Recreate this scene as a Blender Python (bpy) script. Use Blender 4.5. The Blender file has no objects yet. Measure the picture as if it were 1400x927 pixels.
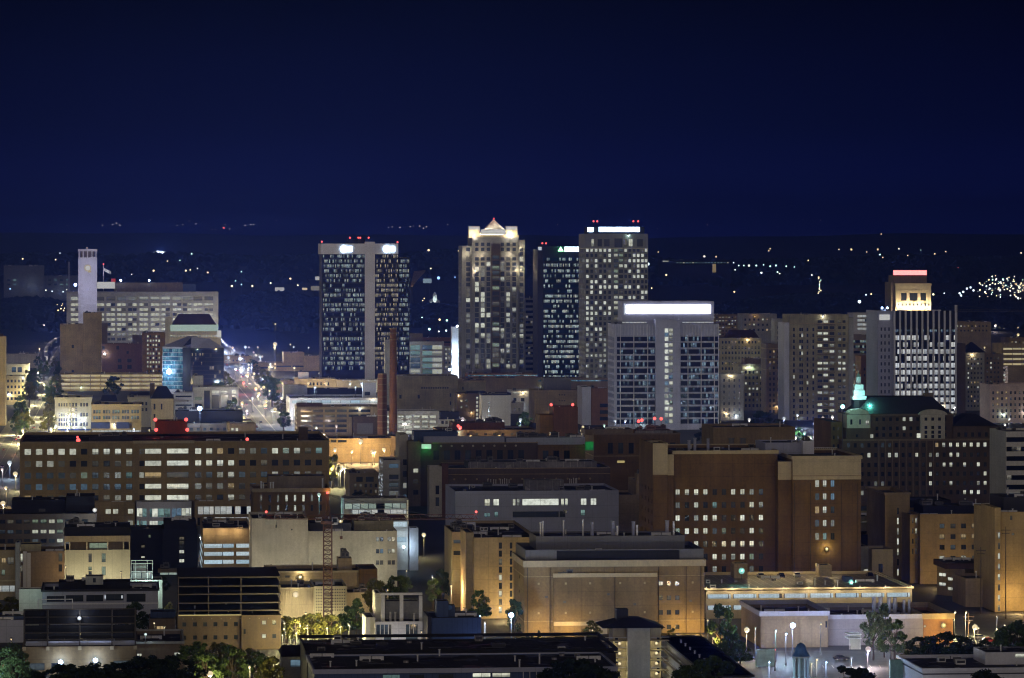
import bpy, math, random
from math import sin, cos, pi, radians, floor, sqrt
R = random.Random(7)
scene = bpy.context.scene
COL = scene.collection
# ------------------------------------------------------------------ camera, sky, exposure
K = 5400.0          # focal length in photo pixels (1400 px wide)
H = 114.8           # height of the overlook above the streets
HY = 340.0          # photo row of the horizon
CX = 700.0
AG = radians(5.6)   # turn of the street grid
cam = bpy.data.cameras.new('camera'); camo = bpy.data.objects.new('camera', cam); COL.objects.link(camo)
camo.location = (0, 0, H); camo.rotation_euler = (radians(90), 0, 0)
cam.sensor_width = 36; cam.lens = K / 1400 * 36; cam.shift_y = -(463.5 - HY) / 1400
cam.clip_start = 1; cam.clip_end = 80000
scene.camera = camo
vs = scene.view_settings; vs.view_transform = 'Standard'; vs.look = 'None'; vs.exposure = 0; vs.gamma = 1
scene.cycles.use_denoising = True
scene.cycles.pixel_filter_type = 'BLACKMAN_HARRIS'; scene.cycles.filter_width = 1.15
scene.cycles.max_bounces = 4; scene.cycles.diffuse_bounces = 2; scene.cycles.glossy_bounces = 2
scene.cycles.volume_bounces = 0; scene.cycles.caustics_reflective = False; scene.cycles.caustics_refractive = False
scene.cycles.sample_clamp_indirect = 1.0

world = bpy.data.worlds.new('World'); scene.world = world; world.use_nodes = True
def build_world():
    nt = world.node_tree; nt.nodes.clear(); N = nt.nodes.new; L = nt.links.new
    out = N('ShaderNodeOutputWorld'); bg = N('ShaderNodeBackground'); L(bg.outputs[0], out.inputs[0])
    tc = N('ShaderNodeTexCoord'); sp = N('ShaderNodeSeparateXYZ'); L(tc.outputs['Generated'], sp.inputs[0])
    # night sky: deep blue at the horizon sinking to near black overhead
    rp = N('ShaderNodeValToRGB'); cr = rp.color_ramp
    mr = N('ShaderNodeMapRange'); mr.inputs[1].default_value = -0.01; mr.inputs[2].default_value = 0.12
    L(sp.outputs[2], mr.inputs[0]); L(mr.outputs[0], rp.inputs[0])
    stops = SKY
    cr.elements[0].position = stops[0][0]; cr.elements[0].color = (*stops[0][1], 1)
    cr.elements[1].position = stops[-1][0]; cr.elements[1].color = (*stops[-1][1], 1)
    for p, c in stops[1:-1]:
        e = cr.elements.new(p); e.color = (*c, 1)
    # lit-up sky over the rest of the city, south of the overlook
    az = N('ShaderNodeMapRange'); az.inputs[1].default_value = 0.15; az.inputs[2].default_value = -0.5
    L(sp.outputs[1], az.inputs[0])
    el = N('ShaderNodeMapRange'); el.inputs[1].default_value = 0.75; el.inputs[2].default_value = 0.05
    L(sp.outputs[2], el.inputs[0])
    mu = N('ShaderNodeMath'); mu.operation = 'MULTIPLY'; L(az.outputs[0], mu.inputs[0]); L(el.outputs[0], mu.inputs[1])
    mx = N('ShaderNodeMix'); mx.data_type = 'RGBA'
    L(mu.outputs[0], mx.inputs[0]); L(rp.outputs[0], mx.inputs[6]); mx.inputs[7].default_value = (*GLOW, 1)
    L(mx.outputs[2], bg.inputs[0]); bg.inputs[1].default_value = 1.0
SKY = [(0.0, (0.0035, 0.007, 0.115)), (0.08, (0.0032, 0.0063, 0.104)), (0.16, (0.002, 0.004, 0.066)), (0.315, (0.0006, 0.0014, 0.022)),
       (0.56, (0.00005, 0.0002, 0.004)), (1.0, (0.00005, 0.0002, 0.0035))]
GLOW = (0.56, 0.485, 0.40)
HAZE = 0.9e-4
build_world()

# ------------------------------------------------------------------ helpers
def gd(py, h=0.0):
    """distance at which something h metres above the street shows at photo row py"""
    return K * (H - h) / (py - HY)
def wx(px, D): return (px - CX) / K * D
def wz(py, D): return H - (py - HY) / K * D

class M:
    """collects faces, then links them as one mesh object"""
    def __init__(s): s.v = []; s.f = []; s.mi = []; s.mats = []
    def slot(s, m):
        if m not in s.mats: s.mats.append(m)
        return s.mats.index(m)
    def poly(s, pts, m):
        i = len(s.v); s.v += [tuple(p) for p in pts]; s.f.append(tuple(range(i, i + len(pts)))); s.mi.append(s.slot(m))
    def box(s, x0, x1, y0, y1, z0, z1, m, bottom=True):
        a = [(x0,y0,z0),(x1,y0,z0),(x1,y1,z0),(x0,y1,z0),(x0,y0,z1),(x1,y0,z1),(x1,y1,z1),(x0,y1,z1)]
        fs = [(4,5,6,7),(0,1,5,4),(1,2,6,5),(2,3,7,6),(3,0,4,7)] + ([(3,2,1,0)] if bottom else [])
        i = len(s.v); s.v += a; k = s.slot(m)
        for f in fs: s.f.append(tuple(i + q for q in f)); s.mi.append(k)
    def ring(s, x0, x1, y0, y1, z0, z1, t, m):
        s.box(x0, x1, y0, y0 + t, z0, z1, m); s.box(x0, x1, y1 - t, y1, z0, z1, m)
        s.box(x0, x0 + t, y0 + t, y1 - t, z0, z1, m); s.box(x1 - t, x1, y0 + t, y1 - t, z0, z1, m)
    def tube(s, p, q, r0, r1, m, n=6, caps=True):
        ax = [q[i] - p[i] for i in range(3)]; l = sqrt(sum(a * a for a in ax)) or 1; ax = [a / l for a in ax]
        t = (1, 0, 0) if abs(ax[0]) < .8 else (0, 1, 0)
        u = (ax[1]*t[2]-ax[2]*t[1], ax[2]*t[0]-ax[0]*t[2], ax[0]*t[1]-ax[1]*t[0]); ul = sqrt(sum(a*a for a in u)); u = [a/ul for a in u]
        w = (ax[1]*u[2]-ax[2]*u[1], ax[2]*u[0]-ax[0]*u[2], ax[0]*u[1]-ax[1]*u[0])
        i = len(s.v); k = s.slot(m)
        for c, r in ((p, r0), (q, r1)):
            for j in range(n):
                a = 2 * pi * j / n
                s.v.append(tuple(c[d] + r * (cos(a) * u[d] + sin(a) * w[d]) for d in range(3)))
        for j in range(n):
            s.f.append((i + j, i + (j + 1) % n, i + n + (j + 1) % n, i + n + j)); s.mi.append(k)
        if caps:
            s.f.append(tuple(range(i + n - 1, i - 1, -1))); s.mi.append(k); s.f.append(tuple(range(i + n, i + 2 * n))); s.mi.append(k)
    def ball(s, c, r, m, n=8, k=5, sq=1.0):
        i = len(s.v); q = s.slot(m)
        for a in range(k + 1):
            th = pi * a / k
            for b in range(n):
                ph = 2 * pi * b / n
                s.v.append((c[0] + r * sin(th) * cos(ph), c[1] + r * sin(th) * sin(ph), c[2] + r * sq * cos(th)))
        for a in range(k):
            for b in range(n):
                s.f.append((i + a*n + b, i + (a+1)*n + b, i + (a+1)*n + (b+1) % n, i + a*n + (b+1) % n)); s.mi.append(q)
    def mesh(s, name):
        me = bpy.data.meshes.new(name); me.from_pydata(s.v, [], s.f)
        for m in s.mats: me.materials.append(MT(m))
        me.polygons.foreach_set('material_index', s.mi); me.update()
        return me
    def build(s, name, parent=None, loc=None):
        return link(name, s.mesh(name), parent, loc)
def link(name, data, parent=None, loc=None):
    o = bpy.data.objects.new(name, data); COL.objects.link(o)
    if parent is not None: o.parent = parent
    if loc is not None: o.location = loc
    return o
def tag(o, label=None, cat=None, group=None, kind=None):
    if label: o['label'] = label
    if cat: o['category'] = cat
    if group: o['group'] = group
    if kind: o['kind'] = kind
    return o
def empty(name, loc, rz=0.0, **kw):
    o = bpy.data.objects.new(name, None); COL.objects.link(o); o.location = loc; o.rotation_euler = (0, 0, rz)
    o.empty_display_size = 1
    return tag(o, **kw)
def copy_tree(o, parent=None):
    c = o.copy(); COL.objects.link(c); c.parent = parent
    for ch in o.children: copy_tree(ch, c)
    return c

# ------------------------------------------------------------------ materials
_mt = {}
def MT(n):
    if n not in _mt:
        m = bpy.data.materials.new(n); m.use_nodes = True; _mt[n] = m
        kind, args = MATS[n]; kind(m, *args)
    return _mt[n]
class NB:
    def __init__(s, m): s.nt = m.node_tree; s.p = s.nt.nodes['Principled BSDF']
    def n(s, t, **kw):
        o = s.nt.nodes.new('ShaderNode' + t)
        for k, v in kw.items(): setattr(o, k, v)
        return o
    def l(s, a, b): s.nt.links.new(a, b)
    def val(s, sock, x):
        if hasattr(x, 'links'): s.l(x, sock)
        else: sock.default_value = x
    def m(s, op, a, b=0.0, c=0.0):
        o = s.n('Math', operation=op); s.val(o.inputs[0], a); s.val(o.inputs[1], b); s.val(o.inputs[2], c); return o.outputs[0]
    def mr(s, x, a, b, c, d):
        o = s.n('MapRange'); s.val(o.inputs[0], x)
        for i, q in enumerate((a, b, c, d)): s.val(o.inputs[i + 1], q)
        return o.outputs[0]
    def scale(s, col, f):
        o = s.n('VectorMath', operation='SCALE'); s.val(o.inputs[0], col); s.val(o.inputs['Scale'], f); return o.outputs[0]
    def noise(s, vec, sc, det=3.0, rough=.6):
        o = s.n('TexNoise'); s.l(vec, o.inputs['Vector']); o.inputs['Scale'].default_value = sc
        o.inputs['Detail'].default_value = det; o.inputs['Roughness'].default_value = rough; return o.outputs['Fac']
    def coords(s):
        t = s.n('TexCoord'); i = s.n('ObjectInfo'); s.rnd = i.outputs['Random']; s.obj = t.outputs['Object']; s.gen = t.outputs['Generated']
        return s
def k_wall(m, col, pw=0, ph=0, rough=.85, var=.3, line=.78):
    """masonry or concrete: blotches, fine grain, rain streaks, optional panel joints"""
    b = NB(m).coords(); col = (*col, )
    add = b.n('VectorMath', operation='ADD'); b.l(b.obj, add.inputs[0])
    cmb = b.n('CombineXYZ'); b.l(b.m('MULTIPLY', b.rnd, 90.0), cmb.inputs[0]); b.l(cmb.outputs[0], add.inputs[1]); v = add.outputs[0]
    f = b.mr(b.noise(v, .09, 4), .3, .7, 1 - var, 1 + var * .6)
    f = b.m('MULTIPLY', f, b.mr(b.noise(v, 1.3, 3), .25, .75, 1 - var * .55, 1 + var * .45))
    mp = b.n('Mapping'); mp.inputs['Scale'].default_value = (.9, .9, .05); b.l(v, mp.inputs[0])
    f = b.m('MULTIPLY', f, b.mr(b.noise(mp.outputs[0], 1.0, 3), .35, .75, 1 + var * .15, 1 - var * .6))
    if pw:
        sp = b.n('SeparateXYZ'); b.l(b.obj, sp.inputs[0])
        xy = b.m('ADD', sp.outputs[0], sp.outputs[1])
        a = b.m('LESS_THAN', b.m('FRACT', b.m('DIVIDE', xy, pw)), .14 / pw)
        c = b.m('LESS_THAN', b.m('FRACT', b.m('DIVIDE', sp.outputs[2], ph)), .16 / ph)
        j = b.m('MAXIMUM', a, c)
        f = b.m('MULTIPLY', f, b.mr(j, 0, 1, 1, line))
    b.l(b.scale(col, f), b.p.inputs['Base Color']); b.p.inputs['Roughness'].default_value = rough
def k_plain(m, col, rough=.6, metal=0.0):
    b = NB(m).coords()
    f = b.mr(b.noise(b.obj, .7, 4), .3, .7, .72, 1.18)
    b.l(b.scale((*col, ), f), b.p.inputs['Base Color']); b.p.inputs['Roughness'].default_value = rough; b.p.inputs['Metallic'].default_value = metal
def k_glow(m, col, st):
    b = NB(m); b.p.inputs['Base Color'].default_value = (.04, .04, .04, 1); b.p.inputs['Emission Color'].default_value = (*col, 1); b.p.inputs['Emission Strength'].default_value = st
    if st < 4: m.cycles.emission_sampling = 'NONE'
def k_win(m, col, lo, hi, blind=.5, nsc=.9):
    """lit room behind glass: brightness differs from window to window, blinds and furniture break it up"""
    b = NB(m).coords(); b.p.inputs['Base Color'].default_value = (.02, .025, .03, 1); b.p.inputs['Roughness'].default_value = .12
    wn = b.n('TexWhiteNoise', noise_dimensions='1D'); b.l(b.m('MULTIPLY', b.rnd, 913.0), wn.inputs['W'])
    add = b.n('VectorMath', operation='ADD'); b.l(b.obj, add.inputs[0])
    cmb = b.n('CombineXYZ'); b.l(b.m('MULTIPLY', b.rnd, 500.0), cmb.inputs[0]); b.l(cmb.outputs[0], add.inputs[1])
    br = b.mr(wn.outputs['Value'], 0, 1, lo, hi)
    tex = b.mr(b.noise(add.outputs[0], nsc, 2), .32, .58, .62, 1.05)
    sp = b.n('SeparateXYZ'); b.l(b.gen, sp.inputs[0])
    hgt = b.m('MULTIPLY', b.rnd, blind)
    dim = b.mr(b.m('LESS_THAN', sp.outputs[2], hgt), 0, 1, 1.0, .42)
    f = b.m('MULTIPLY', b.m('MULTIPLY', br, tex), dim)
    mix = b.n('Mix', data_type='RGBA'); b.l(b.m('FRACT', b.m('MULTIPLY', b.rnd, 37.0)), mix.inputs[0])
    mix.inputs[6].default_value = (*col, 1); mix.inputs[7].default_value = (col[0] * 1.02, col[1] * .97, col[2] * .86, 1)
    b.l(mix.outputs[2], b.p.inputs['Emission Color']); b.l(f, b.p.inputs['Emission Strength'])
    m.cycles.emission_sampling = 'NONE'
def k_band(m, c1, c2, pitch, lit, lo, hi, mull=.14, fl=.6, base=(.012, .016, .022)):
    """ribbon glazing of one storey: some bays lit, mullions between them, floors differ"""
    b = NB(m).coords(); b.p.inputs['Base Color'].default_value = (*base, 1); b.p.inputs['Roughness'].default_value = .1; b.p.inputs['Specular IOR Level'].default_value = .22
    sp = b.n('SeparateXYZ'); b.l(b.obj, sp.inputs[0]); x = b.m('DIVIDE', b.m('ADD', sp.outputs[0], b.m('MULTIPLY', sp.outputs[1], 1.0)), pitch)
    cell = b.m('FLOOR', x); fr = b.m('FRACT', x)
    cv = b.n('CombineXYZ'); b.l(cell, cv.inputs[0]); b.l(b.m('MULTIPLY', b.rnd, 713.0), cv.inputs[1])
    wn = b.n('TexWhiteNoise', noise_dimensions='2D'); b.l(cv.outputs[0], wn.inputs['Vector'])
    cl = b.noise(cv.outputs[0], .23, 2)
    wf = b.n('TexWhiteNoise', noise_dimensions='1D'); b.l(b.m('MULTIPLY', b.rnd, 331.0), wf.inputs['W'])
    thr = b.m('MULTIPLY', b.mr(cl, .3, .7, lit * .25, lit * 1.75), b.mr(wf.outputs['Value'], 0, 1, 1 - fl, 1 + fl))
    on = b.m('LESS_THAN', wn.outputs['Value'], thr)
    sc = b.n('SeparateColor'); b.l(wn.outputs['Color'], sc.inputs[0])
    br = b.mr(sc.outputs[1], 0, 1, lo, hi)
    f = b.m('MULTIPLY', b.m('MULTIPLY', on, br), b.m('GREATER_THAN', fr, mull))
    fine = b.mr(b.noise(b.obj, 1.6, 2), .38, .6, .35 if lit < 1 else .78, 1.1 if lit < 1 else 1.04)
    sg = b.n('SeparateXYZ'); b.l(b.gen, sg.inputs[0])
    bl = b.mr(b.m('LESS_THAN', sg.outputs[2], b.m('MULTIPLY', sc.outputs[2], .6)), 0, 1, 1, .4 if lit < 1 else .75)
    f = b.m('MULTIPLY', b.m('MULTIPLY', f, fine), bl)
    mix = b.n('Mix', data_type='RGBA'); b.l(sc.outputs[0], mix.inputs[0]); mix.inputs[6].default_value = (*c1, 1); mix.inputs[7].default_value = (*c2, 1)
    b.l(mix.outputs[2], b.p.inputs['Emission Color']); b.l(f, b.p.inputs['Emission Strength'])
    m.cycles.emission_sampling = 'NONE'
def k_leaf(m, col):
    b = NB(m).coords()
    v = b.noise(b.obj, .5, 3); f = b.mr(v, .3, .7, .55, 1.35)
    g = b.n('NewGeometry'); f = b.m('MULTIPLY', f, b.mr(g.outputs['Random Per Island'], 0, 1, .7, 1.3))
    b.l(b.scale((*col, ), f), b.p.inputs['Base Color']); b.p.inputs['Roughness'].default_value = .8
    b.p.inputs['Specular IOR Level'].default_value = .2
def k_ground(m, col):
    b = NB(m).coords()
    f = b.m('MULTIPLY', b.mr(b.noise(b.obj, .01, 4), .3, .7, .6, 1.3), b.mr(b.noise(b.obj, .25, 4), .3, .7, .75, 1.2))
    b.l(b.scale((*col, ), f), b.p.inputs['Base Color']); b.p.inputs['Roughness'].default_value = .8
def k_roof(m, col):
    """roof membrane: seams between the sheets, patches, ponded spots that shine"""
    b = NB(m).coords(); sp = b.n('SeparateXYZ'); b.l(b.obj, sp.inputs[0])
    f = b.m('MULTIPLY', b.mr(b.noise(b.obj, .08, 4), .3, .7, .6, 1.5), b.mr(b.noise(b.obj, .9, 3), .3, .7, .8, 1.25))
    vo = b.n('TexVoronoi'); b.l(b.obj, vo.inputs['Vector']); vo.inputs['Scale'].default_value = .16; sc = b.n('SeparateColor'); b.l(vo.outputs['Color'], sc.inputs[0])
    f = b.m('MULTIPLY', f, b.mr(b.m('GREATER_THAN', sc.outputs[0], .8), 0, 1, 1, 1.7))
    f = b.m('MULTIPLY', f, b.mr(b.m('LESS_THAN', b.m('FRACT', b.m('DIVIDE', sp.outputs[0], 3.1)), .06), 0, 1, 1, 1.8))
    b.l(b.scale((*col, ), f), b.p.inputs['Base Color']); b.l(b.mr(b.noise(b.obj, .12, 3), .54, .62, .9, .3), b.p.inputs['Roughness'])
def k_deck(m, col, pw=2.6):
    """parking deck: dirty concrete with white bay lines"""
    b = NB(m).coords(); sp = b.n('SeparateXYZ'); b.l(b.obj, sp.inputs[0])
    f = b.mr(b.noise(b.obj, .3, 4), .3, .7, .7, 1.2)
    ln = b.m('LESS_THAN', b.m('FRACT', b.m('DIVIDE', sp.outputs[0], pw)), .05)
    mix = b.n('Mix', data_type='RGBA'); b.l(ln, mix.inputs[0]); b.l(b.scale((*col, ), f), mix.inputs[6]); mix.inputs[7].default_value = (.6, .6, .55, 1)
    b.l(mix.outputs[2], b.p.inputs['Base Color'])
W = k_wall
MATS = {
 'brown brick': (W, ((.2, .122, .042), 7.5, 4.3, .88, .34, .76)), 'khaki brick': (W, ((.40, .3, .15), 7.5, 4.3, .88, .3, .82)), 'dark brown brick': (W, ((.125, .09, .06), 0, 0, .88, .3)),
 'red brick': (W, ((.16, .08, .05), 0, 0, .88, .3)), 'tan brick': (W, ((.29, .215, .115), 8.0, 4.2, .88, .3, .8)),
 'tan stone': (W, ((.42, .33, .2), 4.5, 4.0, .85, .3, .8)), 'cream stone': (W, ((.58, .5, .34), 5.0, 4.0, .85, .2, .88)),
 'cream panel': (W, ((.58, .54, .37), 3.2, 60.0, .8, .16, .78)), 'grey concrete': (W, ((.42, .425, .42), 6.0, 3.8, .85, .26, .85)),
 'brown concrete': (W, ((.26, .2, .14), 5.0, 4.0, .85, .3, .85)), 'dim lilac': (W, ((.27, .255, .31), 6.0, 4.6, .8, .2, .82)), 'lilac concrete': (W, ((.43, .45, .60), 6.0, 4.6, .8, .12, .8)),
 'tower stone': (W, ((.255, .265, .275), 6.0, 3.8, .85, .24, .85)), 'white panel': (W, ((.76, .75, .72), 6.5, 4.2, .75, .16, .85)), 'pale stone': (W, ((.6, .57, .5), 0, 0, .85, .24)),
 'white concrete': (W, ((.7, .71, .8), 0, 0, .8, .12)), 'olive brick': (W, ((.38, .34, .22), 5.0, 4.0, .88, .38, .85)),
 'blue panel': (W, ((.06, .1, .24), 1.4, 60.0, .6, .2, .7)), 'pink stone': (W, ((.62, .48, .43), 0, 0, .85, .25)),
 'grey panel': (W, ((.17, .17, .185), 4.0, 60.0, .7, .18, .8)), 'orange brick': (W, ((.34, .18, .09), 6.0, 4.0, .88, .25, .88)),
 'stack brick': (W, ((.18, .085, .045), 60.0, 3.2, .9, .3, .7)), 'black cladding': (W, ((.018, .018, .022), 3.0, 4.0, .9, .3, .6)),
 'roof': (k_roof, ((.03, .03, .036), )), 'slate': (W, ((.03, .03, .04), .9, 60.0, .7, .3, .8)), 'brown tile': (W, ((.085, .045, .025), 1.1, 60.0, .8, .3, .8)),
 'light roof': (k_roof, ((.2, .19, .2), )), 'red roof': (W, ((.12, .045, .035), 1.0, 60.0, .8, .3, .8)),
 'steel': (k_plain, ((.12, .12, .13), .5, .6)), 'rust steel': (k_plain, ((.11, .045, .03), .6)), 'bronze steel': (k_plain, ((.055, .042, .03), .6)),
 'white metal': (k_plain, ((.78, .78, .82), .45)), 'frame dark': (k_plain, ((.03, .03, .032), .5)), 'frame white': (k_plain, ((.5, .5, .5), .5)),
 'pyramid copper': (k_plain, ((.66, .6, .5), .5)), 'bark': (k_plain, ((.07, .05, .035), .9)), 'tyre': (k_plain, ((.02, .02, .02), .8)),
 'dark glass': (k_plain, ((.012, .016, .022), .1)), 'blue metal': (k_plain, ((.1, .22, .5), .5)), 'teal tone': (k_plain, ((.35, .6, .58), .6)),
 'awning': (k_plain, ((.04, .06, .2), .8)), 'green paint': (k_plain, ((.05, .3, .14), .6)),
 'car black': (k_plain, ((.015, .015, .018), .25)), 'car silver': (k_plain, ((.4, .4, .42), .3, .5)), 'car red': (k_plain, ((.3, .03, .02), .3)), 'car white': (k_plain, ((.7, .7, .7), .3)),
 'asphalt': (k_ground, ((.1, .1, .105), )), 'city ground': (k_ground, ((.045, .043, .045), )), 'pavement': (k_ground, ((.25, .24, .22), )), 'lot': (k_ground, ((.12, .125, .13), )),
 'paint line': (k_plain, ((.7, .7, .66), .7)), 'terrain': (k_ground, ((.02, .026, .02), )), 'deck': (k_deck, ((.22, .19, .15), )),
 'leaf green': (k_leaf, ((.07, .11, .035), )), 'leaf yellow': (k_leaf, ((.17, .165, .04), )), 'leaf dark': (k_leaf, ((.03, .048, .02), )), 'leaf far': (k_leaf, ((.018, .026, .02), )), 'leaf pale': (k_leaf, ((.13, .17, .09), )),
 'w': (k_win, ((.94, 1, .86), .42, .72)), 'y': (k_win, ((1, .74, .38), .22, .5)), 'b': (k_win, ((.4, .68, 1), .12, .3)), 'c': (k_win, ((.55, .95, .95), .12, .34)),
 'd': (k_win, ((.8, .9, 1), .0, .012)), 'm': (k_win, ((1, .93, .72), .03, .12, .9, 1.4)), 'h': (k_win, ((.95, 1, .9), .25, .5, 1.6)), 'g': (k_win, ((.72, .95, .72), .14, .34)),
 'u': (k_win, ((.62, .82, 1), .03, .1, .9, 1.4)), 'W': (k_win, ((.95, 1, .88), .46, .84, .45, .6)),
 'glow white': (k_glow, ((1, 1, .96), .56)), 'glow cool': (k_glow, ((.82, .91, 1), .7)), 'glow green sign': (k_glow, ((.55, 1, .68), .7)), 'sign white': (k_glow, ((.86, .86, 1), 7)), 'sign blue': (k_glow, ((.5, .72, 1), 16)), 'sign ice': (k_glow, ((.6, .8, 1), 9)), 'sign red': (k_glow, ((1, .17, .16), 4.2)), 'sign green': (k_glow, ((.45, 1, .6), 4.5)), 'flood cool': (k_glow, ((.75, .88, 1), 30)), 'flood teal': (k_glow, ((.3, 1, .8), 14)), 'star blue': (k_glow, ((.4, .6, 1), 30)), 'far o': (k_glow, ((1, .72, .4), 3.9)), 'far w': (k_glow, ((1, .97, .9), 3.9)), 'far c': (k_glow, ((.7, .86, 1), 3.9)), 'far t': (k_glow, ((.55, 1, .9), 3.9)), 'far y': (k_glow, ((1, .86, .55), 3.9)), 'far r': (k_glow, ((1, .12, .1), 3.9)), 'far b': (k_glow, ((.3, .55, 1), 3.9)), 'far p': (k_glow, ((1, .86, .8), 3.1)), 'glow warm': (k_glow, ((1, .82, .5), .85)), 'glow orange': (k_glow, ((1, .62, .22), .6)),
 'glow red': (k_glow, ((1, .1, .09), 2.6)), 'glow green': (k_glow, ((.05, 1, .3), .35)), 'glow blue': (k_glow, ((.35, .6, 1), .6)), 'glow teal': (k_glow, ((.4, 1, .85), .55)),
 'glow pink': (k_glow, ((1, .82, .8), .58)), 'glow amber': (k_glow, ((1, .8, .32), .42)), 'glow mint': (k_glow, ((.75, 1, .85), .45)), 'glow ice': (k_glow, ((.6, .85, 1), .42)),
 'glow dim': (k_glow, ((.9, .85, .7), .25)), 'glow red dim': (k_glow, ((1, .06, .05), .4)),
 'ribbon tower': (k_band, ((.66, .92, 1), (1, .96, .84), 1.0, .5, .04, .55, .12, .8, (.006, .008, .012))),
 'ribbon warm': (k_band, ((1, .92, .7), (1, .85, .55), 1.0, .62, .05, .5, .12, .6, (.008, .008, .01))),
 'ribbon bright': (k_band, ((.7, .95, 1), (1, .98, .84), 1.3, .62, .15, .7, .1, .6, (.012, .03, .05))), 'ribbon fins': (k_band, ((1, 1, .95), (.85, .92, 1), 1.9, 1.05, .3, .85, .1, .6)),  # ribbon bright: cyan-blue glass reflection is put into base and lit colours
 'ribbon cyan': (k_band, ((.22, .62, 1), (.6, .95, 1), 1.4, .95, .1, .5, .1, .3, (.03, .09, .15))), 'ribbon blue': (k_band, ((.45, .7, 1), (.7, .95, 1), 1.3, .36, .04, .42, .18, .7, (.02, .022, .035))),
 'ribbon deck': (k_band, ((1, .8, .42), (1, .86, .5), 8.0, 1.4, .42, .6, .05, .1, (.1, .09, .06))), 'ribbon ice': (k_band, ((.55, .82, 1), (.85, .97, 1), 6.5, 1.4, .5, .72, .04, .1, (.1, .1, .1))),
 'ribbon white': (k_band, ((1, 1, .92), (.9, 1, 1), 2.4, 1.3, .35, .55, .08, .1)), 'ribbon mint': (k_band, ((.75, .95, .8), (.8, 1, .95), 3.0, 1.2, .2, .42, .08, .2)),
 'ribbon dark': (k_band, ((1, .9, .7), (.7, .9, 1), 2.0, .09, .03, .3, .1, .5)), 'ribbon green': (k_band, ((.7, 1, .85), (1, 1, .8), 1.8, .5, .1, .4, .12, .4)),
}
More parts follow.
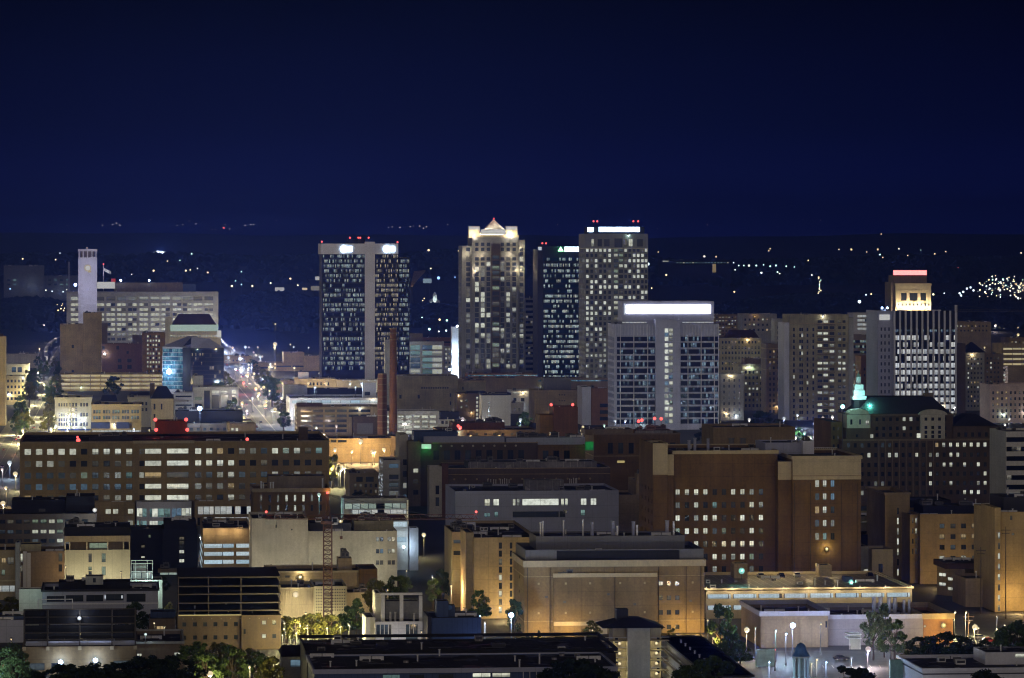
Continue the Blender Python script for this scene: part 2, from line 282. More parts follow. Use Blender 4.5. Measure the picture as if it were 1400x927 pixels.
# ------------------------------------------------------------------ buildings
def pane_mesh(w, h, st, cache={}):
    key = (round(w, 2), round(h, 2), st)
    if key not in cache:
        m = M(); fr = 'frame dark' if st not in 'FG' else 'frame white'
        t = min(.09, w * .07)
        m.poly([(0,0,0),(w,0,0),(w,0,h),(0,0,h)], st)
        m.box(0, w, -.08, -.01, 0, t, fr); m.box(0, w, -.08, -.01, h - t, h, fr)
        m.box(0, t, -.08, -.01, t, h - t, fr); m.box(w - t, w, -.08, -.01, t, h - t, fr)
        if w > 1.3: m.box(w/2 - t*.4, w/2 + t*.4, -.07, -.01, t, h - t, fr)
        cache[key] = m.mesh('window')
    return cache[key]
def pick(s):
    return R.choice(s)
class B:
    """one building: an Empty on the street at its front left corner; parts given in photo columns/rows, metres for depth"""
    def __init__(s, name, label, cat, px, D, ang=AG, group=None):
        s.D = D; s.a = ang; s.X = wx(px, D)
        s.root = empty(name, (s.X, D, 0), ang, label=label, cat=cat, group=group)
        s.win = []; s.roofs = []
    def U(s, px, v=0.0):
        k = (px - CX) / K; bx = s.X - v * sin(s.a); by = s.D + v * cos(s.a)
        return (k * by - bx) / (cos(s.a) - k * sin(s.a))
    def Z(s, py, v=0.0): return wz(py, s.D + v * cos(s.a))
    def facade(s, m, p, ud, w, z0, z1, holes, mat, nrm, dep=.32):
        """wall from p along ud with real openings and reveals; nrm points outwards"""
        us = sorted({0.0, w} | {round(a, 3) for h in holes for a in h[:2] if 0 < a < w}); zs = sorted({z0, z1} | {round(a, 3) for h in holes for a in h[2:4] if z0 < a < z1})
        def P(u, z, q=0.0): return (p[0] + ud[0]*u - nrm[0]*q, p[1] + ud[1]*u - nrm[1]*q, z)
        hs = set()
        for h in holes:
            a, b, c, d = [round(x, 3) for x in h[:4]]
            for i in range(len(us) - 1):
                if us[i] < a - 1e-4 or us[i + 1] > b + 1e-4: continue
                for j in range(len(zs) - 1):
                    if zs[j] >= c - 1e-4 and zs[j + 1] <= d + 1e-4: hs.add((i, j))
            m.poly([P(a,c), P(a,c,dep), P(a,d,dep), P(a,d)], mat); m.poly([P(b,c,dep), P(b,c), P(b,d), P(b,d,dep)], mat)
            m.poly([P(a,d), P(a,d,dep), P(b,d,dep), P(b,d)], mat); m.poly([P(a,c,dep), P(a,c), P(b,c), P(b,c,dep)], mat)
        for j in range(len(zs) - 1):
            i = 0
            while i < len(us) - 1:
                if (i, j) in hs: i += 1; continue
                k = i
                while k < len(us) - 1 and (k, j) not in hs: k += 1
                m.poly([P(us[i], zs[j]), P(us[k], zs[j]), P(us[k], zs[j+1]), P(us[i], zs[j+1])], mat); i = k
    def mass(s, part, x0, x1, yt, yb=None, v=0.0, d=25.0, m='brown brick', wins=(), side=(), roof='roof', par=.9, cap=None, bands=(), sidewall='left'):
        u0, u1 = s.U(x0, v), s.U(x1, v); z1 = s.Z(yt, v); z0 = 0.0 if yb is None else s.Z(yb, v)
        g = M(); holes = []
        for w in wins:
            a, b = s.U(w[0], v) - u0, s.U(w[1], v) - u0; c, e = s.Z(w[3], v), s.Z(w[2], v)
            if a <= .05 or b >= u1 - u0 - .05 or c <= z0 + .05 or e >= z1 - .05: continue
            holes.append((a, b, c, e)); s.win.append((u0 + a, v + .3, c, b - a, e - c, w[4], 0.0))
        s.facade(g, (u0, v), (1, 0), u1 - u0, z0, z1, holes, m, (0, -1))
        holes = []
        for w in side:                       # (metres from the front, width, row top, row bottom, state)
            a, b = w[0], w[0] + w[1]; c, e = s.Z(w[3], v), s.Z(w[2], v)
            if b >= d - .1 or c <= z0 + .05 or e >= z1 - .05: continue
            if sidewall == 'left':
                holes.append((d - b, d - a, c, e)); s.win.append((u0 + .3, v + b, c, b - a, e - c, w[4], -pi / 2))
            else:
                holes.append((a, b, c, e)); s.win.append((u1 - .3, v + a, c, b - a, e - c, w[4], pi / 2))
        s.facade(g, (u0, v + d), (0, -1), d, z0, z1, holes if sidewall == 'left' else [], m, (-1, 0))
        s.facade(g, (u1, v), (0, 1), d, z0, z1, holes if sidewall == 'right' else [], m, (1, 0))
        g.poly([(u1, v+d, z0), (u0, v+d, z0), (u0, v+d, z1), (u1, v+d, z1)], m)
        if yb is not None: g.poly([(u0,v,z0),(u0,v+d,z0),(u1,v+d,z0),(u1,v,z0)], m)
        t = .35
        if par > 0:
            for a, b, c, e in ((u0,u1,v,v+t),(u0,u1,v+d-t,v+d),(u0,u0+t,v+t,v+d-t),(u1-t,u1,v+t,v+d-t)):
                g.poly([(a,c,z1),(b,c,z1),(b,e,z1),(a,e,z1)], m)
            i0, i1, j0, j1, zr = u0+t, u1-t, v+t, v+d-t, z1-par
            g.poly([(i0,j1,zr),(i1,j1,zr),(i1,j1,z1),(i0,j1,z1)], m); g.poly([(i1,j0,zr),(i0,j0,zr),(i0,j0,z1),(i1,j0,z1)], m)
            g.poly([(i1,j1,zr),(i1,j0,zr),(i1,j0,z1),(i1,j1,z1)], m); g.poly([(i0,j0,zr),(i0,j1,zr),(i0,j1,z1),(i0,j0,z1)], m)
        else: i0, i1, j0, j1, zr = u0, u1, v, v+d, z1
        w = g.build(part, s.root)
        r = M(); r.poly([(i0,j0,zr+.01),(i1,j0,zr+.01),(i1,j1,zr+.01),(i0,j1,zr+.01)], roof); r.build('roof', w)
        if cap:
            ya, yb2, cm = cap; q = M(); q.ring(u0-.45, u1+.45, v-.45, v+d+.45, s.Z(yb2, v), s.Z(ya, v) + .06, .43, cm); q.build('cornice', w)
        for ya, yb2, cm in bands:
            q = M(); q.ring(u0-.14, u1+.14, v-.14, v+d+.14, s.Z(yb2, v), s.Z(ya, v), .138, cm); q.build('stone_band', w)
        s.last = (u0, u1, v, v + d, z0, z1, zr); s.lw = w; s.roofs.append(s.last + (par,))
        return w
    def box(s, part, x0, x1, yt, yb, v, d, m, parent=None):
        q = M(); q.box(s.U(x0, v), s.U(x1, v), v, v + d, s.Z(yb, v), s.Z(yt, v), m)
        return q.build(part, parent or s.root)
    def band(s, x0, x1, rows, h, m, v=0.0, part='ribbon_window', proud=.06, side=0.0):
        """one ribbon of glass per storey, a part each"""
        for y in rows:
            a, b = s.U(x0, v), s.U(x1, v); c, e = s.Z(y + h/2, v), s.Z(y - h/2, v)
            q = M(); q.box(0, b - a, 0, .3, 0, e - c, m)
            if side: q.box(-proud, -proud + .01, proud + .2, side, 0, e - c, m)
            q.build(part, s.root, (a, v - proud, c))
    def roofunits(s, n, lo=1.2, hi=2.6, mats=('light roof', 'grey panel', 'steel'), part='roof_unit', seed=1, vmin=.1, vmax=.9):
        r = random.Random(seed); u0, u1, v0, v1, z0, z1, zr = s.last
        for i in range(n):
            q = M(); w, d, h = r.uniform(1.5, 5), r.uniform(1.5, 4), r.uniform(lo, hi); mm = r.choice(mats)
            w = min(w, (u1 - u0) * .3); d = min(d, (v1 - v0) * .3)
            q.box(-w/2, w/2, -d/2, d/2, .35, h, mm); q.box(-w/2+.2, w/2-.2, -d/2+.2, d/2-.2, 0, .35, 'frame dark'); q.box(-w/2+.3, w/2-.3, -d/2-.02, -d/2, h*.45, h*.85, 'frame dark')
            q.tube((0,0,h), (0,0,h+.3), min(w,d)*.3, min(w,d)*.3, 'frame dark', 8)
            q.build(part, s.root, (r.uniform(u0 + w/2 + .6, u1 - w/2 - .6), r.uniform(v0 + (v1-v0)*vmin + d/2, v0 + (v1-v0)*vmax - d/2 + .01), zr + .02))
    def stacks(s, pts, m='white metal', part='vent_stack', r=.35, v=None):
        """(column, top row, bottom row)"""
        for px, yt, yb in pts:
            vv = s.last[2] + (s.last[3] - s.last[2]) * .5 if v is None else v
            q = M(); h = s.Z(yt, vv) - s.Z(yb, vv); q.tube((0,0,0), (0,0,h), r, r, m, 8); q.tube((0,0,h), (0,0,h+.25), r*1.25, r*1.25, m, 8)
            q.build(part, s.root, (s.U(px, vv), vv, s.Z(yb, vv)))
    def gable(s, x0, x1, yt, yb, v, d, m, part='roof', hip=.25):
        u0, u1 = s.U(x0, v), s.U(x1, v); z0, z1 = s.Z(yb, v), s.Z(yt, v + d/2); q = M(); i = (u1 - u0) * hip
        a, b, c, e = (u0,v,z0), (u1,v,z0), (u1,v+d,z0), (u0,v+d,z0); r0, r1 = (u0+i, v+d/2, z1), (u1-i, v+d/2, z1)
        q.poly([a, b, r1, r0], m); q.poly([c, e, r0, r1], m); q.poly([b, c, r1], m); q.poly([e, a, r0], m); q.poly([e, c, b, a], m)
        return q.build(part, s.root)
    def mansard(s, x0, x1, yt, yb, v, d, m, inset=3.0, part='roof'):
        u0, u1 = s.U(x0, v), s.U(x1, v); z0, z1 = s.Z(yb, v), s.Z(yt, v + inset); q = M()
        lo = [(u0,v,z0),(u1,v,z0),(u1,v+d,z0),(u0,v+d,z0)]; i = inset; hi = [(u0+i,v+i,z1),(u1-i,v+i,z1),(u1-i,v+d-i,z1),(u0+i,v+d-i,z1)]
        for j in range(4): q.poly([lo[j], lo[(j+1) % 4], hi[(j+1) % 4], hi[j]], m)
        q.poly(hi, m); q.poly(lo[::-1], m)
        return q.build(part, s.root)
    def beacon(s, px, py, v=2.0, part='warning_light', m='glow red', r=.75, base=None, P=130, col=(1, .12, .08)):
        u, z = s.U(px, v), s.Z(py, v); q = M(); b = s.last[5] if base is None else base
        q.ball((0,0,0), r, m, 8, 6); q.tube((0,0,min(b - z, -r)), (0,0,-r*.8), .12, .12, 'steel', 5)
        o = q.build(part, s.root, (u, v, z))
        if P: light('POINT', o, (0, -r - .3, .2), P, col, .3)
    def sign(s, x0, x1, yt, yb, v, m='glow cool', part='sign', d=.6, P=0, col=(.8, .9, 1), out=2.2, parent=None):
        o = s.box(part, x0, x1, yt, yb, v - d, d - .05, m, parent)
        if P and False:
            u0, u1 = s.U(x0, v), s.U(x1, v); zz = (s.Z(yt, v) + s.Z(yb, v)) / 2
            n = max(1, round((u1 - u0) / 10))
            for i in range(n): light('POINT', o, (u0 + (u1 - u0) * (i + .5) / n, v - d - out, zz), P / n, col, .4)
        return o
    def clutter(s):
        r = random.Random(len(s.win) * 7 + int(s.D))
        for u0, u1, v0, v1, z0, z1, zr, par in s.roofs:
            w, d = u1 - u0, v1 - v0
            if par < .15 or w < 9 or d < 7 or z1 > H - 4: continue
            blocked = [q for q in s.roofs if q[4] > z0 + 1 and abs(q[4] - z1) < 3 and q[0] < u1 and q[1] > u0]
            for i in range(min(9 if s.D > 1250 else 18, int(2 + w * d / (170 if s.D > 1250 else 110)))):
                k = r.choice(('unit', 'duct', 'pipe', 'hatch', 'vent', 'vent')); x, y = r.uniform(u0 + 1.5, u1 - 1.5), r.uniform(v0 + 1.2, v1 - 1.2); q = M(); a, b = min(r.uniform(1.2, 3), w * .2), min(r.uniform(1, 2.4), d * .2)
                if any(t[0] - 2 < x < t[1] + 2 and t[2] - 2 < y < t[3] + 2 for t in blocked): continue
                x = min(max(x, u0 + 3.4), u1 - 3.4); y = min(max(y, v0 + 1.6), v1 - 1.6)
                if k == 'unit': h = r.uniform(.9, 1.9); q.box(-a/2, a/2, -b/2, b/2, .25, h, r.choice(('light roof', 'grey panel', 'white metal'))); q.box(-a/2+.15, a/2-.15, -b/2+.15, b/2-.15, 0, .25, 'frame dark'); q.box(-a/2+.2, a/2-.2, -b/2-.02, -b/2, h*.4, h*.85, 'frame dark'); nm = 'roof_unit'
                elif k == 'duct': q.box(-3, 3, -.4, .4, .3, 1.0, 'white metal'); q.box(2.3, 3, -.4, .4, 0, .3, 'white metal'); q.box(-3, -2.3, -.4, .4, 0, .3, 'white metal'); q.box(-.1, .1, -.42, .42, .28, 1.03, 'steel'); nm = 'duct'
                elif k == 'pipe': q.tube((-3, 0, .35), (3, 0, .35), .12, .12, 'steel', 6); q.box(-2, -1.8, -.15, .15, 0, .25, 'frame dark'); q.box(1.8, 2, -.15, .15, 0, .25, 'frame dark'); nm = 'pipe'
                elif k == 'hatch': q.box(-.6, .6, -.6, .6, 0, .5, 'light roof'); q.box(-.66, .66, -.66, .66, .5, .58, 'steel'); nm = 'roof_hatch'
                else: h = r.uniform(.8, 2.4); q.tube((0,0,0), (0,0,h), .2, .2, 'white metal', 7); q.tube((0,0,h), (0,0,h+.2), .34, .3, 'white metal', 7); nm = 'vent_pipe'
                q.build(nm, s.root, (x, y, zr + .02))
    def finish(s):
        if s.roofs:
            hh = max(q[5] for q in s.roofs)
            if hh < 6: print('LOW', s.root['label'], round(hh, 1))
        s.clutter()
        if s.roofs and 1850 < s.D < 3300:
            r = random.Random(int(s.X * 3 + s.D)); u0, u1, v0, v1, z0, z1 = s.roofs[0][:6]
            for i in range(r.choice((0, 1, 1, 2, 3))):
                if u1 - u0 < 8 or z1 < 6: break
                c, col = r.choice((('glow warm', (1, .75, .4)), ('glow warm', (1, .8, .45)), ('glow white', (1, .97, .9)), ('glow cool', (.75, .86, 1)), ('glow mint', (.7, 1, .85))))
                q = M(); q.ball((0, -.5, 0), .3 if s.D < 1700 else .5, c, 8, 5); q.box(-.06, .06, -.45, 0, .1, .22, 'steel'); o = q.build('wall_lamp', s.root, (r.uniform(u0 + 1, u1 - 1), v0 - .02, min(z1 - .8, r.uniform(3, 9)) if r.random() < .6 else z1 - .8)); light('POINT', o, (0, -1.1, -.5), 260 if s.D < 1700 else 600, col, .2)
        s.win.sort(key=lambda w: -w[3] * w[4])
        for u, v, z, w, h, st, rz in s.win[:100]:
            o = link('window', pane_mesh(w, h, st), s.root, (u, v, z)); o.rotation_euler = (0, 0, rz)
        if s.win[100:]:
            q = M()
            for u, v, z, w, h, st, rz in s.win[100:]:
                c, n = cos(rz), sin(rz)
                q.poly([(u,v,z),(u+w*c,v+w*n,z),(u+w*c,v+w*n,z+h),(u,v,z+h)], st)
            tag(q.build('window', s.root), kind='stuff')
        return s
def light(kind, parent, loc, P, col, size=.25, **kw):
    d = bpy.data.lights.new('lamp_light', kind); d.energy = P; d.color = col
    if kind != 'AREA': d.shadow_soft_size = size
    o = bpy.data.objects.new('lamp_light', d); COL.objects.link(o); o.location = loc
    if parent is not None: o.parent = parent
    return o
def grid(xs, w, ys, h, pat):
    """windows on a grid; pat is a list of strings, one per row, or one string to draw from. '.' leaves the wall blind"""
    out = []
    for j, y in enumerate(ys):
        for i, x in enumerate(xs):
            c = pick(pat) if isinstance(pat, str) else (pat[j][i] if i < len(pat[j]) else 'd')
            if c == '?': c = pick('wwmdhd')
            if c != '.': out.append((x - w/2, x + w/2, y - h/2, y + h/2, c))
    return out
def sgrid(d, n, w, ys, h, pat, m0=1.5):
    """side wall windows: n columns over depth d"""
    st = (d - 2 * m0) / n; return [(m0 + st * i + (st - w) / 2, w, y - h/2, y + h/2, pick(pat)) for y in ys for i in range(n)]
def lin(a, step, n): return [a + step * i for i in range(n)]
# ------------------------------------------------------------------ land, woods, streets
def hnoise(k, s): return sin(k * 31 + s) * .5 + sin(k * 73 + s * 2.1) * .3 + sin(k * 171 + s * 3.3) * .2
def hz(k, D):
    """height of the land at bearing k (pixels from the middle / K) and distance D"""
    if D < 4700: return 0.0
    g = lambda c, w: math.exp(-((D - c) / w) ** 2)
    px = CX + k * K
    wood = 0.0
    for c, w, a in ((40, 90, 30), (370, 95, 37), (620, 160, 20), (1110, 170, 34), (1340, 130, 27)): wood += a * math.exp(-((px - c) / w) ** 2)
    z = wood * g(5700, 620)
    z += (92 + 11 * hnoise(k, 1.0) - 22 * math.exp(-((px - 1010) / 150) ** 2)) * g(9600, 1900)
    z += (178 + 14 * hnoise(k * .8, 4.0)) / (1 + math.exp(-(D - 14800) / 900)) if D < 17000 else (178 + 14 * hnoise(k * .8, 4.0)) * max(.0, 1 - (D - 17000) / 9000)
    return z * min(1, (D - 4700) / 500)
def land():
    q = M(); q.poly([(-60000,-3000,-.05),(60000,-3000,-.05),(60000,70000,-.05),(-60000,70000,-.05)], 'city ground'); tag(q.build('ground'), kind='structure')
    ks = [-.30 + .6 * i / 300 for i in range(301)]; Ds = [4700 * (26000 / 4700) ** (j / 120) for j in range(121)]
    q = M(); q.slot('terrain')
    for D in Ds:
        for k in ks: q.v.append((k * D, D, hz(k, D) + .02))
    n = len(ks)
    for j in range(len(Ds) - 1):
        for i in range(n - 1): q.f.append((j*n+i, j*n+i+1, (j+1)*n+i+1, (j+1)*n+i)); q.mi.append(0)
    o = q.build('hills'); o['kind'] = 'structure'
    for p in o.data.polygons: p.use_smooth = True
    # woods on the nearer rises: thousands of crowns that read as one mass
    r = random.Random(11); q = M()
    def blob(x, y, z, s):
        n1, n2 = 7, 4; i0 = len(q.v); ph = r.uniform(0, 6)
        for a in range(n2):
            th = pi * .55 * a / (n2 - 1)
            for b in range(n1):
                t = ph + 2 * pi * b / n1; j = r.uniform(.72, 1.2)
                q.v.append((x + s * j * sin(th) * cos(t), y + s * j * sin(th) * sin(t), z + s * 1.05 * cos(th) * r.uniform(.85, 1.1)))
        for a in range(n2 - 1):
            for b in range(n1): q.f.append((i0 + a*n1 + b, i0 + (a+1)*n1 + b, i0 + (a+1)*n1 + (b+1) % n1, i0 + a*n1 + (b+1) % n1)); q.mi.append(0)
    q.slot('leaf far'); c = 0
    while c < 7500:
        D = r.uniform(4750, 6400); px = r.uniform(-60, 1460); k = (px - CX) / K; h = hz(k, D)
        if h < 6 or r.random() > h / 26: continue
        blob(k * D, D, h + r.uniform(3, 7), r.uniform(4.5, 9)); c += 1
    for c in range(3500):
        D = r.uniform(8000, 10000); k = (r.uniform(-60, 1460) - CX) / K; blob(k * D, D, hz(k, D) + 3, r.uniform(6, 13))
    tag(q.build('woods'), kind='stuff')
AVX = lambda D: -295 - .098 * (D - 2385)
BVX = lambda D: -139 - .098 * (D - 2385)
def street(name, fx, D0, D1, w):
    q = M(); pt = lambda D, u, z: (fx(D) + u * cos(AG), D + u * sin(AG), z)
    def strip(u0, u1, z, m, a=D0, b=D1): q.poly([pt(a, u0, z), pt(a, u1, z), pt(b, u1, z), pt(b, u0, z)], m)
    strip(-w/2, w/2, .02, 'asphalt'); o = q.build(name); o['kind'] = 'structure'
    q = M()
    D = D0
    while D < D1:
        for u in (-w/4, w/4): strip(u - .15, u + .15, .026, 'paint line', D, D + 4)
        D += 12
    strip(-.25, -.1, .026, 'paint line'); strip(.1, .25, .026, 'paint line'); o2 = q.build('lane_markings'); o2['kind'] = 'structure'
    for sg in (-1, 1):
        q = M(); a, b = (w/2, w/2 + 5) if sg > 0 else (-w/2 - 5, -w/2)
        strip(a, b, .14, 'pavement'); q.poly([pt(D0, w/2*sg, .02), pt(D1, w/2*sg, .02), pt(D1, w/2*sg, .14), pt(D0, w/2*sg, .14)], 'pavement'); tag(q.build('pavement'), kind='structure')
def streets():
    street('street', AVX, 2000, 5200, 22); street('avenue', BVX, 1900, 5000, 30)
    q = M(); q.poly([(-2000, 1990, .012), (2000, 2386, .012), (2000, 2406, .012), (-2000, 2010, .012)], 'asphalt'); tag(q.build('cross_street'), kind='structure')
    # street in front of the low white complex and its parking lot
    q = M(); x0, x1 = wx(1025, 1100), wx(1215, 1100); q.poly([(x0, 1035, .02), (x1, 1035, .02), (x1 + 4, 1128, .02), (x0 + 4, 1128, .02)], 'lot'); tag(q.build('parking_lot'), kind='structure')
    q = M()
    for i in range(14): q.poly([(x0 + 2.6 * i + 1, 1046, .026), (x0 + 2.6 * i + 1.15, 1046, .026), (x0 + 2.6 * i + 1.15, 1052, .026), (x0 + 2.6 * i + 1, 1052, .026)], 'paint line')
    for i in range(14): q.poly([(x0 + 2.6 * i + 1, 1082, .026), (x0 + 2.6 * i + 1.15, 1082, .026), (x0 + 2.6 * i + 1.15, 1088, .026), (x0 + 2.6 * i + 1, 1088, .026)], 'paint line')
    tag(q.build('bay_markings'), kind='structure')
    for x0, x1, D0, D1, nm in ((372, 505, 1135, 1205, 'plaza'), (660, 720, 1095, 1180, 'forecourt'), (1290, 1400, 1150, 1240, 'side_street')):
        q = M(); q.poly([(wx(x0, D0), D0, .02), (wx(x1, D0), D0, .02), (wx(x1, D1), D1, .02), (wx(x0, D1), D1, .02)], 'lot'); tag(q.build(nm), kind='structure')
    q = M(); q.poly([(wx(452, 1990), 1990, .03), (wx(520, 1990), 1990, .03), (wx(545, 2118), 2118, .03), (wx(448, 2118), 2118, .03)], 'pavement'); tag(q.build('courtyard'), kind='structure')
land(); streets()
# ------------------------------------------------------------------ downtown towers
def tower_cross():
    b = B('office_tower', 'black glass tower with a white T of concrete down its face and two glowing logos', 'office tower', 440, 3300)
    b.mass('wall', 440, 545, 347.5, None, 0, 42, 'black cladding', par=0)
    b.mass('wall', 545.2, 560, 352, None, 3, 34, 'black cladding')
    b.mass('crown', 438.5, 544.5, 333, 347.5, -.8, 43.5, 'white concrete')
    b.mass('shaft', 499, 512.5, 330.5, None, -2.2, 6, 'white concrete', par=0)
    ys = lin(350.5, 6.65, 24)
    b.band(441.5, 498.5, ys, 4.6, 'ribbon tower'); b.band(513, 544.5, ys, 4.6, 'ribbon warm' ); b.band(546, 559.5, ys[1:], 4.6, 'ribbon tower', v=3)
    for x in (466.5, 525):
        o = b.sign(x, x + 15, 336.8, 344.2, -.9, 'sign ice', 'logo_sign', P=5000, col=(.5, .7, 1))
        q = M(); u, z = b.U(x + 3.6, -1.6), b.Z(340.4, -1.6); q.tube((u, -1.75, z), (u, -1.55, z), 2.9, 2.9, 'sign ice', 16); q.build('bell_emblem', o)
    b.box('penthouse', 474, 499, 327.5, 334, 8, 12, 'black cladding')
    for x, y in ((440, 330.5), (478.5, 325), (490, 325), (492.6, 325), (504, 325), (543.5, 331)): b.beacon(x, y, 1.0, base=b.Z(333))
    return b.finish()
def tower_pyramid():
    b = B('office_tower', 'tall stone tower topped by a floodlit pyramid between bright corner turrets', 'office tower', 632, 3300)
    cols = [652, 660, 667.8, 687, 694.8, 703]; ys = lin(374.5, 7.03, 19)
    wl = grid(cols, 5.2, ys, 5.9, 'mdhwdddddwddh') + grid([678], 9, ys, 5, 'mdwdhug') + [w for w in grid(cols, 4.6, [334, 341], 4.6, 'd')]
    wl += grid(cols, 5.2, [354, 361, 367.6], 4.6, 'mdhdW')
    b.mass('wall', 645.5, 709, 323, None, 0, 44, 'tower stone', wl, bands=((321.6, 324.5, 'cream stone'),))
    b.mass('west_wing', 631.5, 645.3, 336, None, 4, 34, 'tower stone', grid([640], 5.4, [341] + lin(354, 7.03, 22), 5, 'mdhmddw'), side=sgrid(34, 5, 3, lin(354, 7.03, 22), 5, 'mdd'))
    b.mass('east_wing', 709.2, 717.5, 328, None, 4, 34, 'tower stone', grid([713], 5, [341, 347] + lin(354, 7.03, 22), 5, 'mdddhdw'))
    b.mass('bay', 672, 684, 333, None, -2.6, 6, 'dark brown brick', grid([678], 9.5, lin(352, 7.03, 22), 5.2, 'udwmhgd'), par=.2)
    for x0, x1 in ((641, 656), (691.5, 707.5)):
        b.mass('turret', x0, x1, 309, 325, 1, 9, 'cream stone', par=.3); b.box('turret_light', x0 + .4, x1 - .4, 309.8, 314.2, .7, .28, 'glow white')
        o = b.box('floodlight', x0 + 5, x0 + 7, 326, 327, -1.5, .6, 'steel'); light('POINT', o, ((b.U(x0 + 6)), -3.0, b.Z(321)), 6000, (1, .85, .6), .4)
    u0, u1 = b.U(655.5, 14), b.U(697, 14); z0, z1 = b.Z(321, 14), b.Z(299.5, 20); w = (u1 - u0); q = M(); c = (u0 + u1) / 2
    base = [(u0, 10, z0), (u1, 10, z0), (u1, 10 + w, z0), (u0, 10 + w, z0)]
    for j in range(4): q.poly([base[j], base[(j + 1) % 4], (c, 10 + w/2, z1)], 'pyramid copper')
    q.poly(base[::-1], 'pyramid copper'); py = q.build('pyramid_roof', b.root)
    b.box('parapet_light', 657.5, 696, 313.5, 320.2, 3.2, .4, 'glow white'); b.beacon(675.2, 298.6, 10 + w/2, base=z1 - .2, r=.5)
    for i in range(3):
        o = b.box('floodlight', 661 + i * 13, 663 + i * 13, 319.5, 320.6, 4.5, .6, 'steel'); light('POINT', o, (b.U(662 + i * 13), 5.5, b.Z(317.5)), 9000, (1, .9, .74), .4)
    for x, y, v, P in ((638.5, 350, 1.2, 3000), (658, 352, -2, 2600), (650, 373, -2, 4200), (697, 352, -2, 2600), (706, 372, -2, 4200), (713.5, 372, 1.2, 3600), (713.5, 342, 1.2, 2200)):
        o = b.box('floodlight', x - .6, x + .6, y, y + .8, v, .6, 'steel'); light('POINT', o, (b.U(x), v - 1.6, b.Z(y - 3)), P * .7, (1, .8, .5), .4)
    return b.finish()
def tower_dark():
    b = B('office_tower', 'dark glass tower with a green triangle and white bar sign at its top', 'office tower', 742, 3250)
    b.mass('wall', 742, 806, 336.5, None, 0, 40, 'black cladding'); b.mass('fin', 735, 741.8, 341, None, 2, 38, 'slate', par=.3)
    b.band(743, 805, [354.5] + lin(370.5, 6.9, 22), 4.2, 'ribbon bright'); b.band(743, 805, [362.6], 4.5, 'ribbon tower')
    b.sign(772, 802, 337.5, 343.8, 0, 'sign ice', 'lit_sign', P=7000, col=(.5, .75, 1))
    q = M(); u0, u1, u2 = b.U(762.5), b.U(770.5), b.U(766.5); q.poly([(u0,-.6,b.Z(343.6)),(u1,-.6,b.Z(343.6)),(u2,-.6,b.Z(337))], 'sign green'); q.poly([(u1,-.5,b.Z(343.6)),(u0,-.5,b.Z(343.6)),(u2,-.5,b.Z(337))], 'sign green')
    t = q.build('triangle_emblem', b.root); light('POINT', t, (u2, -2.5, b.Z(340)), 1500, (.1, 1, .35), .5)
    b.box('lit_sign', 736, 740.5, 337.5, 342, 1, .4, 'glow cool')
    for x in (741.5, 746.5): b.beacon(x, 332.6, 1, base=b.Z(337))
    return b.finish()
def tower_stone():
    b = B('office_tower', 'tallest grey stone tower with square windows and a blue white bar rooftop sign', 'office tower', 800, 3100)
    ys = lin(342, 7.2, 27)
    lc, rc = [803, 809, 815, 821, 827, 833.5], [855.5, 861, 867, 872.6, 878.3, 883.3]
    wl = grid(lc + rc, 3.6, ys, 4.4, 'WWwwwdmdddmwd') + grid([842, 849], 5.6, ys, 4.8, 'wugdmWw')
    wl += [(808.5, 812, 327, 337, 'w'), (817, 823, 327, 337, 'd'), (826, 833.5, 327, 337, 'd'), (840, 851, 326, 338, 'd'), (853.5, 857, 327, 337, 'm'), (859.5, 865, 326.5, 337, 'W'), (871, 879, 327, 337, 'd')]
    b.mass('wall', 800, 886, 319.5, None, 0, 44, 'tower stone', wl, side=sgrid(44, 6, 3, ys, 4.4, 'wdmdd'), bands=((339, 340.2, 'pale stone'),))
    b.mass('penthouse', 805, 881, 310, 319.8, 6, 30, 'black cladding', par=.3)
    b.sign(819, 874.5, 310.5, 316.8, 6, 'sign blue', 'lit_sign', P=16000, col=(.35, .6, 1)); b.sign(803.5, 811, 311, 317, 5, 'sign blue', 'lit_sign', P=2000, col=(.4, .6, 1))
    for x in (811.5, 816.5, 866, 872.5): b.beacon(x, 302.5, 10, base=b.Z(310.5))
    return b.finish()
def tower_lilac():
    b = B('office_tower', 'broad pale lilac tower with a dazzling white bar sign along its top', 'office tower', 840, 2500)
    rows = lin(463.5, 8.7, 14)
    b.mass('wall', 840, 983, 443, None, 0, 34, 'lilac concrete', side=sgrid(34, 6, 3.4, rows, 5.6, 'udud'))
    b.mass('shaft', 896.5, 930, 437, None, -3.4, 10, 'lilac concrete', grid([911.3, 917.4], 5, [452, 457.5] + rows, 5.6, 'bWWwhbwuW'), par=.3)
    b.mass('attic', 851, 976, 412, 443.2, 4, 24, 'lilac concrete')
    segs = [(843.5, 847.8), (848.8, 866), (867.2, 885), (886.2, 896), (930.6, 940), (941.2, 958), (959.2, 976), (977.2, 982.5)]
    for x0, x1 in segs: b.band(x0, x1, rows, 6.2, 'ribbon blue')
    for x in (840.8, 848.3, 866.6, 885.6, 940.6, 958.6, 976.6, 982.4): b.box('pier', x - .35, x + .35, 443.5, 590, -.45, .42, 'white concrete')
    b.sign(856, 971.5, 417, 428.5, 4, 'sign white', 'lit_sign', P=60000, col=(.8, .8, 1)); b.box('lit_sign', 853.3, 855, 415, 430, 3.4, .5, 'glow cool')
    b.band(850, 884, [441], 1.6, 'ribbon white', v=4); b.band(932, 975, [441], 1.4, 'ribbon white', v=4)
    for i in range(34):
        x = 842 + i * 4.2
        if not 894 < x < 932: b.box('rib', x - .22, x + .22, 445, 458.5, -.32, .3, 'white concrete')
    return b.finish()
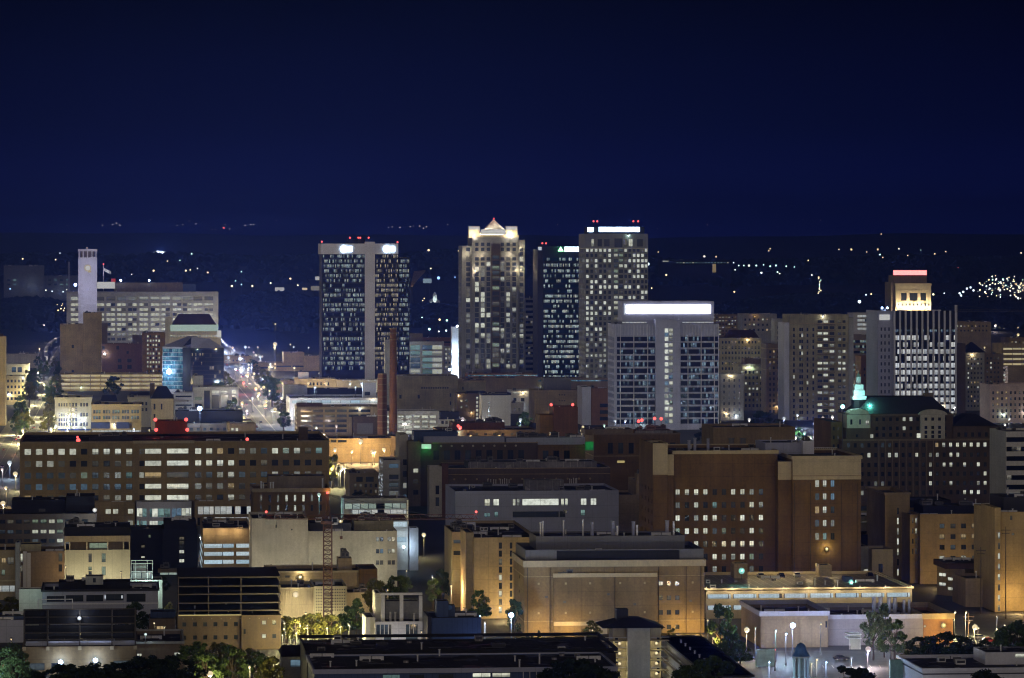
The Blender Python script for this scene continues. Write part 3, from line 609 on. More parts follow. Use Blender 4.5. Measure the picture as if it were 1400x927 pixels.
def tower_slim_grey():
    b = B('office_building', 'slim grey building with ribbon windows squeezed between the pyramid tower and dark tower', 'office building', 717.5, 3360)
    b.mass('wall', 717.5, 736, 408, None, 0, 30, 'grey concrete'); b.band(718.6, 735, lin(412, 7.1, 15), 3.4, 'ribbon dark'); return b.finish()
def tower_fins():
    b = B('office_tower', 'tower of white vertical fins over black glass, with a small white sign', 'office tower', 1222, 2750)
    b.mass('wall', 1222, 1307, 425, None, 0, 10, 'black cladding', par=.4)
    b.mass('side_slab', 1200.5, 1221.8, 425, None, 1.5, 44, 'lilac concrete', grid([1205, 1210, 1215.5], 2, lin(450, 9.5, 13), 4.6, 'ddddu'), par=.4)
    b.mass('rear_block', 1222, 1305, 427, None, 10.2, 34, 'black cladding')
    for i in range(12): b.box('fin', 1221.9 + i * 7.62, 1224.3 + i * 7.62, 425, 600, -.9, .88, 'white concrete')
    b.band(1223, 1306.5, lin(461.8, 9.45, 14), 6.4, 'ribbon fins'); b.band(1223, 1306.5, [452.4], 3.6, 'ribbon blue')
    b.sign(1202.5, 1216.5, 430, 437.5, 1.5, 'glow white', 'lit_sign', P=900)
    for x in (1206, 1213): b.beacon(x, 421, 6, m='star blue', col=(.4, .6, 1), r=.7, P=0)
    b.mass('annex', 1307.2, 1320, 470, None, 4, 30, 'dark brown brick', par=.5)
    return b.finish()
def tower_crown():
    b = B('classical_tower', 'white classical tower crown with arched windows under a red neon rooftop sign', 'tower', 1224, 3300)
    b.mass('wall', 1224.5, 1273, 390, None, 0, 30, 'cream stone', [(1232, 1239.5, 400.5, 411, 'd'), (1243.5, 1254.5, 400.5, 411, 'd'), (1258.5, 1266, 400.5, 411, 'd')] + grid(lin(1228.5, 5.2, 9), 2, [416.5], 3.4, 'dmd'), cap=(387.5, 390.5, 'cream stone'), bands=((396, 397.6, 'cream stone'), (412.6, 413.6, 'cream stone')))
    b.mass('wall', 1218, 1224.3, 386, None, 3, 26, 'brown concrete'); b.mass('penthouse', 1221, 1267, 376.5, 387.6, 3, 20, 'brown concrete', par=.4)
    b.sign(1221.5, 1267, 369.6, 376, 3, 'sign red', 'neon_sign', P=0)
    o = b.box('sign_frame', 1221, 1267.5, 376, 377, 2, .6, 'steel'); pass
    for x in (1229, 1241, 1256, 1268):
        o = b.box('floodlight', x - .6, x + .6, 421, 422, -5, .6, 'steel'); light('POINT', o, (b.U(x), -4.2, b.Z(419)), 7500, (1, .8, .52), .4)
    return b.finish()
def tower_balcony():
    b = B('apartment_tower', 'olive tower with a column of lit balconies beside rows of small dark windows', 'apartment tower', 1080, 2640)
    ys = lin(450.5, 8.1, 16)
    wl = grid([1085.5, 1094, 1096.8, 1104, 1112], 2.4, ys, 4.6, 'ddddmddwd') + grid([1121, 1129, 1137.5], 6.5, lin(440, 8.1, 17), 4, 'wdmdhdW') + grid([1148, 1154], 4.2, lin(440, 8.1, 17), 4, 'wddmhdW')
    b.mass('wall', 1080, 1160, 430, None, 0, 30, 'olive brick', wl, bands=((441.5, 442.6, 'tan stone'),)); b.mass('side_slab', 1072.5, 1079.8, 441, None, 2, 26, 'white concrete', par=.3)
    for y in lin(443.3, 8.1, 16): b.box('balcony', 1117, 1142, y, y + 1.6, -1.3, 1.28, 'brown concrete')
    b.mass('wing', 1160.2, 1167, 434, None, 3, 22, 'grey concrete', par=.4); b.roofunits(2); return b.finish()
def row_behind():
    b = B('apartment_building', 'stepped brown building with heavy ledges, left of the olive balcony tower', 'apartment building', 1050, 2760)
    b.mass('wall', 1048, 1072.3, 470, None, 0, 24, 'brown concrete', grid([1053, 1058, 1064, 1069], 2.6, lin(481, 7.4, 14), 4, 'dddmy'), bands=((476, 477.4, 'tan stone'), (490, 491, 'tan stone'), (505, 506, 'tan stone'))); b.mass('wall', 1060, 1072, 436, None, 6, 18, 'grey concrete', grid([1064, 1069], 2.2, lin(448, 7, 4), 4, 'dmd')); b.finish()
    b = B('office_building', 'white glass building with bright ribbon floors behind the olive balcony tower', 'office building', 1167, 3600)
    b.mass('wall', 1167, 1203, 428, None, 0, 30, 'white panel', bands=((428, 429.5, 'white panel'),)); b.band(1172, 1202, lin(432.2, 5.8, 4), 3.2, 'ribbon white'); b.finish()
    b = B('office_building', 'low brown office block with dim ribbon floors below the white glass building', 'office building', 1159, 3100)
    b.mass('wall', 1159, 1202, 458, None, 0, 30, 'brown concrete'); b.band(1163, 1200, [467, 474, 481.5, 499, 506], 3.6, 'ribbon green'); b.roofunits(2); b.finish()
    b = B('parking_garage', 'small yellow lit parking garage glimpsed behind the white steeple', 'parking garage', 1160, 2900)
    b.mass('wall', 1160, 1200, 519, None, 0, 30, 'tan stone'); b.band(1161, 1199, [526, 532, 538.5], 3.2, 'ribbon deck'); b.finish()
    b = B('brick_building', 'narrow blank ochre brick building left of the finned tower', 'building', 1177, 2840)
    b.mass('wall', 1177, 1193, 487, None, 0, 22, 'orange brick', grid([1182, 1188], 2.2, [505, 513], 3.4, 'd')); b.finish()
    b = B('pointed_tower', 'grey apartment tower with a slate pyramid roof beside the finned tower', 'tower', 1320, 2800)
    b.mass('wall', 1320, 1346, 482, None, 0, 22, 'grey concrete', grid(lin(1324, 4.4, 5), 2, lin(491, 6.4, 14), 3, 'dddddwy'), par=0); b.gable(1318.5, 1347.5, 467.5, 482, -1, 24, 'slate', hip=.46); b.mass('wing', 1346.2, 1372, 484, None, 6, 24, 'brown concrete', grid(lin(1350, 5, 4), 2.4, lin(490, 6.4, 9), 3, 'ddwmd')); b.finish()
    b = B('apartment_building', 'rosy stone apartment block with rows of small windows at the right edge', 'apartment building', 1353, 2600)
    b.mass('wall', 1353, 1425, 527, None, 0, 30, 'pink stone', grid(lin(1358, 6, 9), 2.6, lin(537, 8.2, 6), 4, 'dddmdy'), cap=(525.5, 528, 'pink stone')); b.roofunits(3); b.finish()
    b = B('parking_garage', 'yellow lit parking garage far right below the bare tower crane arm', 'parking garage', 1370, 3300)
    b.mass('wall', 1370, 1440, 470, None, 0, 40, 'tan stone'); b.band(1371, 1438, [477, 484, 491, 498], 2.6, 'ribbon deck'); b.finish()
    b = B('apartment_building', 'pale lit stone block far right under the yellow parking garage', 'apartment building', 1352, 2900)
    b.mass('wall', 1352, 1378, 500, None, 0, 20, 'pink stone', grid(lin(1357, 5.4, 4), 2.4, lin(506, 7, 4), 3.6, 'dmw')); b.finish()
    b = B('office_building', 'cream classical block with a dark hipped roof right of the lilac tower', 'office building', 984, 3250)
    b.mass('wall', 984, 1041, 462, None, 0, 26, 'cream stone', grid(lin(988, 4.5, 12), 2.2, lin(468, 7.2, 8), 3.6, 'ddddmdy'), par=0, bands=((474, 475.2, 'cream stone'), (489, 490, 'cream stone'))); b.gable(994, 1038, 451, 462, 3, 18, 'brown tile', hip=.12); b.finish()
    b = B('office_building', 'pale block with an orange lamp on its roof behind the hip roofed classical block', 'office building', 1015, 3700)
    b.mass('wall', 1015, 1062, 429, None, 0, 30, 'grey concrete', grid(lin(1019, 6, 7), 2.6, [437, 444, 451], 3, 'ddwdy')); b.beacon(1032, 433, -1, m='glow orange', P=300, col=(1, .5, .15)); b.finish()
    b = B('office_building', 'distant low block dotted with tiny lit windows beside the lilac tower sign', 'office building', 972, 4100)
    b.mass('wall', 972, 1014, 430, None, 0, 30, 'brown concrete', grid(lin(976, 4.2, 9), 1.8, lin(434, 4.6, 6), 2, 'dwwdy')); b.finish()
    b = B('office_building', 'plain grey block in shadow against the right flank of the lilac tower', 'office building', 985, 2640)
    b.mass('wall', 985, 1017, 511, None, 0, 22, 'grey concrete', grid(lin(990, 7, 4), 2.2, lin(520, 8, 7), 4, 'dddm')); b.finish()
    b = B('hotel_building', 'olive stone hotel with heavy cornice and wing, behind the plain grey block', 'hotel', 1010, 2800)
    b.mass('wall', 1010, 1050, 500, None, 0, 26, 'olive brick', grid(lin(1014.5, 5.2, 7), 2.6, lin(509, 7.6, 9), 4, 'dddmdw'), cap=(497.5, 500.6, 'olive brick')); b.mass('penthouse', 1018, 1049, 490, 500, 5, 14, 'brown concrete'); b.finish()
for f in (tower_cross, tower_pyramid, tower_dark, tower_stone, tower_lilac, tower_slim_grey, tower_fins, tower_crown, tower_balcony, row_behind): f()
# ------------------------------------------------------------------ left side of downtown
def left_downtown():
    # slim white tower with clock-like emblem
    b = B('clock_tower', 'slim white blank tower with an open crown and glowing round emblem', 'tower', 107, 4000)
    b.mass('wall', 107, 132.5, 352, None, 0, 20, 'white concrete', par=.5)
    for x in (107.5, 113, 119, 125, 130.5): b.box('crown_post', x, x + 1.5, 342.5, 352, .2, 1.1, 'white concrete')
    b.mass('crown', 106.5, 133, 340.5, 343.6, -.4, 20.8, 'white concrete', par=.3); b.box('crown_core', 110, 129, 343.6, 352, 5, 11, 'brown concrete')
    q = M(); u, z = b.U(120), b.Z(366.5); q.tube((u, -.5, z), (u, -.06, z), 3.4, 3.4, 'glow amber', 18); q.tube((u, -.55, z), (u, -.5, z), 2.5, 2.5, 'glow white', 18)
    q.box(u + .2, u + 3.4, -.5, -.06, z - 4.4, z - 2.6, 'glow amber'); q.build('round_emblem', b.root)
    b.beacon(119, 339, 3, m='glow pink', P=300, col=(1, .7, .5), base=b.Z(341)); light('POINT', b.root, (u, -30, b.Z(398)), 16000, (.75, .72, 1), 1); light('POINT', b.root, (u, -28, b.Z(360)), 9000, (.75, .72, 1), 1); b.finish()
    # hospital slab
    b = B('hospital_building', 'long grey hospital slab filled with paired lit windows, behind the slim white tower', 'hospital', 91, 4200)
    wl = []
    for i, x in enumerate([102.8, 117.5, 136.5, 151.5, 166, 181, 196.5, 212, 226.5, 242, 256, 270.5, 285.5]):
        for y in lin(416.6, 6.75, 9):
            for dx in (-3.1, 3.1): wl.append((x + dx - 2.7, x + dx + 2.7, y - 1.9, y + 1.9, pick('WWWwwmwd')))
        wl.append((x - 6, x + 6, 405.6, 411, pick('whhmh')))
    b.mass('wall', 91, 298.5, 399, None, 0, 40, 'grey concrete', wl, bands=((399, 400.5, 'grey concrete'),))
    b.mass('penthouse', 156, 250, 386.5, 399.3, 12, 20, 'brown concrete', par=.4); b.box('penthouse', 250.3, 268, 388.5, 399.2, 12, 10, 'blue panel')
    b.sign(132.8, 157, 385.5, 394.5, 4, 'glow white', 'rooftop_sign', P=3000, col=(.8, .8, 1)); b.box('red_panel', 152, 158, 381, 386, 3.6, .5, 'glow red dim')
    for x in (165, 204): b.beacon(x, 383.5, 8, part='rooftop_lamp', m='star blue', r=1.0, P=0, col=(.6, .75, 1), base=b.Z(387))
    b.beacon(103, 389.5, 8, part='rooftop_lamp', m='star blue', r=1.5, P=0, col=(.6, .75, 1), base=b.Z(399)); b.finish()
    # blank tan massif
    b = B('windowless_building', 'massive windowless tan brick block stepping up to the slim white tower', 'building', 82, 3500)
    b.mass('wall', 82, 113.5, 443.5, None, 0, 40, 'tan stone', [(98, 101, 471.5, 476, 'd'), (98, 101, 506, 509, 'd')]); b.mass('wall', 113.7, 139, 428, None, -2, 44, 'tan stone'); b.roofunits(3); b.finish()
    b = B('brick_building', 'dark red brick link block with a single white wall lamp, beside the windowless tan block', 'building', 139, 3480)
    b.mass('wall', 139.3, 194, 470, None, 0, 30, 'red brick', [(159, 163, 473, 478, 'd'), (173, 176, 480, 484, 'd'), (161, 166, 490.5, 495.5, 'd'), (174, 180, 490.5, 495.5, 'd'), (161, 167, 499, 504.5, 'd'), (174, 180, 499, 504.5, 'd'), (140, 143, 473, 478, 'd')], side=()); b.mass('stair_tower', 139.3, 147, 442, None, 3, 20, 'dark brown brick'); b.mass('stair_tower', 181, 194, 458.5, None, 3, 20, 'dark brown brick')
    b.beacon(143, 484, -1, part='wall_lamp', m='flood cool', r=.7, P=2500, col=(.75, .85, 1), base=b.Z(485.5)); b.finish()
    b = B('office_building', 'brick block with a tight grid of small lit windows, left of the blue glass building', 'office building', 194, 3420)
    b.mass('wall', 194.3, 230, 455, None, 0, 30, 'brown brick', grid(lin(202, 3.9, 5), 2.3, lin(460, 5.9, 9), 3.4, 'WwwWdm')); b.roofunits(2); b.finish()
    b = B('office_building', 'building with a brown hipped roof above a brightly glowing cornice, behind the blue glass building', 'office building', 229, 3420)
    b.mass('wall', 230.3, 302, 453, None, 0, 34, 'pale stone', grid(lin(234, 4.4, 16), 2.2, [459.5], 3, 'Ww'), par=0); b.mansard(235, 296, 429.5, 444, 1, 30, 'brown tile', 6); b.box('glowing_cornice', 233, 298.5, 444.2, 452.8, -.5, 34, 'glow mint')  # the cornice's lighting is put in as its own emission
    b.mass('turret', 226, 235.5, 434, None, 2, 10, 'pale stone'); b.box('turret_light', 297, 302.5, 452, 461, -.6, 4, 'glow white'); b.finish()
    # blue glass building turned on its corner
    b = B('glass_building', 'blue glass office building turned on its corner under a pale sloping roof', 'office building', 222, 3120, radians(-24))
    b.mass('glass_front', 222, 260, 474, None, 0, 4, 'lilac concrete', par=0)
    b.band(222.5, 259.6, lin(479, 5.6, 10), 4.9, 'ribbon cyan')
    u0, u1 = b.U(222), b.U(260); z0, z1 = b.Z(474), b.Z(460); q = M(); q.poly([(u0-.5,-.5,z0),(u1+.5,-.5,z0),(u1-5,20,z1),(u0+12,20,z1)], 'lilac concrete'); q.poly([(u1+.5,-.5,z0),(u1+.6,26,z0),(u1-5,20,z1)], 'lilac concrete'); q.poly([(u0-.5,-.5,z0),(u0+12,20,z1),(u1-5,20,z1),(u1+.6,26,z0),(u0,26,z0)], 'roof'); q.build('roof', b.root); b.win = []
    light('POINT', b.root, (b.U(231), -7, b.Z(507)), 12000, (.8, .95, 1), .5); b.beacon(231, 508, -4, part='wall_lamp', m='flood cool', r=2.0, P=0, base=b.Z(515)); b.finish()
    b2 = B('glass_building', 'dark glass wing joined to the blue glass building, with a few lit rooms', 'office building', 260.5, 3100, radians(30))
    b2.mass('glass_front', 260.5, 306, 476, None, 0, 16, 'black cladding', par=0); b2.band(261, 305.5, lin(480.5, 5.8, 8), 4.8, 'ribbon dark'); b2.band(262, 280, [485, 491, 497], 4, 'ribbon warm', proud=.12)
    u0, u1 = b2.U(260.5), b2.U(306); q = M(); q.poly([(u0,-.4,b2.Z(476)),(u1,-.4,b2.Z(476)),(u1-8,9,b2.Z(464)),(u0+5,9,b2.Z(461))], 'lilac concrete'); q.poly([(u0+5,9,b2.Z(461)),(u1-8,9,b2.Z(464)),(u1,16,b2.Z(476)),(u0,16,b2.Z(476))], 'roof'); q.build('roof', b2.root); b2.finish()
    # yellow garage
    b = B('parking_garage', 'four level parking garage glowing yellow, below the windowless tan block', 'parking garage', 81, 3180)
    b.mass('wall', 81, 222, 511, None, 0, 40, 'tan stone'); b.band(82, 221.5, [514.2, 519.6, 525.2, 530.8], 3.2, 'ribbon deck', proud=.05)
    for x in lin(82, 14, 11): b.box('pier', x - .5, x + .5, 511.5, 540, -.5, .4, 'tan stone')
    b.finish()
    b = B('stone_building', 'tall tan building cut off by the left edge of the picture', 'building', -30, 2560)
    b.mass('wall', -30, 7.5, 460, None, 0, 20, 'tan stone', grid(lin(-24, 7, 4), 2.6, lin(470, 9, 11), 4.4, 'dddm')); b.mass('penthouse', -20, 4, 456.5, 460, 4, 8, 'brown tile'); b.finish()
    b = B('shop_building', 'small white flat roofed shop near the left edge above the tree lined street', 'shop', 8, 3400)
    b.mass('wall', 8, 40, 498, None, 0, 26, 'white panel', [(16, 22, 502, 509, 'b'), (24, 30, 502, 509, 'u')]); b.finish()
    b = B('stone_building', 'three storey pale building with small windows left of the tree lined street', 'building', 8, 2900)
    b.mass('wall', 8, 34, 514, None, 0, 24, 'cream stone', grid(lin(11, 5, 5), 2.6, [521, 529, 537, 545], 3.8, 'dddm')); b.finish()
    b = B('stone_building', 'ornate pale stone building with a balustrade and three storeys, right of the tree lined street', 'building', 75, 2470)
    wl = grid(lin(81, 3.4, 4), 2.2, [553.5, 567, 574, 580], 4.6, 'dmdd') + grid(lin(96, 4, 3), 2.8, [553.5, 560, 567, 574, 580], 5, 'ddmd') + grid(lin(111, 4, 3), 2.8, [553.5, 567, 580], 5, 'mwdd')
    b.mass('wall', 75, 125, 545, None, 0, 34, 'pale stone', wl, cap=(543.5, 546, 'pale stone')); b.box('awning', 79, 124, 586.5, 588.5, -2, 1.9, 'awning'); b.roofunits(4); b.finish()
    b = B('stone_building', 'tan stone building with blue lit upper windows over dark shop awnings', 'building', 125, 2420)
    b.mass('wall', 125.3, 193, 554, None, 0, 36, 'tan stone', grid([129, 132.5, 136, 142.5, 146, 149.5, 155, 158.5, 162, 168, 171.5, 175, 181, 185, 188.5], 2.9, [563, 571], 4.8, 'ubucub'), cap=(552.8, 554.8, 'tan stone'))
    b.box('awning', 124.5, 150, 577.5, 586, -2.2, 2.1, 'awning'); b.box('awning', 159, 177, 577.5, 586, -2.2, 2.1, 'awning'); b.band(126, 192, [590.5], 4.4, 'ribbon white'); b.roofunits(5, 1.5, 3); b.finish()
    b = B('stone_building', 'pale building with arched parapet behind the blue windowed stone building', 'building', 175, 2540)
    b.mass('wall', 175, 207, 544, None, 0, 26, 'pale stone', grid(lin(180, 5, 5), 2.6, [552, 560], 4.6, 'ddm'), cap=(543, 545, 'pale stone')); b.roofunits(2); b.finish()
    b = B('theatre_building', 'plain pale theatre block with a dark gabled roof and square brick chimney', 'theatre', 207, 2500)
    b.mass('wall', 207, 237, 545, None, 0, 26, 'cream stone', [(210, 212.5, 552, 560, 'd'), (220, 222, 552, 560, 'd'), (210, 212.5, 566, 573, 'd')], par=0, bands=((546, 548, 'cream stone'),)); b.gable(206, 238, 528, 545, -1, 28, 'slate', hip=.3); b.mass('chimney', 205, 211.5, 524, 545, 8, 4, 'dark brown brick'); b.finish()
    for x0, x1, yt, yb, lab in ((138, 160, 540, 552, 'grey rooftop hall with a low gabled roof behind the balustraded stone building'), (176, 206, 536, 546, 'long low grey hall with ridge roof beside the square brick chimney')):
        b = B('hall_building', lab, 'hall', x0, 2620); b.mass('wall', x0, x1, yb - 3, None, 0, 20, 'grey concrete', par=0); b.gable(x0 - .5, x1 + .5, yt, yb - 3, -1, 22, 'slate', hip=.08); b.finish()
    b = B('warehouse', 'low white stepped warehouse right of the plain theatre block', 'warehouse', 238, 2560)
    b.mass('wall', 238, 264, 549, None, 0, 24, 'white panel', [(240, 262, 553, 555, 'u')]); b.mass('wall', 238, 264, 537, None, 8, 20, 'white panel', [(240, 262, 541, 543, 'd')]); b.roofunits(2); b.finish()
    b = B('office_building', 'modern grey office with tall framed bays and a lift tower, right of the white warehouse', 'office building', 264, 2650)
    b.mass('wall', 264, 326, 529, None, 0, 26, 'grey concrete', [(266.5, 276, 543, 547, 'g'), (266.5, 276, 552, 558, 'd'), (279, 287, 534, 559, 'd'), (289.5, 299.5, 534, 538.5, 'W'), (289.5, 299.5, 540, 559, 'd'), (302, 312, 534, 538.5, 'h'), (302, 312, 540, 559, 'd'), (317, 323, 533, 538.5, 'w'), (317, 323, 540, 557, 'd')]); b.mass('lift_tower', 264, 278, 514, 529.5, 6, 10, 'grey concrete'); b.roofunits(2); b.finish()
    b = B('warehouse', 'broad dark roofed warehouse under the blue star lamp', 'warehouse', 236, 2330)
    b.mass('wall', 236, 348, 579, None, 0, 60, 'dark brown brick', grid(lin(244, 9, 10), 4, [587], 4, 'dd')); b.mass('monitor', 240, 332, 562, 579.3, 30, 22, 'slate', par=.3); b.roofunits(6); b.finish()
    b = B('workshop_building', 'small brown workshop with two lit windows on the dark warehouse corner', 'workshop', 311, 2240)
    b.mass('wall', 311, 350, 579, None, 0, 20, 'brown concrete', [(316, 319.5, 585, 590, 'W'), (322, 325.5, 585, 590, 'W')]); b.mass('pier', 311.2, 314, 576, None, -.5, 3, 'tan stone'); b.finish()
left_downtown()
# ------------------------------------------------------------------ middle of the city
def middle():
    b = B('parking_garage', 'stepped tan parking garage with long openings at the foot of the black glass tower', 'parking garage', 345, 3700)
    b.mass('wall', 345, 440, 496, None, 0, 40, 'tan stone', [(351, 376, 502, 504, 'd'), (378, 398, 500, 502, 'd'), (400, 415, 500, 502, 'd'), (360, 398, 506, 508, 'c'), (400, 415, 506, 508, 'd')]); b.mass('wall', 388, 416, 482, None, 4, 34, 'tan stone'); b.mass('stair_tower', 416.3, 440.5, 487, None, -1, 12, 'tan stone', par=.4); b.finish()
    b = B('shop_building', 'row of low dark roofed shops with lit fascia lamps behind the blue lamp garage', 'shop', 378, 3150)
    b.mass('wall', 378, 402, 520, None, 0, 30, 'brown concrete'); b.mass('wall', 402.3, 460, 518, None, 2, 30, 'cream stone', grid(lin(424, 5, 6), 2.4, [525], 4, 'd')); b.mass('wall', 460.3, 522, 520, None, 0, 30, 'cream stone'); b.mass('attic', 408, 422, 509, 518.4, 10, 10, 'white concrete')
    for x in (468, 478, 491, 503, 512): b.box('fascia_lamp', x, x + 2, 519.6, 521, -.6, .55, 'glow white')
    b.roofunits(5); b.finish()
    b = B('parking_garage', 'pale blue parking garage with tall lamps on its roof deck', 'parking garage', 396, 2640)
    b.mass('wall', 396, 520, 544, None, 0, 60, 'white concrete', roof='light roof', par=1.1, side=()); b.band(399, 516, [549.5], 4, 'ribbon ice'); b.mass('lift_tower', 496, 514, 524, 545, 12, 8, 'white concrete', [(498.5, 506, 536, 541, 'd')]); b.mass('rear_block', 388, 420, 527, None, 62, 20, 'grey concrete'); b.mass('rear_block', 420.3, 496, 531.5, None, 64, 20, 'slate'); b.finish()
    b = B('parking_garage', 'tan five level parking garage with square openings right of the bright avenue', 'parking garage', 406, 2420)
    xs = lin(418.6, 16.2, 7)
    wl = [(x - 6.8, x + 6.8, y - 1.9, y + 1.9, 'd') for x in xs for y in lin(562, 6.8, 5) if not (x > 474 and y > 570)]
    b.mass('wall', 406, 521, 556, None, 0, 34, 'tan stone', wl, side=[(3 + i * 8, 6, y - 1.9, y + 1.9, 'd') for i in range(3) for y in lin(562, 6.8, 5)], par=1.1); b.mass('stair_tower', 406, 441, 551.5, 556.4, 4, 10, 'brown tile', par=.2); b.mass('annex', 483, 521, 570, None, -14, 13.8, 'dark brown brick', par=.4); b.box('blue_hoarding', 488, 510, 579, 594, -15, .9, 'grey panel'); b.finish()
    for x, r, yt, D, lab in ((522.5, 5.2, 512, 2300, 'short square banded brick chimney stack'), (537.5, 4.6, 450, 2290, 'tall tapering red brick chimney stack')):
        X, z = wx(x, D), wz(yt, D); rr = r / K * D
        o = empty('chimney_stack', (X, D, 0), AG, label=lab, cat='chimney'); q = M()
        n = 4 if yt > 500 else 14
        q.tube((0,0,0), (0,0,z), rr * 1.28, rr * (1.2 if n == 4 else .96), 'stack brick', n); q.build('shaft', o)
        q = M()
        for i in range(9 if n == 4 else 2):
            zz = z - 2.5 - i * 3.6; q.tube((0,0,zz), (0,0,zz + .5), rr * 1.32, rr * 1.32, 'brown concrete', n)
        q.build('iron_band', o)
        q = M(); q.tube((0,0,z), (0,0,z + .6), rr * 1.15, rr * 1.15, 'brown concrete', n); q.tube((0,0,z+.6), (0,0,z + .7), rr * .7, rr * .7, 'roof', n); q.build('rim', o)
    b = B('office_building', 'narrow pale concrete tower half hidden behind the tall brick chimney', 'office building', 526.5, 2900); b.mass('wall', 526.5, 534, 465, None, 0, 12, 'grey concrete', par=.5); b.finish()
    b = B('glass_building', 'white framed office with two storey glass bays right of the brick chimneys', 'office building', 541, 3500)
    wl = [(x, x + 13.5, y, y + 6.5, pick('wbhcw')) for x in (545, 561, 577.5, 591) for y in (472, 480, 489, 497, 505, 512) if not (x == 591 and False)]
    b.mass('wall', 541, 607, 467, None, 0, 34, 'white panel', wl); b.mass('penthouse', 556, 578, 456, 467.4, 8, 14, 'brown concrete'); b.mass('wing', 578, 620, 462, None, 20, 24, 'orange brick', [(596, 616, 467, 469, 'd')]); b.mass('wing', 607.3, 618, 473, None, 2, 20, 'white panel', grid([610, 614.5], 2.6, lin(478, 6, 5), 3, 'ubw')); b.finish()
    b = B('lift_tower', 'slim pylon washed in brilliant blue white light left of the pyramid tower', 'tower', 617.5, 3440)
    b.mass('wall', 617.5, 629, 447, None, 0, 8, 'white concrete', par=.4)
    for y, P in ((508, 26000), (480, 9000)): light('POINT', b.root, (b.U(621), -7, b.Z(y)), P, (.65, .85, 1), .5)
    for x, y in ((614.5, 505.5), (625, 446)): b.beacon(x, y, -6, part='floodlight', m='flood cool', r=.9, P=0, base=b.Z(y + 3))
    b.finish()
    b = B('warehouse', 'big blank olive brick warehouse with stained walls, right of the brick chimneys', 'warehouse', 543, 2780)
    b.mass('wall', 543, 626, 514, None, 0, 36, 'olive brick', [(546, 549, 540, 545, 'd'), (571, 574, 540, 545, 'd')] + grid(lin(577, 3.2, 12), 2, [530.5], 2.2, 'd') + [(615, 617, 538, 543, 'd'), (621, 623, 538, 543, 'd'), (615, 617, 549, 554, 'd'), (621, 623, 549, 554, 'd')]); b.mass('wall', 626.3, 664, 522, None, 3, 30, 'olive brick', [(632, 634, 529, 533, 'd')], cap=(520.6, 523, 'tan stone')); b.mass('penthouse', 636, 662, 519.5, 523, 8, 8, 'brown tile'); b.roofunits(3, seed=4); b.finish()
    b = B('parking_garage', 'pale garage with bright white open bays below the olive warehouse', 'parking garage', 543, 2440)
    b.mass('wall', 527, 600, 562, None, 0, 30, 'white panel', [(x, x + 8.6, y - 2.1, y + 2.1, pick('Www')) for x in (529, 543.5, 554.5, 565.5, 576.5, 587.5) for y in (570, 577, 584, 591)]); b.roofunits(2); b.finish()
    b = B('shop_building', 'low white shop with a dark roof right of the white open garage', 'shop', 600, 2540)
    b.mass('wall', 600.5, 637, 573.5, None, 0, 24, 'white panel', grid(lin(605, 5.4, 6), 3.4, [577.5], 4.6, 'dum'), roof='roof'); b.mass('wall', 602, 628, 563, None, 12, 16, 'slate', par=.3); b.finish()
    b = B('office_building', 'dark brown block with one column of green white windows, left of the pale windowless block', 'office building', 625, 2580)
    b.mass('wall', 625, 659, 538, None, 0, 26, 'dark brown brick', grid([652.5], 3, lin(544.5, 5.6, 7), 3.8, 'W') + grid([631, 638], 3.4, [548, 556], 3.2, 'ydm')); b.mass('penthouse', 638, 664, 535, 538.4, 6, 10, 'slate', par=.3); b.finish()
    b = B('office_building', 'pale windowless block with one thin strip of lit stair windows', 'office building', 659, 2560)
    b.mass('wall', 659.3, 698, 539.5, None, 0, 26, 'white panel', [(667.5, 670, y, y + 3.6, 'h') for y in (549, 554.5, 560, 565.5, 572)], cap=(538, 540.5, 'slate')); b.finish()
    b = B('brick_building', 'low brown hall with flat roof behind the pale windowless block', 'building', 640, 3250); b.mass('wall', 640, 735, 511, None, 0, 30, 'orange brick', [(660, 690, 516, 517, 'd')]); b.roofunits(4); b.finish()
    b = B('shop_building', 'white low building with brightly lit clerestory left of the tan blank wall', 'shop', 698, 2760)
    b.mass('wall', 698.5, 731, 534, None, 0, 28, 'white panel', [(701, 714, 536.5, 538, 'W'), (716, 729, 536.5, 538, 'W'), (702, 706, 544, 549, 'u'), (712, 717, 544, 549, 'd')]); b.mass('wall', 700, 716, 551, None, -16, 14, 'pale stone', grid([704, 710], 3, [560, 568], 4.6, 'dm')); b.roofunits(2); b.finish()
    b = B('office_building', 'tan blank walled block with a dark rooftop plant behind the red lit brick penthouse', 'office building', 730, 2600)
    b.mass('wall', 730, 795, 533.5, None, 0, 34, 'tan stone', grid([765, 768.5, 772], 1.4, [540, 548], 1.6, 'd')); b.mass('penthouse', 743, 781, 517, 534, 8, 14, 'grey panel'); b.roofunits(3); b.finish()
    b = B('office_building', 'orange brick block with a pale blue end wall and dark balcony openings', 'office building', 796, 2570)
    b.mass('end_wall', 796, 808, 529, None, -1, 28, 'white concrete', par=.3); b.mass('wall', 808.3, 840, 531, None, 0, 28, 'orange brick', [(820, 838, y, y + 5, 'd') for y in (552, 561, 570)]); b.roofunits(2); b.finish()
    b = B('office_building', 'row of low roofs with teal lit eaves in front of the dark and stone towers', 'office building', 640, 3080); b.mass('wall', 632, 840, 517, None, 0, 24, 'brown concrete'); b.band(640, 735, [513.5], 1.6, 'ribbon cyan', v=.2); b.band(736, 838, [521], 2, 'ribbon cyan'); b.roofunits(8); b.finish()
    # church-like hall flooded with orange light
    b = B('hall_building', 'blank tan hall flooded with orange lamp light beyond the long brick hospital', 'hall', 450, 2120)
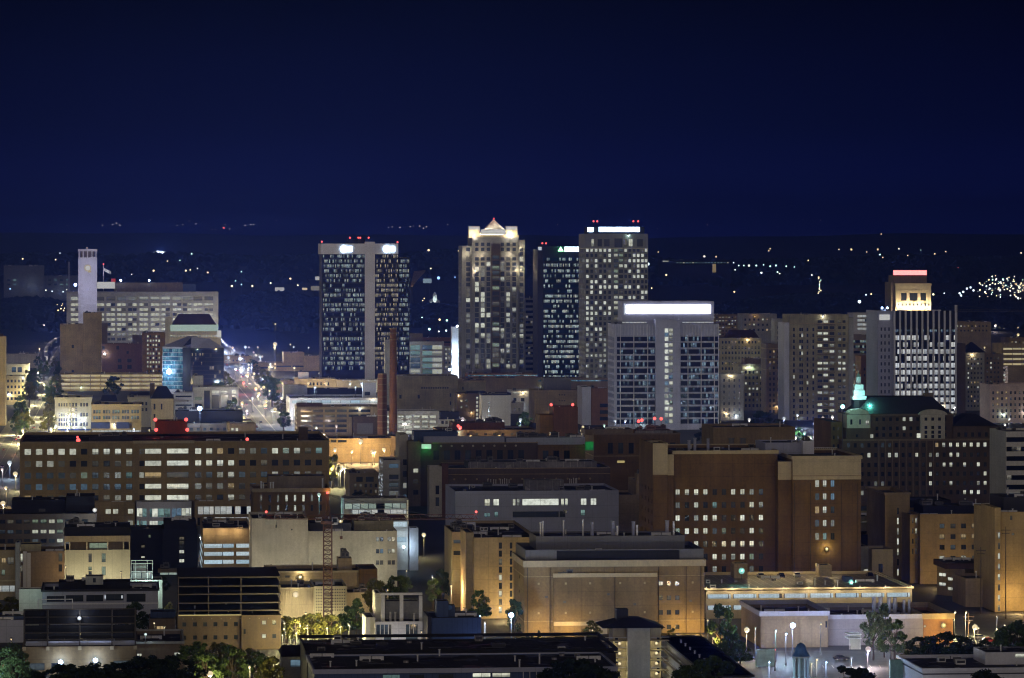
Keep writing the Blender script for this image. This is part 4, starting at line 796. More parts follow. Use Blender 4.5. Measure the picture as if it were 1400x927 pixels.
    b.mass('wall', 450, 534, 599.5, None, 0, 40, 'tan stone', [(452, 460, 601.5, 605, 'd'), (462, 474, 601.5, 605, 'd')], bands=((606, 607, 'tan stone'), (635, 637, 'brown concrete'))); b.mass('end_block', 534.3, 547, 597, None, -2, 30, 'brown concrete', [(539, 542, 616, 624, 'd')]); b.roofunits(4); b.finish()
    b = B('house_building', 'small cream two storey building with a dark flat roof below the orange lit hall', 'building', 478, 1800)
    b.mass('wall', 478, 517, 648, None, 0, 30, 'cream stone', [(487, 496, 652, 659, 'd'), (500, 511, 652, 659, 'd')] + grid(lin(486, 7, 5), 3.4, [664, 672, 680], 5, 'ddmd'), par=1.2, cap=(647, 649, 'cream stone')); b.roofunits(3); b.finish()
    b = B('apartment_building', 'white apartment block wrapped in string lights with blue lit balconies', 'apartment building', 524, 1750)
    b.mass('wall', 524, 547, 629, None, 0, 30, 'white panel', [(532, 545, y, y + 6, c) for y, c in ((634, 'b'), (649, 'd'), (660, 'u'), (671, 'h'), (681, 'd'))], side=sgrid(30, 3, 5, [636, 648, 660, 672, 684], 6, 'ud')); b.box('balcony', 532, 546, 656, 658, -1.6, 1.5, 'white metal'); b.box('balcony', 532, 546, 667, 669, -1.6, 1.5, 'white metal')
    q = M(); r = random.Random(3)
    for i in range(60): q.ball((b.U(524.5) - .3 + r.uniform(-.1, .1), r.uniform(1, 29), b.Z(r.uniform(631, 690))), .22, 'glow cool', 5, 3)
    b_l = q.build('string_lights', b.root); b.finish()
    b = B('lobby_building', 'long glass roofed lobby with two glowing bands of panes behind the crane', 'lobby', 470, 1480)
    b.mass('wall', 470, 556, 689, None, 0, 20, 'grey concrete', par=.3, roof='light roof'); b.mass('fascia', 470, 557, 681.5, 689, 1, 16, 'grey concrete', par=.2, roof='light roof')
    b.band(470.5, 555, [692.2], 7, 'ribbon mint'); b.band(481, 555, [700], 5.6, 'ribbon white', proud=.5); b.box('mast', 556.2, 558.3, 684, 760, -.8, .8, 'white metal'); b.finish()
    b = B('lobby_building', 'red tiled low building in front of the glowing lobby panes', 'lobby', 474, 1440); b.mass('wall', 474, 556, 713, None, 0, 16, 'dark brown brick', par=0); b.gable(470, 557, 703.5, 713, -1, 18, 'red roof', hip=.03); b.finish()
    b = B('lobby_building', 'blue white floodlit glass entrance beside the blank white building', 'lobby', 530, 1410); b.mass('wall', 530, 558, 712, None, 0, 14, 'white panel', par=.3); b.band(532, 556, [717, 730, 738], 7, 'ribbon ice'); light('POINT', b.root, (b.U(553), -5, b.Z(745)), 900, (.6, .85, 1), .4)
    b.beacon(552, 748, -4, part='floodlight', m='flood cool', r=.45, P=0, base=b.Z(752)); b.mass('portal', 560, 572, 722, None, -2, 8, 'white concrete', par=.2); b.finish()
    # ---- brick and stone university hospital, several wings
    b = B('hospital_building', 'dark brown brick hospital wing with stone corner piers and a green lit sign', 'hospital', 558, 1760)
    b.mass('corner_pier', 546, 557.6, 594, None, 8, 24, 'pale stone', [(551, 556, y, y + 8, c) for y, c in ((628, 'd'), (644, 'd'), (660, 'h'), (676, 'b'), (692, 'd'))]); b.mass('corner_pier', 558, 575, 603.5, None, -1.2, 14, 'brown concrete', [(565, 572, y, y + 6.5, c) for y, c in ((640.5, 'W'), (655, 'm'), (670, 'd'), (687, 'W'), (702, 'd'))])
    wl = grid(lin(596.5, 14.5, 9), 8, [622.5], 13, 'd'); b.mass('wall', 575.2, 735, 606, None, 0, 40, 'dark brown brick', wl, bands=((605.2, 606.6, 'tan stone'),))
    b.mass('wall', 735.2, 800, 609, None, -1, 40, 'brown brick', grid(lin(703 + 43, 14.5, 3), 8, [623], 12, 'd'))
    b.sign(576.5, 589.5, 607.5, 613.5, 0, 'glow green sign', 'green_sign', P=0); o = b.box('sign_frame', 576, 590, 606.8, 607.4, -.7, .6, 'steel'); light('POINT', o, (b.U(583), -2.2, b.Z(613)), 330, (.02, 1, .2), .3)
    b.box('green_panel', 800, 811.5, 605, 617, -1.2, 1, 'green paint'); light('POINT', b.root, (b.U(806), -4, b.Z(609)), 160, (.05, 1, .25), .3)
    for x in lin(603, 14.6, 8):
        q = M(); q.tube((b.U(x), -.25, b.Z(610)), (b.U(x), -.02, b.Z(610)), .5, .5, 'pale stone', 10); q.build('roundel', b.root)
    b.mass('roof_plant', 566, 626, 590, 606, 10, 14, 'blue panel', par=.3); b.mass('roof_plant', 580, 690, 597.5, 606, 4, 5, 'lilac concrete', par=.3); b.mass('roof_plant', 692, 800, 599, 609, 5, 12, 'lilac concrete', par=.3); b.roofunits(10, seed=5, vmin=.5); b.finish()
    b = B('hospital_building', 'brown brick hospital wing with tall dark windows left of the big brown hospital', 'hospital', 812, 1800)
    b.mass('wall', 812, 930, 594, None, 0, 40, 'brown brick', grid(lin(834.5, 14.2, 7), 7, [613], 15, 'd'), bands=((592.6, 594.4, 'brown concrete'), (623, 624.4, 'tan stone'))); b.mass('roof_plant', 800, 866, 587, 594.4, 6, 18, 'brown concrete', par=.3); b.mass('roof_plant', 868, 920, 589, 594.4, 6, 18, 'light roof', par=.3)
    for x, y in ((873, 576), (877.5, 574.8), (895, 572.5), (904, 573)): b.beacon(x, y, 12)
    b.box('yard_light', 844, 854, 630, 633, -8, .5, 'glow amber'); b.roofunits(6, seed=8); b.finish()
    b = B('brick_tower', 'dark red brick plant tower with red warning lights on its two corners', 'brick tower', 737, 1960)
    b.mass('wall', 757, 790, 556.5, None, 0, 20, 'red brick'); b.mass('wall', 738, 756.8, 567.5, None, 2, 18, 'brown brick'); b.beacon(753.5, 553.5, 1, base=b.Z(567), P=300); b.beacon(783, 553.5, 1, P=300); b.finish()
    b = B('flat_roof_building', 'long low brown block with dark plant on its roof under the red beacon', 'building', 600, 2080)
    b.mass('wall', 600, 735, 588, None, 0, 40, 'brown concrete', grid(lin(640, 12, 7), 4, [594], 3, 'dm')); b.mass('roof_plant', 618, 690, 578, 588.4, 12, 20, 'red brick', par=.4); b.beacon(629, 585, -1, r=1.0, P=400, base=b.Z(588)); b.beacon(626.5, 582.5, 4, r=.8, base=b.Z(588)); b.roofunits(8, seed=6)
    for x in (643.5, 682.5): b.beacon(x, 597.5, -3, part='wall_lamp', m='glow amber', r=1.0, P=1600, col=(1, .62, .25), base=b.Z(599))
    b.finish()
    b = B('hospital_building', 'low brown hospital wing with stone corner pier and a dark roof terrace', 'hospital', 587, 1690)
    b.mass('corner_pier', 587, 604, 638, None, -1, 12, 'pale stone', [(595.5, 600.5, y, y + 12, 'd') for y in (664, 680, 696)]); b.mass('corner_pier', 604.2, 613, 634.5, None, -.5, 8, 'red brick', par=.3); b.mass('wall', 613.2, 834, 641, None, 0, 44, 'dark brown brick', bands=((640.2, 641.4, 'tan stone'), (648.5, 649.2, 'tan stone')))
    for x in lin(621, 15.5, 13):
        q = M(); q.tube((b.U(x), -.2, b.Z(655.5)), (b.U(x), -.02, b.Z(655.5)), .45, .45, 'tan stone', 10); q.build('roundel', b.root)
    b.mass('roof_plant', 640, 816, 632, 641.3, 12, 20, 'light roof', par=.4); b.roofunits(7, seed=9, vmax=.25)
    r = random.Random(5); b.stacks([(x, 655 + r.uniform(0, 2), 665) for x in (667, 671, 675, 678, 684, 687, 690, 693, 696, 779, 781, 784, 786.5, 788.5)], v=-3, r=.14); b.finish()
    b = B('hospital_building', 'pale grey hospital block with a bright ribbon of white windows and white roof stacks', 'hospital', 622, 1545)
    wl = [(662.5, 670, 682.5, 692, 'W'), (674.5, 682.5, 682.5, 692, 'W'), (701, 705, 682.5, 692, 'w'), (706.5, 710.5, 682.5, 692, 'h'), (714, 764, 682.5, 692, 'W'), (767, 771.5, 682.5, 692, 'w'), (772.5, 776.5, 682.5, 692, 'w'), (794, 802, 682.5, 692, 'W'), (807.5, 815.5, 682.5, 692, 'W'), (701, 764, 700, 708, 'd'), (765, 773, 700, 708, 'd'), (770, 776, 698, 703, 'm'), (794, 800, 698, 706, 'c'), (662, 670, 701.5, 707, 'c'), (676, 681, 700, 707, 'c')]
    b.mass('wall', 622, 846, 671.5, None, 0, 46, 'lilac concrete', wl); b.box('penthouse', 718, 771, 657, 671.5, 18, 8, 'light roof'); b.roofunits(6, seed=3); b.finish()
    b = B('hospital_building', 'stepped tan hospital block between the pale grey block and the big brown hospital', 'hospital', 846, 1590)
    b.mass('wall', 846.5, 886, 676.5, None, 0, 30, 'tan stone'); b.mass('wall', 870, 893, 657, None, 4, 26, 'tan stone', par=.5); b.mass('penthouse', 871, 882, 648, 657.4, 8, 8, 'tan stone'); b.roofunits(3); b.finish()
    b = B('brick_building', 'long blank tan brick block with thin grey stacks behind the big brown hospital', 'building', 975, 1500)
    b.mass('wall', 975, 1087, 584, None, 0, 30, 'tan brick'); b.box('penthouse', 1036, 1062, 603, 612, -12, 6, 'white concrete'); b.stacks([(1000, 600, 620), (1016, 600, 620)], 'grey panel', r=1, v=-20); b.finish()
middle()
# ------------------------------------------------------------------ hospitals and blocks nearer the overlook
def front():
    b = B('hospital_building', 'long brown brick hospital across the left with square windows and a curved white bay', 'hospital', 27, 1640)
    rows = [618, 634.5, 650.5, 666.2, 681.8]; lc = lin(38, 15.4, 10); rc = lin(271, 15, 12)
    P1 = ['WwWWWdWWWW', 'mhhmddmdmh', 'uuuumgumhc', 'ubuubbuubb', 'ydmmdddmhw']
    P2 = ['WwydhhuWhWmc', 'WwWwddmddddd', 'muhhumuhuhmm', 'hmhymudhmhuh', 'mmdhmdmmdhdm']
    wl = grid(lc, 8.6, rows, 8, P1) + grid(rc, 8.6, rows, 8, P2)
    for y, c in zip(rows, ('mW', 'dW', 'hy', 'dW', 'dW')): wl += [(190.6, 197, y - 3.8, y + 3.8, c[0]), (198, 220.6, y - 3.8, y + 3.8, c[1])]
    for y, c in zip(rows, 'WWuWW'): wl.append((228, 257.8, y - 3.8, y + 3.8, c))
    b.mass('wall', 27, 450, 604.6, None, 0, 84, 'khaki brick', wl, side=sgrid(20, 2, 3, rows, 8, 'Wdmu'), bands=((604, 606.2, 'tan stone'), (685, 686.4, 'tan stone')))
    b.mass('central_bay', 181.5, 186, 603.5, 686, -.4, .38, 'khaki brick', par=0); b.box('parapet', 181.5, 266, 603.4, 607.2, -.6, .4, 'cream stone')
    b.mass('lower_block', 130, 184.5, 687, None, -10, 9.8, 'khaki brick', grid([148, 158, 178.5], 7, [700, 716], 6.4, ['WWW', '.dW']))
    q = M(); u0, u1 = b.U(186.5, -10), b.U(262, -10); c = (u0 + u1) / 2; rx = (u1 - u0) / 2; zt, zb = b.Z(686.5, -10), 0
    n = 14; pts = [(c - rx * cos(pi * i / n), -10 - 5 * sin(pi * i / n)) for i in range(n + 1)]
    for i in range(n):
        (xa, ya), (xb, yb) = pts[i], pts[i + 1]; q.poly([(xa, ya, zb), (xb, yb, zb), (xb, yb, zt), (xa, ya, zt)], 'white concrete')
    q.poly([(x, y, zt - .02) for x, y in pts] + [(u1, -.5, zt - .02), (u0, -.5, zt - .02)], 'light roof'); q.poly([(u0, -.5, zb), (u0, -10, zb), (u0, -10, zt), (u0, -.5, zt)], 'white concrete'); q.poly([(u1, -10, zb), (u1, -.5, zb), (u1, -.5, zt), (u1, -10, zt)], 'white concrete'); bay = q.build('curved_bay', b.root)
    for y0, y1 in ((696.5, 708), (713.5, 723)):
        for i in range(1, n - 1):
            (xa, ya), (xb, yb) = pts[i], pts[i + 1]; z0, z1 = b.Z(y1, -14), b.Z(y0, -14); g = M(); t = .06
            f = lambda x, y: (c + (x - c) * 1.008, -10 + (y + 10) * 1.02)
            (xa, ya), (xb, yb) = f(xa, ya), f(xb, yb); e = .06 if i % 4 else .3
            xa, xb = xa + (xb - xa) * e, xb - (xb - xa) * .06; g.poly([(xa, ya, z0), (xb, yb, z0), (xb, yb, z1), (xa, ya, z1)], R.choice(['W', 'c', 'c', 'w', 'b'])); g.build('window', bay)
    b.mass('lower_block', 266, 344, 687, None, -10, 9.8, 'khaki brick'); 
    for x0, x1 in ((270, 292), (293, 320), (321, 343)): b.band(x0, x1, [699.5, 714.5], 10.5, 'ribbon white', v=-10)
    b.mass('penthouse', 213, 256, 576, 594, 66, 14, 'red brick', par=.4)
    for x, y in ((212.5, 574.5), (254.5, 574.5), (213.5, 588.5), (256, 588.5)): b.beacon(x, y, 64, r=.8, P=160, base=b.Z(592, 66))
    b.beacon(107, 602.5, 2, r=.9, base=b.Z(605)); b.beacon(338, 602, 2, r=.7, base=b.Z(605)); b.beacon(106, 598, 20, r=.5, base=b.Z(605))
    b.mass('lift_house', 409, 421, 586, 603, 12, 8, 'dark brown brick', par=.2); u = b.last; b.mass('roof_plant', 122, 182, 597, 603, 30, 12, 'frame dark' if False else 'slate', par=.3); b.roofunits(3, seed=2); b.finish()
    b = B('hospital_building', 'brown brick block with slender lit windows in front of the long brown hospital', 'hospital', 346, 1570)
    wl = [(x - 1.7, x + 1.7, y - h, y + h, c) for y, h, pat in ((681.5, 4.6, 'mdhwwWhm'), (695, 4, 'mdhdwhdd')) for x, c in zip(lin(357, 11.6, 8), pat)]
    b.mass('wall', 346, 450, 671, None, 0, 30, 'brown brick', wl, cap=(668, 673, 'tan stone')); b.mass('plant_room', 367, 444, 651, 668, 10, 14, 'brown concrete', par=.3); b.stacks([(357, 659, 668), (360, 660.5, 668), (370, 660, 668), (373.5, 660, 668), (441, 655, 668)], r=.3, v=4); b.beacon(449.5, 674, -.6, r=.6, m='glow orange', P=200, col=(1, .4, .1)); b.finish()
    b = B('office_building', 'dark flat roofed office with scattered greenish lit windows at the left edge', 'office building', -20, 1450)
    rows = [713.5, 727.5, 740]; wl = grid(lin(3, 11.3, 11), 8.4, rows, 5.6, ['dmdmgghgmdd', 'uuddwwwgggd', 'dddduduwwdd'])
    b.mass('wall', -20, 132, 703, None, 0, 30, 'dark brown brick', wl); b.mass('plant_room', 16, 90, 684, 702, 6, 18, 'black cladding', par=.3); b.mass('plant_room', 90.3, 129, 679.5, 700, 4, 20, 'black cladding', par=.3); b.box('louvre', 53, 62, 696, 700, 5.8, .18, 'steel'); b.beacon(129.5, 698.5, -.5, part='wall_lamp', m='glow white', r=.8, P=200, col=(1, 1, .9), base=b.Z(700)); b.finish()
    b = B('office_building', 'pale panelled building with an open top loggia and two slots of green lit windows', 'office building', 88, 1330)
    b.mass('wall', 88, 178, 752, None, 0, 28, 'cream panel', [(121, 125.5, y, y + h, c) for y, h, c in ((757, 12, 'm'), (775, 5, 'g'), (781, 8, 'd'))] + [(139, 144.5, y, y + h, c) for y, h, c in ((757, 12, 'g'), (775, 12, 'g'))], par=0)
    b.mass('loggia_core', 96, 170, 741, 752, 3, 20, 'brown concrete', [(122, 147, 742.5, 750.5, 'g')], par=0); b.mass('attic', 88, 178, 733, 741.2, 0, 28, 'tan stone', par=.3); b.mass('plant_room', 88, 178, 721, 733, 2, 24, 'black cladding', par=.3)
    for x in (88.2, 94.5, 118, 146.5, 168, 176.2): b.box('loggia_post', x, x + 1.6, 741.3, 752, .2, 1, 'cream stone')
    light('POINT', b.root, (b.U(107), -9, b.Z(798)), 2600, (1, .93, .7), .5); light('POINT', b.root, (b.U(160), -9, b.Z(798)), 2600, (1, .93, .7), .5); b.roofunits(2); b.finish()
    b = B('office_building', 'tan building cut by the left edge with lit ground floor shop windows', 'office building', -20, 1290)
    b.mass('wall', -20, 20.5, 752, None, 0, 26, 'tan stone', [(2, 8, 763, 771, 'y'), (10, 19, 762, 772, 'm'), (2, 7, 779, 787, 'g'), (-8, 0, 763, 771, 'd')], bands=((793, 795, 'cream stone'),)); b.band(-18, 20, [805], 8, 'ribbon white'); b.mass('stair_tower', 21, 27, 742, None, -2, 12, 'grey concrete', par=.4); b.finish()
    b = B('office_building', 'low brown building with white pilasters tucked behind the left edge tan building', 'office building', 27, 1320)
    b.mass('wall', 27, 88, 754, None, 0, 22, 'brown concrete', [(28, 31, 757, 768, 'w'), (28, 31, 773, 783, 'm'), (80, 85, 757, 768, 'm'), (80, 85, 772, 782, 'd')]); b.box('pilaster', 31.5, 36.5, 754, 805, -.4, .38, 'white concrete'); b.box('pilaster', 37, 42, 756, 805, -.4, .38, 'white concrete'); b.mass('parapet_block', 27, 56, 744, 754.3, 6, 10, 'olive brick', par=.3); b.finish()
    b = B('office_building', 'black clad building with a central strip of lit stair windows', 'office building', 222, 1390)
    b.mass('wall', 222, 270, 723, None, 0, 24, 'black cladding', [(245, 252, y, y + 5, c) for y, c in ((734, 'm'), (740, 'm'), (746, 'd'), (752, 'W'), (758, 'd'), (764.5, 'W'))]); b.mass('plant_room', 224, 268, 712.5, 723.3, 3, 18, 'black cladding', par=.3); b.mass('wing', 178.3, 221.8, 723, None, 4, 20, 'black cladding', [(193, 198, 745, 749, 'm'), (203, 206, 731, 735, 'g'), (193, 198, 760, 763, 'w')], par=.4); b.mass('fascia', 216, 272, 778, 783, -5, 4.5, 'brown concrete', par=.2); b.roofunits(2)
    b.band(218, 271, [784.5], 3, 'ribbon mint', v=-5); b.finish()
    b = B('parking_garage', 'tan parking garage with four glowing ice blue ribbon openings', 'parking garage', 277, 1360)
    b.mass('wall', 277, 344, 722, None, 0, 50, 'tan stone', [], par=1.0); 
    for x0, x1 in ((278, 319.5), (322, 343)): b.band(x0, x1, [746.5, 757.5, 768.5, 780], 5.4, 'ribbon ice', proud=.04)
    for y in (746.5, 757.5, 768.5, 780):
        q = M(); z0, z1 = b.Z(y + 2.7), b.Z(y - 2.7); q.poly([(-.05, 48, z0), (-.05, 2, z0), (-.05, 2, z1), (-.05, 48, z1)], 'ribbon ice'); q.build('ribbon_window', b.root)
    o = b.box('top_lamp', 277.5, 343, 723, 723.6, -1.4, .4, 'steel'); 
    for x in (285, 305, 325): light('POINT', o, (b.U(x), -2.0, b.Z(726)), 330, (1, .7, .38), .3)
    b.roofunits(2); b.finish()
    b = B('blank_building', 'large blank off white building with a few small square windows at its right end', 'building', 344, 1335)
    wl = [(x, x + 4.6, y - 3, y + 3, c) for y, pat in ((738.5, 'huuh'), (755, 'ubuh'), (770.5, 'mmmd')) for x, c in zip((514, 519.4, 530, 535.4), pat)]
    b.mass('wall', 344, 421, 709, None, 0, 34, 'pale stone', [(376, 379, 714.5, 722, 'd'), (398, 400, 723.5, 725.5, 'd')]); b.mass('wall', 421.2, 543, 727, None, .15, 34, 'pale stone', wl); b.mass('plant_room', 423, 480, 716, 727.3, 12, 16, 'slate', par=.3); b.mass('plant_room', 484, 538, 713, 727, 16, 14, 'olive brick', par=.3); [light('POINT', b.root, (b.U(x), -10, b.Z(y)), P, (1, .95, .7), .5) for x, y, P in ((365, 780, 1700), (440, 776, 1100), (505, 776, 1500))]; b.roofunits(5, seed=4); b.beacon(466, 713.5, 10, part='yard_lamp', m='glow amber', r=.7, P=500, col=(1, .9, .7)); b.finish()
    b = B('workshop_building', 'low tan building with rooftop machines in front of the blank off white building', 'workshop', 366, 1285)
    b.mass('wall', 366, 495, 782, None, 0, 24, 'tan stone', [(390, 396, 787, 790, 'm')], cap=(781, 783.5, 'cream stone')); b.mass('wall', 491, 516, 779, None, -1, 20, 'brown brick', par=.5); b.mass('tank_house', 462, 481, 764, 782, 8, 8, 'tan stone', par=.3); b.roofunits(9, seed=12, lo=1.5, hi=3); b.beacon(410.5, 789.5, -.6, part='wall_lamp', m='glow amber', r=.7, P=700, col=(1, .85, .5), base=b.Z(791)); b.finish()
    b = B('theatre_building', 'cream lit hall with vertical fins and a pierced checker screen beside the crane mast', 'theatre', 383, 1228)
    b.mass('wall', 383, 429, 804, None, 0, 24, 'cream stone', bands=((803.5, 806, 'cream stone'),)); b.mass('wall', 429.2, 474, 802, None, -1, 26, 'cream panel', [(x, x + 1.5, y, y + 1.6, 'd') for x in lin(432, 3.2, 13) for y in lin(806, 4, 8)]); b.mass('wall', 474.2, 506, 811, None, 0, 22, 'cream stone')
    for x in lin(384.5, 2.3, 20): b.box('fin', x, x + .7, 807, 842, -.5, .48, 'cream stone')
    for x, y in ((403.5, 813), (453, 845), (419, 838), (392, 838)): light('POINT', b.root, (b.U(x), -5, b.Z(y)), 1100, (1, .84, .5), .3)
    b.beacon(404, 813, -1, part='wall_lamp', m='glow warm', r=.9, P=0, base=b.Z(815)); b.roofunits(4, seed=7); b.finish()
    # half built steel deck over a brick base
    b = B('unfinished_building', 'dark unfinished steel frame standing on a brown building with small square windows', 'construction', 243, 1130)
    b.mass('wall', 243, 330, 842, None, 0, 36, 'dark brown brick', grid([252, 266.5, 280.5, 294.5, 308.5, 322.5], 5.6, [854, 872], 6, ['ddmddd', 'dddddd']), par=.3); b.mass('wall', 330.2, 384, 842, None, -1, 36, 'dark brown brick', [(333, 336, 861, 868, 'd')] + grid([361, 375], 5.6, [852.5, 871], 6, ['Wd', 'Wd']), par=.3)
    b.box('lit_edge', 244, 330, 840.8, 842.2, -.5, .45, 'glow amber')
    for x in (244, 285, 329.5, 382): 
        for v in (.5, 18, 34): b.box('column', x - .8, x + .8, 788, 842, v, .8, 'bronze steel')
    for y in (789, 801, 812, 824, 834.5): b.box('beam', 243, 384, y, y + 1.8, 0, .45, 'bronze steel'); b.box('deck', 243.5, 383.5, y + .2, y + 1.6, .46, 34, 'black cladding')
    for x in (244.5, 384.5 - 1.5): 
        for y in (789, 801, 812, 824): b.box('side_beam', x, x + 1, y, y + 1.4, 35, .4, 'bronze steel')
    for x, y in ((300, 806), (318, 807), (357, 806), (360, 817)): b.box('work_light', x, x + 9, y, y + 2.2, 20, .3, 'glow dim')
    for x in lin(250, 13, 10): b.box('wall_lamp', x, x + .9, 846, 846.9, -1.3 if x > 329 else -.3, .28, 'glow dim')
    b.finish()
    # brick building with rooftop screens
    b = B('office_building', 'brown brick building under a tall rooftop screen of dark panels in a steel frame', 'office building', 30, 1062)
    b.mass('wall', 30, 186, 884.5, None, 0, 40, 'tan brick', [(35, 61, 907, 917, 'u'), (155, 180, 904.5, 912, 'u'), (70, 80, 907, 917, 'd')], par=.5); b.mass('wing', 186.3, 250, 881, None, 4, 34, 'brown concrete', [(187, 194, 895, 900.5, 'W'), (238, 248, 894, 899, 'w')], cap=(879, 882, 'grey concrete'))
    for x in (33, 65, 109, 153, 185): b.box('screen_post', x - .9, x + .9, 833, 886, -.2, .5, 'bronze steel'); b.box('pier_cap', x - 2.4, x + 2.4, 884.5, 889.5, -.5, .46, 'cream stone')
    for y in (833, 843.5, 853, 865, 874.5): b.box('screen_rail', 33, 185.5, y, y + 1.2, -.25, .3, 'bronze steel')
    for x0, x1 in ((34.2, 64), (66.2, 108), (110.2, 152), (154.2, 184)):
        for y0, y1 in ((834.4, 853), (855, 865), (866.4, 874)): b.box('screen_panel', x0, x1, y0, y1, .1, .2, 'black cladding')
    b.box('parapet_light', 35, 184, 877, 883, .6, .3, 'lilac concrete')
    q = M()
    for x in (51, 66, 87, 98): q.box(b.U(x), b.U(x) + .25, 6, 6.25, b.Z(838), b.Z(822 if x in (51, 98) else 836.5), 'white metal')
    q.box(b.U(51), b.U(99), 6, 6.2, b.Z(823), b.Z(822), 'white metal'); q.box(b.U(66), b.U(87.5), 5.7, 5.95, b.Z(837.2), b.Z(836.4), 'white metal'); q.box(b.U(66), b.U(87.5), 5.7, 5.95, b.Z(851), b.Z(850), 'white metal'); q.box(b.U(66), b.U(66.8), 5.7, 5.95, b.Z(851), b.Z(836.4), 'white metal'); q.box(b.U(87), b.U(87.8), 5.7, 5.95, b.Z(851), b.Z(836.4), 'white metal'); q.tube((b.U(66.5), 5.8, b.Z(837)), (b.U(87), 5.8, b.Z(850)), .1, .1, 'white metal', 5); q.build('gantry', b.root)
    for x, y in ((83, 906), (130.5, 904)): b.beacon(x, y, -1.6, part='floodlight', m='star blue', r=.62, P=900, col=(.7, .8, 1), base=b.Z(y + 3))
    b.beacon(108.5, 846, -.9, part='floodlight', m='glow cool', r=.55, P=400, col=(.7, .8, 1), base=b.Z(849)); b.beacon(199, 869, 3, part='floodlight', m='glow mint', r=.4, P=250, col=(.7, .9, 1), base=b.Z(880)); b.finish()
    b = B('workshop_building', 'long low lilac walled workshop with dark door bays and a box on its roof', 'workshop', 58, 1180)
    b.mass('wall', 58, 216, 808, None, 0, 26, 'lilac concrete', [(64, 88, 815, 823, 'd'), (90, 114, 814, 823, 'd'), (118, 141, 814, 823, 'd'), (145, 169, 813, 822, 'd'), (173, 199, 813, 824, 'd')], bands=((825, 827, 'white concrete'),), cap=(806.5, 809, 'slate')); b.mass('roof_plant', 80, 178, 797, 806, 8, 12, 'black cladding', par=.2); b.mass('roof_box', 117, 141, 788.5, 800, 6, 7, 'grey concrete', [(127, 131, 791, 797, 'd')], par=.2)
    for x in (143, 166): b.box('door_lamp', x, x + 1.6, 815, 819, -.3, .28, 'glow cool')
    b.mass('side_wall', 26, 57.8, 805, None, 4, 6, 'white panel', par=.2); light('POINT', b.root, (b.U(40), -3, b.Z(808)), 350, (.6, 1, .85), .3); b.finish()
    b = B('greenhouse', 'small framed glass pavilion glowing pale green behind the lilac workshop', 'pavilion', 178, 1260)
    b.mass('wall', 178, 222, 793, None, 0, 12, 'white panel', par=.2); u0, u1 = b.U(179), b.U(209)
    for x in (179, 185, 201, 208): b.box('post', x, x + .8, 766, 793, .5, .3, 'white metal')
    for y in (766, 770, 781): b.box('rail', 179, 209, y, y + .9, .45, .3, 'white metal')
    b.band(180, 208, [787], 8, 'ribbon mint', v=1); b.box('core', 182, 200, 771, 793, 3, 4, 'grey concrete'); light('POINT', b.root, (b.U(200), -4, b.Z(797)), 1500, (.6, 1, .85), .3); b.finish()
    b = B('shed_building', 'low violet lit wall of a shed at the far left behind the utility pole', 'shed', -20, 1150); b.mass('wall', -20, 34, 848, None, 0, 14, 'lilac concrete', par=.3); b.mass('roof_plant', -20, 40, 843, 849, 5, 12, 'blue panel', par=.2); b.finish()
    b = B('shed_building', 'small dark blue roofed shed right of the round green tree', 'shed', 204, 1150); b.mass('wall', 204, 240, 846, None, 0, 16, 'brown concrete', [(214, 225, 856, 870, 'y')], par=.3); b.mass('roof_plant', 206, 240, 837, 846, 6, 9, 'blue panel', par=.2); b.finish()
    # lower middle
    b = B('concrete_building', 'tan concrete building with two dark window strips and angled balconies on its left side', 'office building', 648, 1225)
    wl = [(682, 686.4, y, y + 8.5, c) for y, c in zip(lin(742, 11, 9), 'ddmdWdWmW')] + [(697, 700.6, y, y + 8.5, 'd') for y in lin(742, 11, 9)]
    b.mass('wall', 648, 736, 735, None, 0, 76, 'tan stone', wl, side=[(4 + i * 12, 9, y, y + 6, 'd' if (i + y) % 3 else 'u') for i in range(6) for y in (742, 754, 766)]); b.mass('stair_tower', 637, 647.7, 728, None, 4, 20, 'tan stone', par=.3); b.mass('balcony_wing', 618, 647, 727, None, 40, 30, 'tan stone', [(620, 636, 738, 743, 'u'), (620, 636, 753, 759, 'd')], par=.3); b.roofunits(8, seed=2)
    for x in (700, 722): light('POINT', b.root, (b.U(x - 15), -8, 3), 3800, (1, .72, .32), .4)
    b.finish()
    b = B('blank_building', 'wide tan brick building with almost no windows under grey rooftop plant screens', 'building', 717, 1175)
    wl = grid([903.5, 914.5, 926], 6, [799.5, 819, 839, 859], 6.4, ['Wmm', 'ddd', 'mdd', 'dmd']) + grid([767, 780, 793], 6, [860], 5.6, 'dmd')
    b.mass('wall', 717, 963, 775, None, 0, 34, 'tan brick', wl, side=[(14, 3, y, y + 5, 'd') for y in (792, 812, 832, 850)], par=.2, cap=(767, 775.6, 'cream stone'), bands=((788, 789.4, 'tan stone'), (849, 850.4, 'tan stone')))
    b.mass('screen', 718.5, 962, 752, 767, 2, 30, 'grey panel', par=1.2); b.mass('screen', 733, 936, 733.5, 752, 10, 20, 'grey panel', par=.5); b.box('dark_panel', 761, 929, 753.4, 766, 1.9, .09, 'black cladding')
    b.mass('raised_bay', 757, 898, 789.8, 868, -.9, .88, 'tan brick', par=0); b.box('cornice', 756.5, 898.5, 784.5, 790, -1.2, 1.1, 'cream stone'); b.box('base_panel', 757, 806, 850.6, 856, -1.05, .14, 'cream stone'); b.box('base_panel', 806, 830, 850.6, 868, -1.05, .14, 'cream stone')
    for y in (798.3, 838.5):
        for x in (736.5, 773.5, 807, 848, 881.5, 947): 
            if not (x == 848 and y > 800): b.box('wall_plate', x - 1.3, x + 1.3, y - 1.4, y + 1.4, -1.05 if 757 < x < 898 else -.15, .14, 'cream stone')
